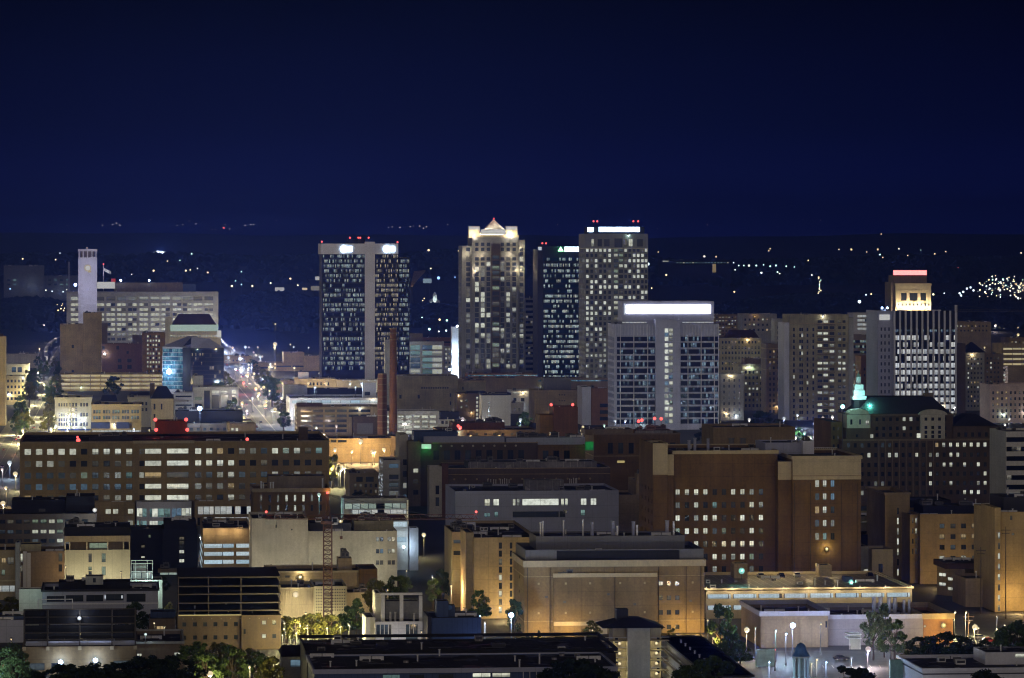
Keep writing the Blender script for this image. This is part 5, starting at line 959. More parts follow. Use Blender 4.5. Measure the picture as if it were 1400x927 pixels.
    b.stacks([(739, 715, 733), (742, 714, 733), (770.5, 713, 733), (797, 712, 733)], r=.25, v=16); b.stacks([(809.5, 715, 733), (838, 714, 733), (866, 715, 733), (912, 714, 733)], 'lilac concrete', r=.55, v=18); b.stacks([(844, 721, 733), (871, 720, 733), (921, 715, 733)], r=.3, v=12); b.roofunits(3)
    for x in (735, 775, 925, 950): light('POINT', b.root, (b.U(x), -5, 1.5), 1500, (1, .62, .18), .3)
    for x in (721, 752, 840, 900.5, 938, 958):
        q = M(); zt = b.Z(776); q.tube((b.U(x), -1.05 if 757 < x < 898 else -.16, 0), (b.U(x), -1.05 if 757 < x < 898 else -.16, zt), .09, .09, 'bronze steel', 6); q.build('downpipe', b.root)
    for x, y in ((745, 815), (770, 822), (830, 812), (866, 826), (942, 822)): b.box('louvre', x, x + 4, y, y + 3, -1.02 if 757 < x < 898 else -.12, .1, 'grey panel')
    b.finish()
    b = B('hospital_building', 'big brown brick hospital with stone top band and seven rows of square windows', 'hospital', 893, 1312)
    rows = [673.3, 691, 708.8, 726.6, 744.4, 762, 779]; P = ['WhWWddWWhu', 'hdwdcdddWh', 'WdhWWddWdW', 'gWWWugddWd', 'wdwudhWWWd', 'dwWdWhhWgd', 'ddddhdddhd']
    b.mass('wall', 921, 1063, 618, None, 3, 44, 'brown brick', grid(lin(926.6, 12.65, 10), 6.2, rows, 8.2, P), cap=(616.5, 621, 'cream stone'))
    b.mass('corner_tower', 893, 912.5, 607, None, 0, 36, 'brown brick', side=[(2 + i * 8.4, 2.2, y, y + 6, 'd') for i in range(4) for y in (668, 683, 698, 713, 728)], par=.4); b.box('stone_cap', 892.6, 913, 606.5, 649, -.3, .28, 'cream stone'); b.mass('corner_pier', 912.7, 920.8, 622, None, 1.6, 20, 'brown brick', par=.3); b.box('stone_cap', 912.7, 921.2, 621.5, 650, 1.3, .28, 'cream stone'); b.mass('corner_crown', 893.5, 913, 605.5, 617, 4, 16, 'cream stone', par=.4)
    b.mass('wall', 1084, 1177, 626.5, None, -6, 46, 'brown brick', [(x - 2.7, x + 2.7, y - 4.6, y + 4.6, c) for y, pat in ((662.5, 'hWb'), (680.5, 'uWb'), (698.6, 'yWu'), (717, 'uWh'), (735, 'hcd')) for x, c in zip((1117.3, 1127.6, 1138.4), pat)], side=sgrid(46, 5, 2, [690, 705, 720, 735, 750, 765], 6, 'ddm'), cap=(624.5, 629, 'cream stone'))
    b.mass('link', 1064, 1083.8, 632, None, -3, 40, 'brown brick', par=.3); 
    b.box('stone_band', 1083.7, 1177.3, 629.2, 657, -6.3, .28, 'cream stone'); b.box('stone_band', 1063.8, 1083.4, 632, 657, -3.3, .28, 'cream stone'); b.box('string_course', 1083.5, 1177.5, 651, 652.4, -6.6, .28, 'tan stone')
    b.mass('plant_room', 1046, 1112, 606, 622, 14, 20, 'lilac concrete', par=.4); b.mass('lift_house', 1098, 1113, 604, 622, 11, 10, 'white concrete', par=.3); b.beacon(1130.3, 752.5, -6.6, part='wall_lamp', m='glow amber', r=.6, P=500, col=(1, .8, .4), base=b.Z(754)); b.stacks([(942, 603, 619), (950, 600, 619), (968, 601, 619)], 'lilac concrete', r=.5, v=22); b.roofunits(8, seed=11, lo=.8, hi=1.6)
    q = M()
    for i in range(40): q.box(b.U(1064) + i * .68, b.U(1064) + i * .68 + .12, 40.5, 40.62, b.Z(626), b.Z(622), 'white metal')
    q.box(b.U(1064), b.U(1064) + 27.3, 40.5, 40.62, b.Z(622), b.Z(621.4), 'white metal'); q.build('roof_railing', b.root)
    for x, v in ((923, 2.9), (1060, 2.9), (1086, -6.1), (1108, -6.1), (1150, -6.1), (1172, -6.1)):
        q = M(); q.tube((b.U(x, v), v - .06, 0), (b.U(x, v), v - .06, b.Z(660)), .09, .09, 'bronze steel', 6); q.build('downpipe', b.root)
    b.finish()
    # deck garage in front of it
    b = B('parking_garage', 'long cream parking garage with a lit open deck of orange edged rails', 'parking garage', 965, 1225)
    b.mass('wall', 965, 1247, 806, None, 0, 60, 'cream stone', roof='deck', par=.5, cap=(804.6, 806.6, 'cream stone'), side=()); 
    for x in lin(967, 35, 8): b.band(x, min(x + 32, 1246), [815.5, 831], 6, 'ribbon ice', proud=.03)
    for i in range(9):
        x = 966 + i * 35; o = b.box('edge_lamp', x - .5, x + .5, 802.5, 804.8, .3, .4, 'glow warm'); light('POINT', o, (b.U(x), -2.2, b.Z(800)), 800, (1, .8, .5), .2)
    b.mass('stair_house', 1121, 1137, 774, 790, 40, 8, 'tan stone', par=.3); b.mass('deck_house', 1155, 1166, 791, 800, 30, 5, 'blue panel', par=.2); b.beacon(1163.5, 797.5, 28, part='deck_lamp', m='glow teal', r=.8, P=500, col=(.3, 1, .9), base=b.Z(801)); b.beacon(1014, 781, 20, part='deck_lamp', m='glow teal', r=1.0, P=900, col=(.3, 1, .9), base=b.Z(800)); b.mass('deck_house', 1004, 1022, 771, 800, 46, 8, 'tan stone', par=.2)
    for x in (1057, 1077, 1101, 1117, 1145, 1175): light('POINT', b.root, (b.U(x), 50, b.Z(787)), 700, (1, .75, .35), .3)
    b.finish()
    b = B('white_building', 'white cube of a lift house beside the long cream parking garage', 'building', 1192, 1320); b.mass('wall', 1192, 1221, 751, None, 0, 16, 'cream stone', [(1201, 1207, 771, 783, 'd')]); b.mass('wing', 1176, 1188, 747, None, 6, 12, 'grey concrete', [(1181, 1187, 778, 786, 'W')], par=.3); b.finish()
    b = B('parking_garage', 'pale sloping ramp of a garage rising behind the white lift house', 'parking garage', 1174, 1420); b.mass('wall', 1174, 1212, 706, None, 0, 30, 'olive brick', [(1176, 1208, 712, 716, 'm')]); b.mass('wing', 1178, 1210, 731, None, -20, 18, 'black cladding', par=.3); b.finish()
    # classical brick hospital
    b = B('hospital_building', 'dark brick classical hospital under a black slate roof with pale arched gables', 'hospital', 1152, 1760)
    rows = lin(609.5, 13, 6); xs = lin(1158, 9.35, 24); P = []
    wl = grid(lin(1281, 9.4, 9), 4.4, [609], 6.4, ['yhWWWWWWm'][0:1]) + grid(lin(1160, 9.35, 12), 4.2, [609], 6, 'dddu') 
    wl += grid(lin(1160, 9.35, 22), 4.2, [622.5, 636, 648.5, 661.5, 674], 6, 'dddddddWWdh')
    wl += grid(lin(1204, 9.3, 10), 4.2, [586, 596], 6, 'dddddudd') 
    b.mass('wall', 1152, 1374, 602.5, None, 0, 40, 'dark brown brick', wl, bands=((600.5, 603, 'brown concrete'),), side=sgrid(40, 5, 2, [612, 628, 644, 660], 6, 'ddm')); b.mass('upper_block', 1175, 1303, 566.5, 602, 4, 30, 'dark brown brick', grid(lin(1199, 9.3, 11), 4, [573.5, 586, 595], 5, 'dddddddw'), bands=((566, 568.5, 'brown concrete'),), par=0)
    b.mansard(1172, 1300, 543, 566, 3, 32, 'slate', 7); b.mass('attic', 1157, 1196, 585.5, 602, 2, 26, 'dark brown brick', [(1186, 1190, 577, 582, 'w'), (1195.5, 1199, 593, 598, 'W'), (1190, 1194, 594, 599, 'W'), (1170, 1173, 594, 598, 'd')], par=.3); b.mass('side_wing', 1136, 1151.7, 577, None, 8, 44, 'brown brick', grid([1140, 1146], 2.6, [586, 598, 610, 624], 5, 'ddm'), par=.3)
    b.mass('pavilion', 1158, 1190, 567, 586, 3, 24, 'pale stone', grid([1164, 1176], 3, [577], 7, 'du') + [(1183.5, 1188.5, 575, 581, 'W')], par=0)
    for x0, x1, yt, yb, v in ((1257, 1297, 560.5, 568, 2.6), (1161, 1190, 559.5, 567, 2.4)):
        q = M(); u0, u1 = b.U(x0), b.U(x1); c = (u0 + u1) / 2; zb, zt = b.Z(yb), b.Z(yt); n = 14; ar = [(c - (u1 - u0) / 2 * cos(pi * i / n), zb + (zt - zb) * sin(pi * i / n)) for i in range(n + 1)]
        q.poly([(x, v, z) for x, z in ar], 'pale stone')
        for i in range(n): q.poly([(ar[i][0], v, ar[i][1]), (ar[i][0], v + 8, ar[i][1]), (ar[i+1][0], v + 8, ar[i+1][1]), (ar[i+1][0], v, ar[i+1][1])], 'pale stone')
        q.build('arched_gable', b.root)
    b.mass('stone_front', 1259, 1292, 567.6, 602, 1.6, 2.2, 'pale stone', grid(lin(1266, 9.3, 3), 4, [573.5, 585, 591.5, 597.5], 4.4, 'ddddd') + [(1253, 1258, 593, 599, 'W')], par=0); b.mass('wing', 1303.2, 1366, 583, 602, 3, 24, 'dark brown brick', grid(lin(1311, 9.4, 6), 4, [595], 6, 'd'), par=0); b.mansard(1302.6, 1364, 567, 582.8, 2, 26, 'slate', 8)
    b.mass('chimney', 1265, 1276, 538, 546, 14, 5, 'brown concrete', par=.2)
    for i, x in enumerate(lin(1157.5, 9.35, 22)): b.box('pilaster', x - 3.2, x - 1.9, 603, 690, -.3, .28, 'brown concrete') if 4 < i < 14 else None
    b.box('lit_window', 1253.5, 1258.5, 593, 599.5, -.2, .15, 'W'); b.roofunits(2); b.finish()
    # green lit steeple on its roof
    z0 = wz(548, 1760); o = empty('steeple', (wx(1174, 1772), 1774, z0), AG, label='pale stepped steeple glowing teal on the black slate hospital roof', cat='steeple'); s = 1774 / K; q = M()
    for w, a, c in ((19, 0, 5), (15, 5, 13), (12, 13, 21)): q.box(-w/2*s, w/2*s, -w/2*s, w/2*s, a*s, c*s - .01, 'white concrete')
    q.build('stepped_base', o); q = M(); q.tube((0,0,21*s), (0,0,31*s), 4*s, 3.7*s, 'white concrete', 8); q.build('lantern', o); q = M(); q.tube((0,0,31*s), (0,0,37*s), 3.6*s, .6*s, 'teal tone', 8); q.tube((0,0,37*s), (0,0,40*s), .3*s, .1*s, 'white metal', 5); q.build('cap', o)
    q = M(); q.tube((0,0,-4), (0,0,0), 3.2, 3.2, 'slate', 8); q.build('plinth', o)
    f = B('floodlight_mast', 'mast with a dazzling teal floodlight beside the steeple', 'floodlight', 1152, 1748); q = M(); z = wz(556, 1748); q.ball((0,0,z), .85, 'flood teal', 10, 6); q.build('lamp', f.root); q = M(); q.tube((0,0,0), (0,0,z - 1.8), .3, .2, 'steel', 6); q.build('mast', f.root); light('POINT', f.root, (3.2, 3, z), 1800, (.3, 1, .8), .6)
    light('POINT', o, (-3.5, -7, 2.5), 2600, (.5, 1, .86), .4); light('POINT', o, (4, -7, -2), 3500, (.15, 1, .72), .4)
    b = B('office_building', 'white building with dark ribbon windows and a lit base at the right edge', 'office building', 1375, 1610)
    b.mass('wall', 1375, 1440, 590, None, 0, 30, 'white panel', roof='roof'); b.band(1376, 1438, lin(601, 13, 7), 6.5, 'ribbon dark'); b.band(1376, 1400, [678], 7, 'ribbon ice', proud=.12); b.roofunits(2); b.finish()
    # brown blocks on the right
    b = B('hospital_building', 'tan brown hospital block with five columns of small windows and a stepped dark roof', 'hospital', 1258, 1345)
    b.mass('wall', 1258, 1362, 703, None, 6, 34, 'khaki brick', grid([1288, 1303, 1317.5, 1332, 1347, 1359], 7, [719.5, 734, 748.5, 763.5], 6.6, ['umdyhu', 'ydyyhd', 'duddyd', 'hdhmud']), side=sgrid(34, 6, 2, [719.5, 734, 748.5, 763.5, 778], 6, 'd')); b.mass('wall', 1244, 1257.7, 703.5, None, 10, 20, 'khaki brick', grid([1248, 1252.5], 2, [712, 726, 740, 754], 7, 'dwdm'), par=.4); b.mass('wall', 1210, 1243.7, 675, None, 24, 34, 'khaki brick', [(1226.5, 1229, y, y + 9, c) for y, c in zip(lin(694, 14, 9), 'dwhwwdwdw')], cap=(673.5, 676, 'tan stone')); b.mass('plant_room', 1218, 1300, 684, 703.4, 46, 20, 'black cladding', par=.4)
    b.mass('plant_room', 1262, 1358, 692, 703.4, 20, 16, 'black cladding', par=.4); b.roofunits(5); light('POINT', b.root, (b.U(1280), -10, 4), 3600, (1, .68, .3), .5); b.finish()
    b = B('parking_garage', 'tan garage with stepped diagonal lit openings on its slanted left side', 'parking garage', 1320, 1265)
    b.mass('wall', 1320, 1364, 791, None, 0, 20, 'tan stone', [(1343, 1360, y, y + 6, 'h' if y > 820 else 'b') for y in (815, 828, 839)] + [(1343, 1360, 803, 808, 'g')]); b.mass('roof_plant', 1293, 1360, 770.5, 778, 28, 20, 'brown tile', par=.3)
    b2 = B('parking_garage', 'slanting garage wing with stepped rows of lit openings descending to the right', 'parking garage', 1281, 1310, radians(-52)); b2.mass('wall', 1281, 1319.5, 770, None, 0, 12, 'tan stone', [(x, x + 10, y + (x - 1284) * .42, y + 5 + (x - 1284) * .42, 'b' if y > 800 else 'W') for x in (1283, 1295, 1308) for y in (783, 796, 810, 823)], par=.5); b2.finish(); b.finish()
    b = B('hospital_building', 'brown hospital wing with a strip of lit stair windows at the right edge', 'hospital', 1368, 1250)
    b.mass('wall', 1368.5, 1440, 700, None, 0, 40, 'khaki brick', [(1381, 1384, 705, 711, 'm'), (1383, 1387, 729, 732, 'm')]); b.mass('stair_tower', 1360, 1368.3, 694, None, -2, 20, 'khaki brick', [(1364.4, 1367.4, y, y + 8.5, c) for y, c in zip(lin(728, 14.2, 9), 'wmWhwmwhw')], par=.3); b.mass('plant_room', 1372, 1430, 680, 700.3, 10, 20, 'slate', par=.3); light('POINT', b.root, (b.U(1385), -8, 4), 4500, (1, .66, .26), .5); b.finish()
    # low white complex
    b = B('white_building', 'low building with white cornice and round vents, lit violet white across the parking lot', 'building', 1040, 1140)
    b.mass('wall', 1040, 1132, 842, None, -4, 36, 'brown concrete', [(1128.5, 1131, 850, 859, 'd')], cap=(836, 842.4, 'lilac concrete')); b.mass('wall', 1132.3, 1262, 847, None, 0, 36, 'dim lilac', cap=(841.5, 847.4, 'lilac concrete')); b.mass('wall', 1262.5, 1303, 848, None, 0, 36, 'orange brick', [(1263, 1266, 857, 860, 'w')], cap=(841, 848.4, 'tan stone'))
    for x, yt, w in ((1195, 819, 3), (1204, 819, 3), (1215.5, 820, 2.6), (1223.5, 820, 2.6), (1236, 823, 2), (1243, 823, 2)):
        q = M(); z0, z1 = b.Z(840, 14), b.Z(yt, 14); r = w * 1140 / K; q.tube((0,0,0), (0,0,z1 - z0), r, r, 'lilac concrete', 12); q.tube((0,0,z1-z0), (0,0,z1-z0+.3), r*1.1, r*1.1, 'lilac concrete', 12); q.build('round_vent', b.root, (b.U(x, 14), 14, z0))
    b.band(1042, 1130, [834], 4, 'ribbon ice', v=33); b.roofunits(5, seed=3, lo=.5, hi=1.0)
    for x, c, P in ((1060, (.7, .76, 1), 1100), (1110, (.7, .76, 1), 900), (1160, (.7, .76, 1), 900), (1205, (.7, .8, 1), 1000), (1285, (1, .66, .15), 2200)): light('POINT', b.root, (b.U(x), -9, 5), P, c, .4)
    b.beacon(1290, 857.5, -1.2, part='wall_lamp', m='glow amber', r=.8, P=700, col=(1, .68, .15), base=b.Z(860)); b.finish()
    b = B('loading_canopy', 'small white loading canopy with stacked flat roofs at the parking lot edge', 'canopy', 1160, 1120)
    for y, v in ((867, 0), (872.5, -2)): b.box('canopy_roof', 1160, 1178, y, y + 1.4, v, 6, 'white metal')
    b.box('back_wall', 1163, 1176, 868.5, 888, 3, .4, 'white panel')
    for x in (1161, 1176.5): b.box('post', x, x + .6, 868.4, 888, .2, .2, 'white metal')
    b.finish()
    # bottom row
    b = B('white_house', 'boxy white modern house with framed roof terraces and grid windows', 'house', 513, 1105)
    b.mass('wall', 513, 584, 850, None, 0, 18, 'white panel', [(514.5, 519.5, 854, 868, 'u'), (520.5, 525, 854, 868, 'u'), (526, 530.5, 854, 868, 'u'), (531.5, 535, 854, 868, 'm'), (525, 535, 870.5, 879, 'u'), (555, 559.5, 854, 868, 'u'), (560.5, 565, 854, 868, 'm'), (566, 571, 854, 868, 'u'), (555, 571, 870.5, 879, 'u')], par=.2); b.mass('side_wing', 500, 512.8, 844, None, 2, 16, 'white panel', par=.3); b.mass('stair_house', 584.2, 596, 846, None, 3, 14, 'white panel', par=.2)
    for x0, x1, yt in ((521, 526, 811), (546.5, 551.5, 811), (573, 577.5, 812)): b.box('terrace_post', x0, x1, yt + 3.2, 850, 1, 1.2, 'white panel')
    b.box('terrace_beam', 521, 577.5, 811, 814, 1, 2, 'white panel'); b.mass('terrace_wall', 513, 520.8, 811, 850, 4, 12, 'white panel', par=.2); b.mass('terrace_room', 527, 573, 822, 850, 9, 6, 'grey concrete', par=.2); b.mass('roof_box', 549, 573, 814.5, 818, 3, 10, 'slate', par=.1); b.stacks([(533.5, 838, 850), (540.5, 838, 850), (534, 840, 850), (566, 840, 850)], r=.28, v=3); light('POINT', b.root, (b.U(540), -8, b.Z(885)), 1200, (.85, .85, 1), .4); b.finish()
    b = B('metal_building', 'windowless dark blue ribbed metal block beside the boxy white house', 'building', 590, 1085)
    b.mass('wall', 590, 658, 845, 876, 0, 20, 'blue panel', par=.3); b.mass('base', 598, 649, 876, None, 1, 17, 'black cladding', [(612, 616, 880, 897, 'd')], par=0); b.mass('roof_box', 597, 613, 822, 845, 6, 6, 'blue panel', par=.1); b.mass('roof_box', 613.2, 622, 828, 845, 7, 5, 'blue panel', par=.1); b.mass('side_wall', 585, 589.7, 843, None, -.5, 20, 'slate', par=.1)
    q = M(); q.tube((b.U(617.5), 6.8, b.Z(834)), (b.U(617.5), 6.95, b.Z(834)), .7, .7, 'blue metal', 12); q.build('fan', b.root); light('POINT', b.root, (b.U(662), -6, 4), 900, (.4, .6, 1), .3); b.finish()
    b = B('flat_roof_building', 'long low building with a broad black flat roof and pale fascia at the bottom centre', 'building', 425, 955)
    b.mass('wall', 430, 842, 917, None, 0, 34, 'blue panel', [(523, 547, 923.5, 929, 'c'), (646, 671, 922.5, 929, 'W'), (673, 698, 922.5, 929, 'W'), (560, 580, 924, 929, 'd'), (600, 620, 924, 929, 'd')], par=.15, cap=(915.5, 921.5, 'lilac concrete')); b.mass('clerestory', 420, 842, 897, None, 40, 40, 'slate', par=.15, cap=(890, 894, 'black cladding')); b.band(556, 592, [901], 3, 'ribbon cyan', v=40); b.band(455, 500, [901], 2.4, 'ribbon cyan', v=40); b.roofunits(5, .4, 1.0, seed=5)
    for x in lin(715, 9, 12): b.box('railing_post', x, x + .9, 921.8, 930, -1.2, .2, 'white metal')
    b.finish()
    b = B('house_building', 'small grey house with one lit window left of the black flat roof', 'house', 386, 1040); b.mass('wall', 386, 416, 898, None, 0, 16, 'grey concrete', [(397, 412, 902, 912, 'b')], par=0); b.gable(384, 418, 882, 898, -1, 18, 'slate', hip=.1); b.finish()
    b = B('apartment_building', 'stair tower of an apartment block with lamps on stacked balconies and a dark hipped roof', 'apartment building', 846, 1045)
    b.mass('stair_tower', 858, 889, 859, None, -1.5, 10, 'pale stone', par=0); b.mass('wall', 838, 857.8, 859, None, 1, 9, 'cream stone', [(841, 845, y, y + 7, 'd') for y in (872, 886, 900, 914)], par=0); b.mass('wall', 889.2, 904, 859, None, 1, 9, 'cream stone', [(898, 902, y, y + 7, 'd') for y in (872, 886, 900, 914)], par=0); b.mansard(824, 910, 845, 859, -4, 17, 'slate', 6); b.mass('chimney', 843, 859, 833, 851, 3, 4, 'slate', par=.1)
    for y in (876, 889.5, 903, 917):
        for x0, x1 in ((822, 857), (890, 915)): b.box('balcony', x0, x1, y, y + 1.2, -1.6, 2.4, 'cream stone'); b.box('balcony_rail', x0, x1, y - 4.6, y - 4, -1.7, .08, 'white metal')
    for y in (880, 893.5, 907.5, 921.5):
        for x in (847, 897.5): b.beacon(x, y, .2, part='balcony_lamp', m='glow warm', r=.42, P=130, col=(1, .85, .45), base=b.Z(y + 1.5))
    light('POINT', b.root, (b.U(874), -14, 6), 700, (.75, .85, 1), .4); b.finish()
    for nm, x0, x1, D, d, an, lab in (('a', 905, 955, 960, 100, 4.65, 'long black roofed apartment wing running towards the viewer right of the stair tower'), ('b', 762, 820, 965, 92, -3.0, 'long black roofed apartment wing running towards the viewer left of the stair tower')):
        a = radians(an); zt = wz(868, 1060); b = B('apartment_wing', lab, 'apartment building', 700, D, a)
        fx = wx(x0, D + d) + d * sin(a); b.root.location = (fx, D, 0); w = (x1 - x0) / K * (D + d)
        q = M(); q.box(0, w, 0, d, 0, zt - .5, 'pale stone'); wl = q.build('wall', b.root); q = M(); q.poly([(-.8,-.8,zt-.5),(w+.8,-.8,zt-.5),(w+.8,d,zt-.5),(-.8,d,zt-.5)], 'roof'); q.ring(-.8, w+.8, -.8, d, zt - .5, zt - .1, .2, 'slate'); q.build('roof', wl)
        r = random.Random(2)
        for i in range(9):
            q = M(); q.tube((0,0,0), (0,0,.7), .22, .22, 'white metal', 6); q.tube((0,0,.7), (0,0,.8), .35, .35, 'white metal', 6); q.build('vent_cap', b.root, (w * .32, 8 + i * 9.5, zt - .5))
        for z in (2.6, 5.4, 8.2):
            xx = -1.3 if an > 0 else w + .1
            q = M(); q.box(xx, xx + 1.2, 2, d - 2, z, z + .15, 'cream stone'); q.box(xx if an > 0 else xx + 1.1, xx + .06 if an > 0 else xx + 1.16, 2, d - 2, z + .9, z + 1, 'white metal'); q.build('gallery', b.root)
    b = B('flat_roof_building', 'low building with black flat roof and white fascia in the bottom right corner', 'building', 1262, 985)
    b.mass('wall', 1262, 1440, 917, None, 0, 32, 'white concrete', par=.2, cap=(914, 918, 'white concrete'), bands=((921, 922.5, 'slate'),)); b.mass('white_block', 1347, 1440, 893, 916, 14, 14, 'white concrete', [(1388, 1410, 895, 901, 'W')], par=.2); b.roofunits(3, .4, .9); light('POINT', b.root, (b.U(1250), -8, 4), 500, (.9, .9, 1), .4); b.finish()
    b = B('retaining_wall', 'pale teal lit wall panel at the right end of the parking lot', 'wall', 1217, 1010); b.mass('wall', 1217, 1235, 902, None, 0, 1.2, 'teal tone', par=0); b.finish()
    b = B('retaining_wall', 'teal lit wall left of the domed cupola', 'wall', 1034, 1085); b.mass('wall', 1034, 1060, 888, None, 0, 1.2, 'teal tone', par=0); b.finish()  # teal light on both walls is put into their colour
    # domed cupola of a church, lit blue
    D = 1000; s = D / K; z0 = wz(899, D); o = empty('cupola', (wx(1095, D), D, 0), AG, label='octagonal bell cupola with a blue dome, lit pale cyan, in front of the parking lot', cat='cupola'); q = M()
    q.tube((0,0,0), (0,0,wz(926, D)), 11.5*s, 11.5*s, 'white concrete', 8); q.build('drum', o); q = M()
    for i in range(8):
        a = pi / 8 + i * pi / 4; q.tube((10*s*cos(a), 10*s*sin(a), wz(926, D)), (10*s*cos(a), 10*s*sin(a), z0 - .01), 1.5*s, 1.5*s, 'white concrete', 6)
    q.build('column', o); q = M(); q.tube((0,0,z0), (0,0,z0 + 2.2*s), 13*s, 12*s, 'white concrete', 8); q.build('cornice', o); q = M()
    prof = [(12, 2.2), (9.5, 6), (8, 10), (7.2, 14), (5.4, 17.6), (2.6, 19.6), (.5, 20.4)]
    for (r0, a), (r1, c) in zip(prof, prof[1:]): q.tube((0,0,z0 + a*s), (0,0,z0 + c*s), r0*s, r1*s, 'blue metal', 16, caps=False)
    q.build('dome', o); q = M(); q.tube((0,0,z0+20.3*s), (0,0,z0 + 24*s), .35*s, .1*s, 'white metal', 6); q.build('finial', o); q = M(); q.tube((0,0,wz(926,D)), (0,0,z0-.05), 4*s, 4*s, 'grey concrete', 8); q.build('bell', o)
    light('POINT', o, (-6, -5, z0 - 6), 900, (.4, .85, 1), .3); light('POINT', o, (5, -7, z0 - 6), 600, (.3, .6, 1), .3)
front()
# ------------------------------------------------------------------ street lamps and far lights
LC = {'o': ('glow warm', (1, .66, .28)), 'w': ('glow white', (1, .95, .85)), 'c': ('glow cool', (.6, .78, 1)), 't': ('glow mint', (.5, 1, .85)), 'y': ('glow warm', (1, .85, .4)), 'r': ('glow red', (1, .1, .1)), 'b': ('glow blue', (.35, .55, 1)), 'p': ('glow pink', (1, .8, .8)), 's': ('star blue', (.5, .68, 1))}
LP = 1.8
def lamp_mesh(c, r, h, cache={}):
    key = (c, round(r, 2), round(h))
    if key not in cache:
        p, a, l = M(), M(), M(); p.tube((0,0,0), (0,0,h - .2), .16, .09, 'steel', 6, False); p.tube((0,0,0), (0,0,.7), .28, .24, 'steel', 6)
        a.tube((0,0,h - .25), (0,-1.6,h + .1), .07, .05, 'steel', 5); a.box(-.3, .3, -2.2, -1.3, h + .08, h + .26, 'steel')
        r *= .5 if r < .8 else .9; l.ball((0,-1.75,h - r * .85), r, LC[c][0], 10, 6, .92)
        cache[key] = (p.mesh('pole'), a.mesh('arm'), l.mesh('lamp'))
    return cache[key]
def lamp(px, py, c='o', P=2500, r=.55, h=9.0, label=None, group='street lamps', D=None, z=0.0):
    D = D or gd(py, h + z); x = wx(px, D)
    if D < 1400: r *= .62
    o = empty('street_lamp', (x, D + 1.75, z), 0, label=label, cat='street lamp', group=group)
    for nm, me in zip(('pole', 'arm', 'lamp'), lamp_mesh(c, r, h)): link(nm, me, o)
    if P: light('POINT', o, (0, -1.75, h - r * 1.8 - .3), P * LP, LC[c][1], .25)
    return o
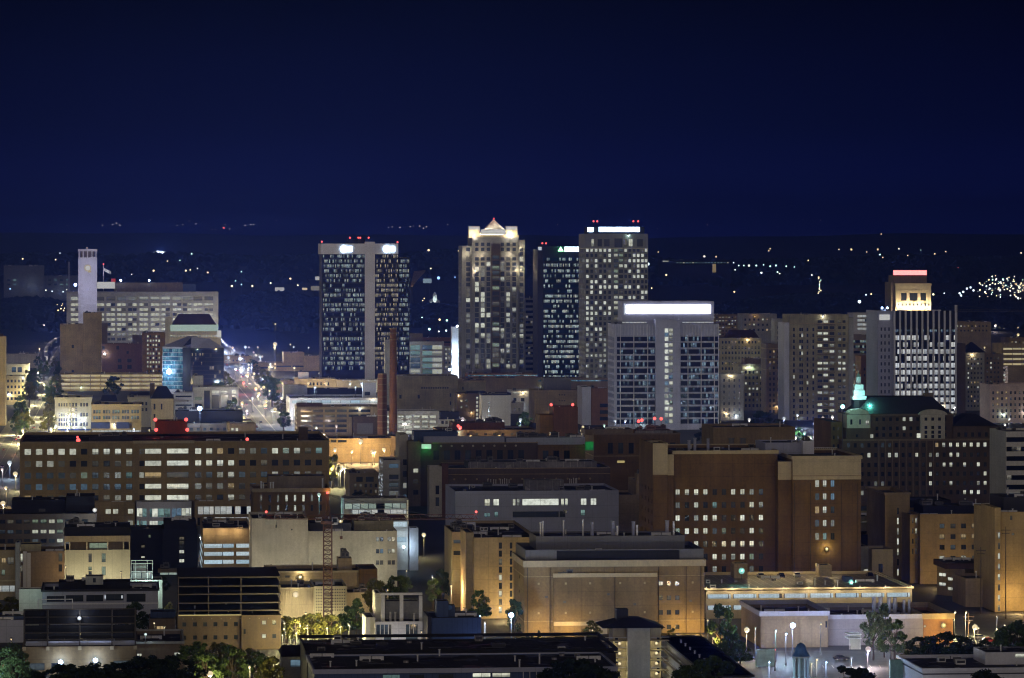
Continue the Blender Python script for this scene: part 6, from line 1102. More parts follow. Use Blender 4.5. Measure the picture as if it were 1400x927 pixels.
def lights():
    G = lambda pts, c, P, r, h, label, group: [lamp(x, y, c, P, r, h, label, group) for x, y in pts]
    # tree-lined street on the left
    G([(52, 508), (47, 537), (65, 552), (40, 558), (31, 586), (72, 533), (76, 566), (24, 575), (60, 524), (70, 584), (92, 582)], 'y', 36000, 1.0, 9, 'warm street lamp among the trees of the tree lined street at left', 'lamps of the tree lined street')
    G([(116, 583), (76, 580), (183, 585), (95, 574)], 'c', 4200, .85, 8, 'cool white lamp at the foot of the pale stone shop buildings', 'lamps by the pale stone shops')
    for x, y in ((160, 591), (168, 593), (204, 587)): lamp(x, y, 'y', 1800, .7, 7, 'warm lamp before the blue windowed stone building', 'lamps before the blue windowed building')
    # the broad bright avenue
    r = random.Random(21)
    for i, D in enumerate(range(2160, 4700, 92)):
        for sg in (-1, 1):
            c = r.choice('wwycop') ; o = empty('street_lamp', (BVX(D) + sg * 17, D + sg * 1.6, .14), pi / 2 * sg, label='street lamp along the bright broad avenue beside the tan garage', cat='street lamp', group='lamps of the broad avenue')
            for nm, me in zip(('pole', 'arm', 'lamp'), lamp_mesh(c, .95 if r.random() < .5 else .75, 9)): link(nm, me, o)
            light('POINT', o, (0, -1.75, 7.6), 40000 * r.uniform(.6, 1.4), LC[c][1], .3)
    for x, y, c, rr, P in ((312, 487, 'c', 1.8, 9000), (328, 488, 'c', 1.9, 9000), (338, 511, 'y', 1.7, 9000), (333, 522, 'r', 1.2, 5000), (350, 529, 'y', 1.3, 8000), (354, 536, 'y', 1.3, 8000), (361, 548, 'w', 1.5, 9000), (331, 549, 'o', 1.2, 6000), (345, 543, 'c', 1.0, 5000), (322, 503, 'p', 1.2, 6000), (372, 559, 'w', 1.2, 9000), (334, 571, 'o', .9, 4000), (363, 525, 'y', 1.2, 5000)):
        lamp(x, y, c, P, rr, 10, 'glaring lamp in the cluster at the far end of the broad avenue', 'glaring lamps at the avenue end')
    lamp(376, 468, 'y', 9000, 2.2, 26, 'tall mast lamp glaring warm white above the dark woods', 'mast lamps'); lamp(376.5, 442, 'o', 3000, 1.0, 40, 'orange tipped mast lamp highest above the dark woods left of the black tower', 'mast lamps'); lamp(397, 470, 'o', 1500, .9, 22, 'small orange mast lamp right of the tall glaring mast', 'mast lamps'); lamp(60, 443, 'p', 3000, 1.2, 36, 'pink mast lamp above the curved ramp at far left', 'mast lamps'); lamp(54, 476, 'o', 2000, .9, 20, 'low orange mast lamp beside the curved ramp at left', 'mast lamps')
    lamp(376, 496, 'o', 2500, 1.2, 10, 'orange lamp against the stepped tan garage', 'lamps by the stepped garage'); lamp(437, 509, 'w', 3500, 1.1, 8, 'white lamp at the foot of the stepped garage stair tower', 'lamps by the stepped garage')
    # big blue star lamp on the warehouse
    lamp(273, 568, 's', 14000, 1.5, 22, 'brilliant blue white lamp on a mast over the warehouse roof', 'warehouse lamps', D=2322); lamp(333, 568.5, 'y', 1500, .9, 14, 'small warm lamp at the warehouse corner', 'warehouse lamps')
    for x, y in ((432, 534), (430, 538), (486, 535)): lamp(x, y, 'c', 1500, .8, 8, 'pale blue lamp on the roof deck of the pale blue garage', 'lamps on the pale blue garage', D=2660, z=wz(546, 2640))
    lamp(460, 581, 'p', 2500, .9, 9, 'pinkish lamp in front of the tan five level garage', 'garage lamps'); lamp(412, 585, 'p', 2500, .9, 9, 'rosy lamp at the left corner of the tan five level garage', 'garage lamps')
    # orange courtyard
    for x, y, P, rr, h in ((493, 608, 9000, 1.5, 13), (458, 621, 6000, 1.1, 9), (481, 622.5, 3500, .8, 8), (509, 625, 6000, 1.0, 8), (525, 619, 6000, 1.1, 9), (512, 626, 3500, .9, 8)): lamp(x, y, 'o', P, rr, h, 'sodium lamp in the orange flooded courtyard before the blank tan hall', 'courtyard lamps', D=2108 - (y - 608) * 1.0)
    for x, y, P, rr in ((465, 662, 9000, 1.7), (462, 670, 4000, 1.1), (453, 655, 3000, .7), (471, 668, 4000, .9)): lamp(x, y, 'y', P, rr, 11, 'glaring yellow white lamp beside the small cream building', 'lamps beside the small cream building', D=1890)
    lamp(436, 690, 't', 1800, .8, 8, 'pale floodlight by the crane top, behind the blank white building', 'lamps behind the blank building', D=1500, z=14)
    # far left street junction
    for x, y, c, rr, P in ((13, 630, 'c', 1.3, 6000), (21, 645, 'y', 1.3, 6000), (3, 640, 'p', .8, 3000), (4, 685, 'y', 1.2, 5000), (8, 665, 'o', .8, 4000), (22, 600, 'r', .6, 900)): lamp(x, y, c, P, rr, 9, 'lamp at the junction left of the long brown hospital', 'lamps at the left junction')
    # downtown plaza around teal light
    for x, y, c, rr, P in ((1090, 566, 'c', 1.0, 7000), (1114, 577, 'w', 1.2, 9000), (1138, 568, 'w', 1.1, 9000), (1122, 589, 'c', .9, 7000), (1100, 590, 't', 1.0, 7000), (1132, 579, 'w', .9, 6000), (1076, 590, 'c', .8, 5000), (1108, 596, 't', .8, 5000), (1050, 517, 't', .8, 1500)): lamp(x, y, c, P, rr, 9, 'white lamp on the floodlit plaza under the olive balcony tower', 'plaza lamps')
    for x, y, c in ((841, 574, 'c'), (855, 574, 'c'), (845, 587, 'y'), (797, 582, 'y'), (711, 581, 't'), (826, 580, 't'), (795, 587, 'o')): lamp(x, y, c, 1600, .9, 9, 'small lamp on the street before the lilac tower', 'lamps before the lilac tower')
    for x, y, c in ((1374, 579, 'w'), (1380, 571, 'w'), (1305, 555, 'w')): lamp(x, y, c, 4000, .9, 9, 'white lamp below the rosy stone apartment block', 'lamps below the rosy block')
    for x, y, c, rr in ((1392, 456, 'y', 1.8), (1388, 439, 'y', 1.0), (1343, 454, 'c', 2.4), (1361, 443, 'p', 1.2), (1371, 434, 'c', 1.0), (1392, 447, 'o', .9), (1346, 474, 'y', .9), (1357, 474, 'o', .8), (1338, 426, 'o', .8)): lamp(x, y, c, 5000, rr, 18, 'bright lamp in the yards at far right beyond the pointed tower', 'yard lamps at far right')
    # near lamps
    lamp(617, 800, 'o', 5000, 1.2, 9, 'warm street lamp with strong glare left of the tan concrete building', 'lamps of the tree lined lane'); lamp(591, 789, 'y', 1800, .5, 10, 'yellow lamp over the trees above the tree lined lane', 'lamps of the tree lined lane'); lamp(656, 842, 's', 2500, .85, 9, 'upper of two blue white lamps right of the dark blue metal block', 'blue lamps'); lamp(663, 851, 'c', 2500, .9, 8, 'lower of two blue white lamps right of the dark blue metal block', 'blue lamps'); lamp(699, 838, 's', 5000, 1.3, 9, 'glaring cool lamp against the left edge of the tan brick building', 'blue lamps')
    lamp(634, 832, 'w', 500, .35, 7, 'small white lamp by the traffic post left of the tan concrete building', 'lamps of the tree lined lane')
    for x, y, P, rr in ((389, 859, 3500, .6), (418, 838, 3500, .7), (420, 858, 2800, .7), (421, 867, 2400, .7), (447, 858, 3200, .6), (465, 857, 2400, .55), (477, 854, 2400, .5), (405, 865, 2400, .5), (451, 879, 900, .45), (396, 870, 2000, .5), (433, 868, 2000, .5), (410, 852, 2000, .5), (400, 846, 1800, .45), (386, 868, 1600, .5)): lamp(x, y, 'y', P, rr, 7, 'yellow lamp among the glowing trees before the pierced screen hall', 'lamps among the yellow trees')
    lamp(530, 806, 'o', 900, .45, 9, 'warm lamp on the wall above the boxy white house', 'lamps of the tree lined lane'); lamp(206, 805, 'w', 2500, 1.1, 10, 'white lamp glaring beside the pale green pavilion', 'lamps by the workshop'); lamp(63, 801, 't', 1200, .7, 10, 'mint green lamp over the lilac workshop', 'lamps by the workshop')
    lamp(287, 906, 'y', 3200, 1.5, 7, 'yellow white lamp glowing through the dark trees at bottom left', 'lamps in the dark trees', D=1008); lamp(341, 901, 'y', 2000, 1.1, 7, 'small yellow lamp deeper in the dark trees at bottom left', 'lamps in the dark trees', D=1020); lamp(15, 873, 'o', 500, .45, 7, 'small orange lamp on the pole by the violet shed', 'lamps by the shed')
    lamp(1084, 852, 's', 6000, 1.3, 10, 'dazzling white star lamp over the parking lot', 'parking lot lamps'); lamp(1061, 862, 't', 2200, .5, 9, 'mint lamp left of the dazzling white star lamp', 'parking lot lamps'); lamp(1075, 866, 's', 5000, .55, 9, 'white lamp low over the parking lot left side', 'parking lot lamps'); lamp(1117, 901, 'o', 1300, .8, 7, 'orange lamp right of the blue dome', 'parking lot lamps'); lamp(1110, 907, 'y', 700, .5, 6, 'small orange lamp touching the blue dome shoulder', 'parking lot lamps'); lamp(1197, 843, 'c', 1300, .7, 10, 'cool lamp shining through the pale tree top', 'parking lot lamps'); lamp(1218, 868, 'p', 400, .35, 7, 'pink lamp in the round dark tree beside the lot', 'parking lot lamps'); lamp(1187, 884, 'p', 4500, 1.4, 6, 'pinkish glare at the foot of the pale tree', 'parking lot lamps'); lamp(1060, 888, 'r', 200, .4, 6, 'reddish lamp by the teal wall', 'parking lot lamps')
    for x, y, P, rr, c in ((1306, 836, 5000, 1.1, 'y'), (1321, 836, 4000, .95, 'y'), (1333, 854, 5600, 1.5, 'o'), (1338, 858, 2000, .7, 'o'), (1363, 859, 2500, .8, 'y'), (1325, 851, 1200, .5, 'o'), (1364, 843, 800, .3, 'w')): lamp(x, y, c, P, rr, 8, 'orange glaring lamp before the slanting garage at right', 'lamps before the slanting garage')
    lamp(1021, 858, 'o', 4500, 1.4, 9, 'glaring orange lamp at the corner of the long cream garage', 'lamps by the cream garage'); lamp(975, 871, 'o', 1500, .7, 7, 'orange lamp behind the tall leafy tree', 'lamps by the cream garage'); lamp(1052, 905, 's', 4000, .4, 8, 'cool lamp at the near left side of the parking lot', 'parking lot lamps'); lamp(1130, 905, 's', 3600, .4, 8, 'cool lamp at the near middle of the parking lot', 'parking lot lamps'); lamp(1165, 899, 'c', 2000, .4, 8, 'cool lamp behind the near parking lot trees', 'parking lot lamps'); lamp(1033, 859, 'c', 800, .5, 9, 'small blue lamp next to the glaring orange lamp', 'lamps by the cream garage')
    # ---- far lights on the hills and plain: masts with lamps where the land is
    def far(px, py, c='o', r=1.0, label=None, group='far lights'):
        k = (px - CX) / K; D = 4800.0
        while D < 16500 and wz(py, D) - 20 > hz(k, D): D += 25
        z = wz(py, D); g = min(hz(k, D), z - 4); r = .98 * max(.35, r) * D / 5400 * .8
        q = M(); q.ball((0,0,z), r * 1.15, 'far ' + c, 8, 5); q.tube((0,0,g), (0,0,z - r*.9), .3, .2, 'steel', 4, False); o = q.build('mast_light', None, (k * D, D, 0)); tag(o, label, 'mast light', group)
    RG = ('light on the crest of the far ridge', 'lights on the far ridge')
    for x, y, r in ((92,308,.5),(140,308,.8),(154,307,.7),(159,305,.8),(164,308,.7),(206,300,.5),(242,308,.5),(250,307,.5),(259,302,.5),(268,306,.7),(308,307,.5),(314,313,.5),(290,314,.4),(295,314,.4),(335,308,.8),(343,307,.7),(347,307,.6),(378,301,.4),(531,311,.7),(536,310,.6),(547,311,.7),(561,310,.6),(565,309,.5),(574,309,.8),(579,312,.7),(583,310,.9),(612,307,.7),(762,307,.7),(899,313,.5),(967,307,.9),(1098,300,.5),(1122,301,.5)): far(x, y, 'p', r, *RG)
    far(306, 311.5, 'r', 1.6, 'red beacon glowing alone on the far ridge', 'far beacons')
    for x, y, c, r in ((31,354,'o',1.2),(76,355,'o',1),(82,346,'c',.8),(262,347,'t',1.2),(229,357,'o',.9),(246,356,'t',.8),(210,370,'o',1.3),(254,370,'y',1.3),(260,369,'y',1),(270,367,'w',.8),(284,372.5,'o',1.2),(330,371.5,'t',1),(322,384,'t',.8),(330,389,'t',1),(317,391,'y',1.6),(180,375,'w',.7),(345,391,'y',1.4),(397,381,'o',1.4),(407,390,'y',1.2),(370,387,'y',1.2),(586,342,'o',1.6),(627,343,'o',1.2),(589,367,'y',1),(601,437,'o',1.5),(577,434,'t',.9),(600,453,'w',1.1),(611,438,'t',1.5),(587,450,'t',1.8),(610,452,'c',1.4),(622,379,'b',.9),(580,408,'o',.8),(578,411,'o',.8)): far(x, y, c, r, 'lone lamp in the dark plain left of the pyramid tower', 'lamps of the dark plain at left')
    far(599.5, 380, 'b', 2.2, 'bright blue lamp in the dark plain left of the pyramid tower', 'far beacons')
    for x, y, c, r in ((886,361,'c',2.2),(905,364,'t',1),(915,363,'c',1.3),(911,376,'o',1.4),(926,359,'t',1),(932,359,'w',1),(940,359,'c',1),(925,370,'o',.8),(956,359,'c',.8),(963,350.5,'w',1.6),(979,351,'o',1.2),(964,360,'t',.8),(990,359,'c',.9),(996,359,'t',.9),(1003,359,'c',.9),(990,369,'c',.9),(1005,369,'c',.9),(1010,363,'t',1),(1017,363,'t',1),(1024,363,'w',1.5),(1034,363,'t',1.3),(1044,362,'t',.9),(1041,373,'w',1.5),(1053,364,'t',1.2),(1061,363,'t',1.3),(1075,364,'t',1.1),(1086,365,'t',.9),(1063,372,'t',1.2),(1066,374,'w',.9),(891,394,'o',1),(1004,399,'o',1.2),(900,344.5,'o',1),(948,360,'c',.7),(970,360,'w',.7),(984,361,'t',.7)): far(x, y, c, r, 'light of the glittering strip right of the tallest towers', 'lights of the glittering strip')
    for x, y, c, r in ((1051,343,'o',1),(1053,340,'o',1.2),(1105,356,'o',1),(1110,376,'w',1),(1147,341,'o',1),(1164,341,'o',1.6),(1185,344.5,'o',.9),(1200,341,'o',1.4),(1203,348,'t',1.2),(1207,352,'o',.8),(1205,320,'o',1),(1229,340,'y',1.4),(1241,349.5,'o',.8),(1259,342,'t',.6),(1278,347,'o',1),(1293,344,'o',1),(1310,366,'r',.5),(1396,346,'o',1.1),(1361,377,'o',.8),(1184,403,'c',1),(1191,402,'o',1),(1215,402,'o',1),(1276,402.5,'y',1.5),(1291,401,'c',1)): far(x, y, c, r, 'lone lamp on the dark hillside around the red neon tower', 'lamps of the dark hillside at right')
    far(1175, 412.5, 'c', 2.4, 'blue white star lamp in the dark woods left of the red neon tower', 'far beacons')
    r = random.Random(31)
    for i in range(110):
        x = 1335 + r.random() ** .8 * 66; y = 393 + r.gauss(0, 7); far(x, min(max(y, 378), 408), r.choice('wwyyoct'), r.uniform(.35, 1.4), 'lamp of the dazzling rail yard at the right edge', 'lamps of the dazzling yard')
    for x, y in ((1312, 401), (1317, 399), (1322, 394.5), (1327, 393), (1331, 397), (1314, 404)): far(x, y, 'c', 1.5, 'cool lamp left of the dazzling rail yard', 'cool lamps beside the yard')
    for i in range(12): far(1120 + r.uniform(-2, 2.5), 379 + i * 2.0, r.choice('yyot'), r.uniform(.6, 1.1), 'lamp in the upright string of lights over the dark woods', 'upright string of lights')
    for i in range(26): far(r.uniform(0, 104), r.uniform(381, 399), r.choice('ccbw'), r.uniform(.5, 1.2), 'lamp of the bluish lit works at far left', 'lamps of the works')
    far(45, 389.5, 'w', 2.4, 'brightest white lamp of the bluish works', 'far beacons')
    for i in range(20): far(r.uniform(75, 90), r.uniform(412, 426), 'o', r.uniform(.5, 1.1), 'orange lamp on the road bank by the slim white tower', 'lamps on the road bank') if i < 7 else None
def more_lamps():
    r = random.Random(77)
    rows = [(1108, 0, 1400, 9, 'yo', 'added street lamp on the near lane below the brick blocks', 'lamps of the near lane'), (1318, 20, 880, 9, 'yyco', 'added street lamp on the lane behind the near roofs', 'lamps of the lane behind the near roofs'),
            (1475, 60, 620, 8, 'cyo', 'added street lamp in front of the long brown hospital', 'lamps before the long brown hospital'), (1860, 460, 1130, 9, 'oyw', 'added street lamp behind the dark hospital wings', 'lamps behind the hospital wings'),
            (2215, 0, 1140, 26, 'wcypo', 'added street lamp on the cross street before the downtown blocks', 'lamps of the downtown cross street'), (2460, 430, 1140, 16, 'wcyp', 'added street lamp at the foot of the downtown blocks', 'lamps at the foot of downtown'), (2840, 700, 1400, 20, 'wcypt', 'added street lamp among the right downtown blocks', 'lamps of right downtown'),
            (3150, 380, 740, 14, 'wcyo', 'added street lamp under the black glass tower', 'lamps under the black glass tower'), (3560, 0, 480, 16, 'yocw', 'added street lamp in the streets left of the black glass tower', 'lamps of the far left streets'), (4300, 280, 640, 16, 'oycw', 'added lamp in the dark yards behind the black glass tower', 'lamps of the dark yards')]
    for D, x0, x1, n, cs, lab, grp in rows:  # lamps strewn at random, added so facade feet and gaps glow
        for i in range(n):
            px = x0 + (x1 - x0) * (i + r.uniform(.15, .85)) / n
            if D in (2215, 2460) and 810 < px < 1000: continue
            d = D + r.uniform(-22, 22) + .098 * (px - CX) / K * D
            lamp(px, 0, r.choice(cs), ({1108: 220, 1318: 380}.get(D, 2000) if D < 2000 else 3200) * r.uniform(.6, 1.4), r.uniform(.6, .95) * (1 if D < 2000 else 1.5), 9, lab, grp, D=d)
    # amber and white lamps crowding the head of the avenue
    for i in range(46):
        t = r.random(); D = 2500 + 2100 * t; px = CX + (BVX(D) + r.uniform(-34, 46)) / D * K
        lamp(px, 0, r.choice('yyowcpp'), 5000 * r.uniform(.6, 1.5), r.uniform(.9, 1.7), r.uniform(7, 12), 'lamp or shop light beside the bright broad avenue', 'small lamps beside the avenue', D=D)
lights(); more_lamps()
def far_buildings():
    def simple(px0, px1, yt, D, lab, nm='works_building', cat='works', m='lilac concrete', wins=(), P=0, col=(.6, .75, 1), d=30):
        b = B(nm, lab, cat, px0, D); b.mass('wall', px0, px1, yt, None, 0, d, m, wins, par=.3)
        if P: light('POINT', b.root, ((b.last[0] + b.last[1]) / 2, -18, b.last[5] * .5 + 4), P, col, 1)
        return b
    simple(5, 60, 363, 7400, 'tall shed of the bluish works at far left', m='grey panel', wins=grid(lin(12, 8, 11), 4, [383, 389], 2.4, 'bdcdu'), P=5000).finish(); simple(60, 107, 377, 7300, 'long low shed of the bluish works', m='grey panel', wins=grid(lin(12, 8, 11), 4, [383, 389], 2.4, 'bdcdu'), P=5000).finish()
    b = simple(25, 60, 364, 7250, 'stepped mill building in front of the tall works shed', m='grey panel', P=5000); b.box('chimney', 93, 95.5, 358, 400, 5, 6, 'lilac concrete'); b.finish()
    # flood-lit quarry bank on the hill
    D = 5000.0; kq = (220 - CX) / K
    while D < 16000 and wz(346.5, D) > hz(kq, D) + .5: D += 20
    q = M(); r = random.Random(4); x0, x1 = wx(208, D), wx(232, D); n = 12
    for i in range(n):
        a, c = x0 + (x1 - x0) * i / n, x0 + (x1 - x0) * (i + 1) / n; h = [0, 7, 9, 12, 12, 9, 8, 10, 7, 6, 3, 2, 0]
        za, zc = wz(346.5, D), wz(346.5, D); q.poly([(a, D, za), (c, D, zc), (c, D + 25, zc + h[i+1] * 1.0), (a, D + 25, za + h[i] * 1.0)], 'white concrete'); q.poly([(c, D+25, zc + h[i+1]), (a, D+25, za+h[i]), (a, D+60, 0), (c, D+60, 0)], 'white concrete')
    o = tag(q.build('quarry_bank'), 'floodlit white quarry bank on the dark hill above the slim white tower', 'quarry'); light('POINT', o, ((x0+x1)/2, D - 16, wz(343, D)), 600000, (.8, .95, 1), 1)
    def board(x0, x1, y0, y1, D, m, lab):
        o = empty('billboard', (wx(x0, D), D, 0), 0, label=lab, cat='billboard', group='lit billboards'); w = (x1 - x0) / K * D; q = M(); q.box(0, w, 0, .4, wz(y1, D), wz(y0, D), m); q.build('panel', o); q = M(); q.box(-.3, w + .3, .41, .8, wz(y1, D) - .3, wz(y0, D) + .3, 'steel'); q.build('back_frame', o)
        for u in (w * .25, w * .75): q = M(); q.tube((u, .6, 0), (u, .6, wz(y1, D)), .4, .4, 'steel', 6); q.build('leg', o)
    board(376, 388.5, 393, 398, 6300, 'glow white', 'small white lit billboard above the woods left of the black tower'); board(431, 440, 378, 383, 6300, 'glow white', 'white and red lit billboard touching the black tower left side'); board(578.5, 590, 381, 387, 6300, 'glow ice', 'pale blue lit billboard in the plain right of the black tower'); board(413, 420, 393.5, 396.5, 6350, 'glow warm', 'tiny warm lit billboard near the black tower'); board(425, 439, 391, 397, 6250, 'glow dim', 'dim lit billboard low beside the black tower')
    # road bank lit orange beside the black tower
    q = M(); D0 = 6900; pts = [(561, 372), (577, 370.5), (577, 373), (570, 382), (564, 392), (561, 392)]
    D = 6400; q.poly([(wx(x, D), D + (392 - y) * 12, wz(y, D)) for x, y in pts][::-1], 'tan stone'); q.poly([(wx(561, D), D, 0), (wx(564, D), D, 0), (wx(564, D), D, wz(392, D)), (wx(561, D), D, wz(392, D))], 'terrain'); o = q.build('embankment'); o['kind'] = 'structure'; light('POINT', None, (wx(568, D), D - 10, wz(378, D) + 8), 26000, (1, .7, .35), 1)
    b = B('chapel', 'small white floodlit chapel with a pointed gable in the dark plain', 'chapel', 588, 6000); b.mass('wall', 588, 601, 412, None, 0, 18, 'white panel', [(592, 596, 414, 420, 'b')], par=0); b.gable(587, 602, 406, 412, -1, 20, 'white metal', hip=.45); b.mass('tower', 592, 597, 404, None, -3, 5, 'white panel', par=0); b.gable(591.5, 597.5, 399, 404, -3.4, 6, 'white metal', hip=.48, part='spire'); light('POINT', b.root, (b.U(594), -14, b.Z(418)), 22000, (.75, .95, 1), .5); b.finish()
    wl = grid([976, 979], 2.2, lin(361, 2.2, 6), 1.4, 'yw') ; b = simple(902, 1000, 355.5, 8200, 'long low plant with a strip of lights right of the tallest tower', m='black cladding', wins=[(906, 914, 356.5, 358.2, 'W')] + [(x, x + 2.4, 358.4, 360, pick('wc')) for x in lin(925, 4.3, 17)] + [(974, 979, 361, 373, 'y')]); b.finish()
    # curved ramp
    q = M(); pts = [(64, 487), (62, 480), (64, 474), (70, 467), (77, 462.5), (84, 460)]; D = 4250
    for (a, b_), (c, d_) in zip(pts, pts[1:]):
        za, zb = 6.0, 6.0; Da, Db = gd(b_, 6), gd(d_, 6)
        q.poly([(wx(a - 3, Da), Da, za), (wx(a + 3, Da), Da, za), (wx(c + 2.5, Db), Db, zb), (wx(c - 2.5, Db), Db, zb)], 'pavement')
        q.tube((wx(a, Da), Da, 0), (wx(a, Da), Da, za), 1, 1, 'grey concrete', 6)
        light('POINT', None, (wx(a, Da), Da - 4, za + 7), 16000, (1, .85, .8), .4)
    tag(q.build('motorway_ramp'), kind='structure')
    b = B('depot_building', 'long low pale roofed depot left of the windowless tan block', 'depot', 8, 3800); b.mass('wall', 8, 52, 484, None, 0, 30, 'grey concrete', par=.3); b.finish()
    # bare arm of another crane at far right
    D = 3500; z = wz(426, D); o = empty('tower_crane', (wx(1307, D), D, 0), 0, label='far tower crane with a bare horizontal arm right of the finned tower', cat='crane'); s = D / K; q = M(); q.tube((0,0,0), (0,0,z + 9*s), 1.4, 1.2, 'white metal', 4); q.build('mast', o); q = M(); q.box(0, 95*s, -.7, .7, z, z + .4, 'steel'); q.tube((0,0,z + 2.2), (95*s,0,z + 1.2), .2, .2, 'steel', 4); q.tube((0,0,z+9*s), (60*s,0,z+1.5), .12, .12, 'steel', 4)
    for i in range(24): q.tube((i*4*s,0,z+.3), ((i*4+4)*s,0,z+2), .12, .12, 'steel', 4)
    q.build('jib', o)
    for x in (wx(1345, D), wx(1362, D)): pass
    # dark distant rooftops that fill the plain behind the towers
    r = random.Random(17)
    LB = [('flat roofed distant block standing dark in the plain left of the pyramid tower', 600, 440, 4600), ]
    for i, (x, w, y, D, lab, m) in enumerate([(300, 44, 487, 3950, 'low pale depot at the top end of the bright avenue', 'tan stone'), (1225, 60, 437, 4700, 'dim block hidden behind the finned tower and red neon tower', 'brown concrete'), (1100, 60, 445, 4300, 'dim low block behind the olive balcony tower', 'grey concrete'), (1305, 50, 440, 4200, 'dim rough walled block lit orange below the far crane arm', 'tan stone'), (1380, 60, 462, 4000, 'dim yard shed at the right edge below the far lamps', 'brown concrete'), (1052, 30, 457, 3900, 'small pale block peeping behind the stepped brown building', 'pale stone'), (560, 60, 470, 4000, 'low dim block behind the white framed office', 'brown concrete')]):
        b = B('block_building', lab, 'building', x, D); b.mass('wall', x, x + w, y, None, 0, 40, m, grid(lin(x + 4, 5, int(w / 5) - 1), 2, [y + 6, y + 12], 2.4, 'dddwy')); b.roofunits(3, seed=i); b.finish()
far_buildings()
# ------------------------------------------------------------------ trees
def tree_meshes(seed, leaf, n=3000, cone=False, cache={}):
    key = (seed, leaf)
    if key in cache: return cache[key]
    r = random.Random(seed); cr, tr = M(), M()
    lumps = []
    for i in range(28):
        a = r.uniform(0, 2 * pi); t = r.random(); h = .30 + .62 * t; rad = (.36 * (1 - abs(t - .38) * 1.05)) * r.uniform(.35, 1.05)
        if cone: rad = .26 * (1 - t) * r.uniform(.5, 1); h = .2 + .75 * t
        lumps.append((rad * cos(a), rad * sin(a), h, r.uniform(.06, .145) * (1 - .35 * t)))
    per = n // len(lumps)
    for (x, y, z, s) in lumps:
        for i in range(per):
            u, v, w = r.gauss(0, 1), r.gauss(0, 1), r.gauss(0, 1); l = sqrt(u*u + v*v + w*w); k = s * (r.random() ** .4) / l
            c = (x + u*k, y + v*k, z + w*k*.85); e = r.uniform(.010, .026); a1, a2 = r.uniform(0, 2*pi), r.uniform(-.9, .9)
            d1 = (cos(a1)*e, sin(a1)*e, r.uniform(-.5, .5)*e); d2 = (-sin(a1)*sin(a2)*e, cos(a1)*sin(a2)*e, cos(a2)*e)
            cr.poly([tuple(c[q] + d1[q] * p1 + d2[q] * p2 for q in range(3)) for p1, p2 in ((-1, -.5), (0, -1), (1, .3), (.1, 1))], leaf)
    tr.tube((0,0,0), (.01,.005,.34), .028, .016, 'bark', 7); tr.tube((.01,.005,.34), (0,0,.7), .016, .006, 'bark', 6)
    for (x, y, z, s) in lumps[::2]: tr.tube((.006, .003, min(.3, z * .6) + .05), (x * .9, y * .9, z), .009, .003, 'bark', 5)
    cache[key] = (tr.mesh('trunk'), cr.mesh('crown')); return cache[key]
def tree(px, yb, yt, leaf, label, seed=1, wide=1.0, D=None, group=None, cone=False):
    D = D or gd(yb); h = wz(yt, D); x = wx(px, D); o = empty('tree', (x, D, 0), R.uniform(0, 6), label=label, cat='tree', group=group)
    for nm, me in zip(('trunk', 'crown'), tree_meshes(seed, leaf, cone=cone)): link(nm, me, o)
    o.scale = (h * wide, h * wide, h); return o
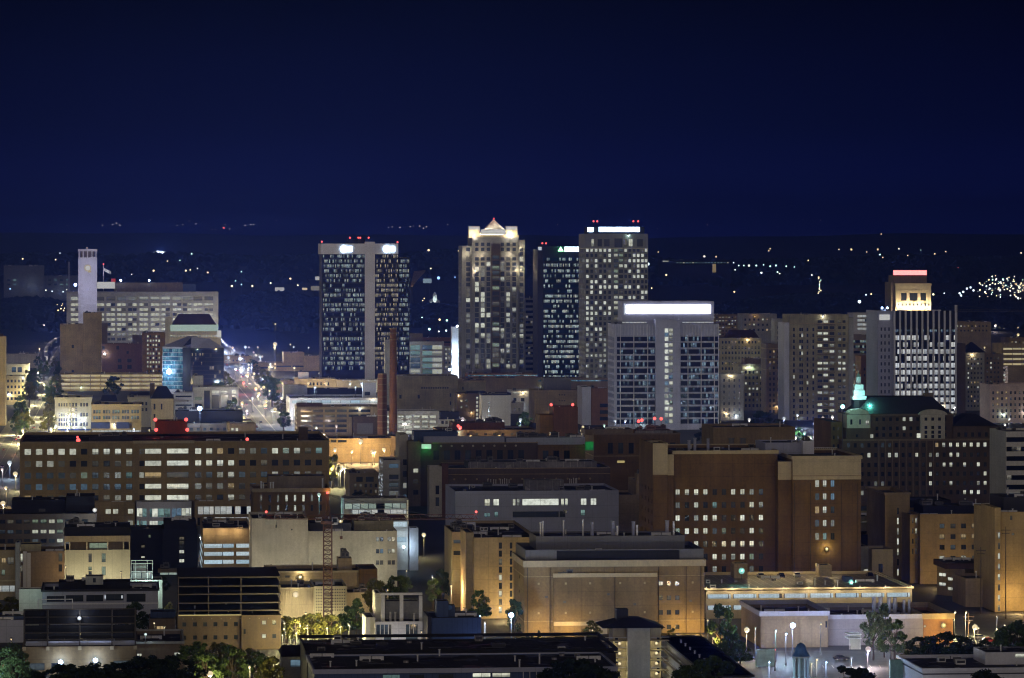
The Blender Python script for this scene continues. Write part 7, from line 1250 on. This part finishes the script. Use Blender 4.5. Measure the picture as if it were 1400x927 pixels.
def trees():
    r = random.Random(9)
    G = 'trees along the tree lined street'
    for i, (px, yb, yt) in enumerate([(34, 600, 560), (30, 585, 548), (27, 570, 540), (40, 557, 520), (44, 545, 512), (47, 533, 502), (38, 528, 505), (60, 520, 492), (30, 602, 572), (70, 580, 540), (68, 566, 528), (74, 553, 518), (78, 540, 510), (80, 528, 500), (83, 516, 492), (66, 598, 560), (22, 596, 566), (52, 505, 486), (76, 506, 488), (26, 548, 522)]):
        tree(px, yb, yt, 'leaf green' if i % 3 else 'leaf yellow', 'street tree along the tree lined street at far left', i % 4 + 1, .95, group=G)
    for i, (px, yb, yt) in enumerate([(300, 552, 520), (306, 535, 506), (318, 575, 545), (352, 520, 500), (366, 545, 512), (360, 533, 503), (372, 556, 525), (384, 570, 545), (345, 508, 490), (306, 590, 560), (388, 590, 562), (340, 600, 578), (376, 538, 515)]):
        tree(px, yb, yt, 'leaf yellow' if i % 2 else 'leaf green', 'tree beside the bright broad avenue', i % 4 + 1, 1.25, group='trees of the broad avenue')
    T = [(155, 547, 513, 'leaf dark', 'spreading tree in front of the yellow four level garage', 2, 1.3), (452, 594, 584, 'leaf green', 'small shrubby tree before the tan five level garage', 1, 1.8),
         (455, 668, 620, 'leaf yellow', 'tall thin tree beside the orange flooded courtyard', 3, .8), (490, 693, 671, 'leaf green', 'shrubby tree under the small cream building', 2, 1.6), (503, 693, 675, 'leaf green', 'second shrubby tree at the string lit apartment block foot', 3, 1.3), (445, 655, 632, 'leaf yellow', 'low tree at the right end of the long brown hospital', 4, 1.2),
         (1040, 600, 561, 'leaf dark', 'broad dark tree at the lilac tower right foot', 3, 1.5), (1062, 600, 572, 'leaf dark', 'lower dark tree next to the floodlit plaza', 4, 1.4), (1090, 610, 583, 'leaf green', 'green tree on the floodlit plaza', 1, 1.2), (1122, 612, 592, 'leaf dark', 'conifer on the floodlit plaza', 5, 1.0), (717, 590, 562, 'leaf green', 'tree with white lamps left of the red brick plant tower', 2, 1.2), (962, 612, 583, 'leaf dark', 'dark tree behind the big brown hospital roof', 1, 1.4),
         (500, 730, 700, 'leaf dark', 'dark tree beside the red tiled low building', 4, 1.2),
         (57, 805, 772, 'leaf green', 'dim tree in front of the low brown building at left', 1, 1.1), (70, 806, 770, 'leaf dark', 'dark tree squeezed beside the pale panelled building', 2, 1.0), (222, 815, 785, 'leaf dark', 'dark tree beside the pale green pavilion', 3, 1.0),
         (15, 852, 814, 'leaf yellow', 'yellow lit tree at the left edge', 2, 1.4), (-6, 852, 818, 'leaf yellow', 'yellow lit tree cut by the left edge', 4, 1.3), (182, 872, 822, 'leaf green', 'round green tree right of the rooftop screen', 3, 1.25), (203, 870, 838, 'leaf green', 'smaller green tree behind the brown wing at left', 1, 1.2), (232, 842, 822, 'leaf yellow', 'small yellow tree left of the unfinished steel frame', 4, 1.1),
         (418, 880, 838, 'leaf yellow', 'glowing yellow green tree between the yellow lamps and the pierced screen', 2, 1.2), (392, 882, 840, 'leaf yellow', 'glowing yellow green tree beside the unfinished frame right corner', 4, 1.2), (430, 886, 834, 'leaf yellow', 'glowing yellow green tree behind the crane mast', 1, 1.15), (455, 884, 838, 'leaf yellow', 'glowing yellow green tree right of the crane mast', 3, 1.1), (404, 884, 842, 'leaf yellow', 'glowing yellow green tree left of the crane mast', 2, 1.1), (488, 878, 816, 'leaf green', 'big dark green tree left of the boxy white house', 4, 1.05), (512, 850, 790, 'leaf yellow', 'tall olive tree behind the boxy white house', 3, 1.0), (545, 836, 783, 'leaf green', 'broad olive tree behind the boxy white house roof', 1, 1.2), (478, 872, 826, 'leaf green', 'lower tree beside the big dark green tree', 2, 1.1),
         (604, 826, 776, 'leaf dark', 'dark green tree by the lane left of the tan concrete building', 2, .9), (592, 832, 790, 'leaf green', 'lit tree under the yellow lane lamp', 3, .9), (655, 858, 804, 'leaf green', 'rounded green tree in front of the tan concrete building', 4, .95), (703, 875, 815, 'leaf dark', 'slim dark tree by the glaring cool lamp', 1, .6), (809, 880, 847, 'leaf yellow', 'small olive tree left of the stair tower roof', 2, 1.1), (918, 885, 858, 'leaf yellow', 'small olive tree right of the stair tower roof', 3, .9), (737, 893, 862, 'leaf dark', 'small pointed conifer before the tan brick building', 5, .8), (722, 892, 868, 'leaf dark', 'bushy tree beside the small pointed conifer', 1, 1.4),
         (988, 905, 824, 'leaf green', 'tall leafy tree before the long cream garage', 3, .85), (1000, 912, 862, 'leaf green', 'green tree at the foot of the tall leafy tree', 2, 1.2), (1012, 914, 878, 'leaf green', 'low green shrub tree by the teal wall', 4, 1.5),
         (1194, 903, 830, 'leaf pale', 'pale lit tree with a lamp shining through', 1, .75), (1209, 899, 822, 'leaf pale', 'thin pale tree behind the round dark tree', 2, .5), (1223, 906, 846, 'leaf green', 'round dark tree beside the parking lot', 3, 1.0)]
    for px, yb, yt, lf, lab, sd, w in T: tree(px, yb, yt, lf, lab, sd, w, cone=(sd == 5))
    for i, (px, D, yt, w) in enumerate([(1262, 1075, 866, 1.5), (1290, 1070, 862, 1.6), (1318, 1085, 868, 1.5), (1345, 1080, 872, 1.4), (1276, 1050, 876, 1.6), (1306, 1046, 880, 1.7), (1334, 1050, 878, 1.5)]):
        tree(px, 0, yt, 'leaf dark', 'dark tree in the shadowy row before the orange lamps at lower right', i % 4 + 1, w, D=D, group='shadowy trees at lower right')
    for px, D, yt, w, lab in ((1388, 1040, 846, 1.2, 'olive tree filling the right edge'), (1412, 1060, 852, 1.2, 'olive tree cut by the right edge'), (1370, 1060, 866, 1.1, 'lower olive tree left of the right edge tree')): tree(px, 0, yt, 'leaf green', lab, 2, w, D=D)
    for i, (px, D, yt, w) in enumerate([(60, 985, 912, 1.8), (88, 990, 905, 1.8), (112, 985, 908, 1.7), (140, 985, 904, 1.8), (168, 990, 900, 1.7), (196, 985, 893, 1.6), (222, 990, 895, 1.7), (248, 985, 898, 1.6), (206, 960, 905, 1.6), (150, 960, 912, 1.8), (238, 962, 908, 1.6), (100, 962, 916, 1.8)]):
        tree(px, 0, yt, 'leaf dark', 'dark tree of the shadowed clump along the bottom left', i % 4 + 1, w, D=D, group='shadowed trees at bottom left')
    for i, (px, D, yt, w) in enumerate([(268, 1035, 874, 1.3), (300, 1045, 876, 1.2), (318, 1030, 880, 1.2), (334, 1048, 884, 1.1), (352, 1035, 888, 1.1), (372, 1030, 896, 1.1), (282, 1015, 888, 1.1), (362, 1015, 906, 1.1)]):
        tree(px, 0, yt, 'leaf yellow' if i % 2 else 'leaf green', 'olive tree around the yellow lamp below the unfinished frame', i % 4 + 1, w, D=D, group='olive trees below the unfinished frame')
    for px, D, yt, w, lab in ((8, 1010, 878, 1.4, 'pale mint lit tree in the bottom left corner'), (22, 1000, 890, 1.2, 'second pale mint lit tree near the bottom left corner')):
        o = tree(px, 0, yt, 'leaf pale', lab, 3, w, D=D); light('POINT', None, (o.location.x - 3, D - 9, o.scale.z * .7), 1500, (.6, 1, .8), .4)
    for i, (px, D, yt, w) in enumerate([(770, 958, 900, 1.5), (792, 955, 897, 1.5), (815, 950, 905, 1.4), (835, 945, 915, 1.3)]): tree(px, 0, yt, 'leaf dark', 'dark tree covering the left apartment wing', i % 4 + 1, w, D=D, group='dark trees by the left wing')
    for i, (px, D, yt, w) in enumerate([(955, 960, 898, 1.1), (978, 965, 893, 1.2), (940, 940, 912, 1.2)]): tree(px, 0, yt, 'leaf green', 'green tree covering the right apartment wing', i % 4 + 1, w, D=D, group='green trees by the right wing')
    for i, (px, D, yt, w) in enumerate([(1158, 955, 905, 1.1), (1180, 960, 910, 1.1), (1352, 940, 912, 1.2)]): tree(px, 0, yt, 'leaf dark', ['dark tree at the bottom edge below the loading canopy', 'lower dark tree at the bottom edge left of the teal panel', 'dark branches over the bottom right flat roof'][i], i + 1, w, D=D)
trees()
# ------------------------------------------------------------------ crane, cars, poles
def crane():
    D = 1165; s = D / K; X = wx(448, D); o = empty('tower_crane', (X, D, 0), 0, label='rust red lattice tower crane rising in front of the blank off white building', cat='crane')
    w = 5.6 * s; zj = wz(716, D); m = 'rust steel'; q = M(); n = 26
    for sx in (-1, 1):
        for sy in (-1, 1): q.tube((sx*w, sy*w, 0), (sx*w, sy*w, zj), .16, .16, m, 5)
    for i in range(n):
        z0, z1 = zj * i / n, zj * (i + 1) / n
        for a, b in (((-w,-w), (w,-w)), ((w,-w), (w,w)), ((w,w), (-w,w)), ((-w,w), (-w,-w))):
            q.tube((*a, z1), (*b, z1), .08, .08, m, 4); q.tube((*(a if i % 2 else b), z0), (*(b if i % 2 else a), z1), .07, .07, m, 4)
    q.build('mast', o); q = M(); q.box(-1.9, 1.9, -1.9, 1.9, zj, zj + .8, m); q.tube((0,0,zj+.8), (0,0,zj+1.3), 1.5, 1.5, 'frame dark', 12); q.build('slewing_ring', o)
    z = zj + 1.4; za = wz(676, D); q = M()
    for sx in (-.8, .8):
        for sy in (-.8, .8): q.tube((sx, sy, z), (sx * .2, sy * .2, za), .13, .09, m, 5)
    for i in range(5):
        t, t2 = i / 5, (i + 1) / 5; f = lambda t: .8 - .64 * t
        for sy in (-1, 1): q.tube((-f(t), sy*f(t), z + (za - z) * t), (f(t2), sy*f(t2), z + (za - z) * t2), .06, .06, m, 4)
    q.build('tower_head', o)
    def truss(name, x0, x1, h, wd, step):
        q = M(); n = max(2, int(abs(x1 - x0) / step)); sg = 1 if x1 > x0 else -1
        for y, zz in ((-wd, z), (wd, z), (0, z + h)): q.tube((x0, y, zz), (x1, y, zz), .09, .09, m, 5)
        for i in range(n):
            a, b = x0 + (x1 - x0) * i / n, x0 + (x1 - x0) * (i + 1) / n; c = (a + b) / 2
            for y in (-wd, wd): q.tube((a, y, z), (c, 0, z + h), .05, .05, m, 4); q.tube((c, 0, z + h), (b, y, z), .05, .05, m, 4)
            q.tube((a, -wd, z), (a, wd, z), .05, .05, m, 4)
        return q.build(name, o)
    truss('jib', 1.2, 205 * s, 1.3, .7, 2.0); truss('counter_jib', -1.2, -85 * s, 1.1, .8, 2.0)
    q = M(); q.box(-85*s, -70*s, -.9, .9, z - 1.7, z - .05, 'grey concrete'); q.build('counterweight', o)
    q = M(); q.box(1.3, 3.0, -1.9, -.5, z - 1.6, z + .5, 'lilac concrete'); q.box(1.5, 2.8, -1.93, -1.9, z - .9, z + .3, 'dark glass'); q.build('cab', o)
    q = M(); q.tube((0,0,za), (135*s, 0, z + 1.3), .06, .06, 'steel', 4); q.tube((0,0,za), (70*s, 0, z + 1.3), .06, .06, 'steel', 4); q.tube((0,0,za), (-80*s, 0, z + 1), .06, .06, 'steel', 4); q.build('tie_rod', o)
    q = M(); xh = 18.5 * s; q.box(xh - .7, xh + .7, -.8, .8, z - .35, z - .05, 'steel'); q.tube((xh, 0, wz(734, D)), (xh, 0, z - .3), .06, .06, 'steel', 4); q.box(xh - .4, xh + .4, -.3, .3, wz(737, D), wz(733, D), m); q.build('hook_block', o)
    for x, zz in ((-.1, za), (-84 * s, z + 1.6), (203*s, z + 1.6)):
        q = M(); q.ball((x, -.1, zz + .5), .38, 'glow red', 8, 5); q.tube((x, -.1, zz - .3), (x, -.1, zz + .2), .06, .06, 'steel', 4); w_ = q.build('warning_light', o); light('POINT', w_, (x, -.9, zz + .6), 120, (1, .12, .08), .2)
    q = M(); q.box(-3.2, 3.2, -3.2, 3.2, 0, 1.2, 'grey concrete'); q.build('footing', o)
crane()
_cars = {}
def car_proto(paint):
    if paint in _cars: return _cars[paint]
    b, c, p = M(), M(), {}
    prof = [(-2.2,.45),(-2.25,.75),(-2.1,.95),(-1.1,1.0),(1.35,1.02),(2.2,.9),(2.28,.6),(2.2,.4)]
    def ext(m, pr, w, mat):
        n = len(pr); L = [(x, -w, z) for x, z in pr]; Rr = [(x, w, z) for x, z in pr]; m.poly(L, mat); m.poly(Rr[::-1], mat)
        for i in range(n): j = (i + 1) % n; m.poly([L[j], L[i], Rr[i], Rr[j]], mat)
    ext(b, prof[::-1], .9, paint); ext(c, [(-1.75,1.0),(-1.2,1.42),(.3,1.46),(1.0,1.02)][::-1], .78, 'dark glass'); c.box(-1.1, .25, -.7, .7, 1.45, 1.49, paint)
    w = M(); w.tube((0,-.11,0), (0,.11,0), .33, .33, 'tyre', 12); w.tube((0,-.12,0), (0,.12,0), .19, .19, 'car silver', 8)
    hl = M(); hl.box(-.04, .04, -.2, .2, -.09, .09, 'glow white'); tl = M(); tl.box(-.04, .04, -.2, .2, -.09, .09, 'glow red')
    _cars[paint] = (b.mesh('body'), c.mesh('cabin'), w.mesh('wheel'), hl.mesh('headlight'), tl.mesh('tail_light')); return _cars[paint]
def car(x, y, rz, paint, label, group=None, z=.03, on=True):
    o = empty('car', (x, y, z), rz, label=label, cat='car', group=group); b, c, w, hl, tl = car_proto(paint)
    link('body', b, o); link('cabin', c, o)
    for wx_ in (-1.35, 1.4):
        for wy in (-.82, .82): link('wheel', w, o, (wx_, wy, .34))
    for wy in (-.62, .62):
        if on: link('headlight', hl, o, (-2.26, wy, .72)); link('tail_light', tl, o, (2.28, wy, .75))
    return o
def cars():
    r = random.Random(41); P = ['car black', 'car silver', 'car white', 'car red']
    ang = pi / 2 + AG
    for i in range(34):
        D = 2150 + i * 62 + r.uniform(-15, 15); ln = r.choice((-10.5, -5.5, 5.5, 10.5)); x = BVX(D) + ln
        car(x, D, ang + (0 if ln < 0 else pi), r.choice(P), 'car with lit lamps driving on the bright broad avenue', 'cars on the broad avenue')
    for i in range(16):
        D = 2080 + i * 150 + r.uniform(-30, 30); ln = r.choice((-7.5, -3, 3, 7.5)); car(AVX(D) + ln, D, ang + (0 if ln < 0 else pi), r.choice(P), 'car with lit lamps on the tree lined street at left', 'cars on the tree lined street')
    car(wx(1150, 1101), 1101, .15, 'car black', 'black car parked alone in the lit lot beside the loading canopy', on=False)
    car(wx(1352, 1150), 1150, .3, 'car red', 'red car with lit lamps near the orange glare at right'); car(wx(1340, 1160), 1160, .3, 'car silver', 'silver car ahead of the red car at right')
    D = 1275; zz = wz(806, 1225) - .5 + .03
    for i, (px, c) in enumerate(((1040, 'car silver'), (1068, 'car black'), (1090, 'car white'), (1190, 'car black'))): car(wx(px, D), D + i, AG + pi / 2, c, ['silver car parked on the deck of the cream garage', 'black car parked on the deck of the cream garage, left of the white one', 'white car parked on the deck of the cream garage', 'black car parked alone at the right of the cream garage deck'][i], z=zz, on=False)
    for i, px in enumerate((676, 684, 706)): car(wx(px, 1120 + i * 14), 1120 + i * 14, .6, P[i], ['black car in the lamplit forecourt of the tan brick building', 'silver car in the lamplit forecourt of the tan brick building', 'white car in the lamplit forecourt of the tan brick building'][i])
cars()
def poles():
    for px, yt, D, lab in ((61, 849, 1105, 'utility pole with crossarms beside the violet shed'), (1324, 838, 1128, 'slim utility pole amid the orange lamps at right'), (1375, 720, 1225, 'thin pole in front of the right edge hospital wing'), (1341, 748, 1240, 'thin pole with a short arm before the slanting garage')):
        z = wz(yt, D); o = empty('utility_pole', (wx(px, D), D, 0), 0, label=lab, cat='pole'); q = M(); q.tube((0,0,0), (0,0,z), .2, .12, 'bark', 6); q.build('pole', o); q = M(); q.box(-1.6, 1.6, -.08, .08, z - 1.2, z - 1.0, 'bark'); q.box(-1.2, 1.2, -.08, .08, z - 2.2, z - 2.0, 'bark'); q.build('crossarm', o)
    # flag on a lit pole
    D = 6200; z = wz(362, D); o = empty('flagpole', (wx(141.5, D), D, 0), 0, label='flagpole with a pale flag and red tip light behind the hospital slab', cat='flagpole'); q = M(); q.tube((0,0,0), (0,0,z), .6, .4, 'white metal', 6); q.build('pole', o); q = M()
    for i in range(6):
        f = lambda j: (1 + j * 1.8, .8 * sin(j * 1.3), z - 5 - j * .9)
        a, b = f(i), f(i + 1); q.poly([(a[0], a[1], a[2] - 5), (b[0], b[1], b[2] - 4.5), b, a], 'white panel')
    q.build('flag', o); q = M(); q.ball((0,0,z + 1), 1.2, 'glow red', 8, 5); q.build('tip_light', o); light('POINT', o, (6, -14, z - 6), 9000, (.8, .85, 1), .5)
    D = 6150; 
poles()
# ------------------------------------------------------------------ haze over the basin
def haze():
    q = M(); q.box(-9000, 9000, -60, 19500, -1.2, 330, 'haze'); o = q.build('haze'); o['kind'] = 'stuff'
def k_haze(m, dens, col, an):
    nt = m.node_tree; nt.nodes.clear(); out = nt.nodes.new('ShaderNodeOutputMaterial'); v = nt.nodes.new('ShaderNodeVolumePrincipled'); nt.links.new(v.outputs[0], out.inputs['Volume'])
    v.inputs['Color'].default_value = (*col, 1); v.inputs['Density'].default_value = dens; v.inputs['Anisotropy'].default_value = an
MATS['haze'] = (k_haze, (HAZE, (.11, .2, 1), .7))
if HAZE: haze()
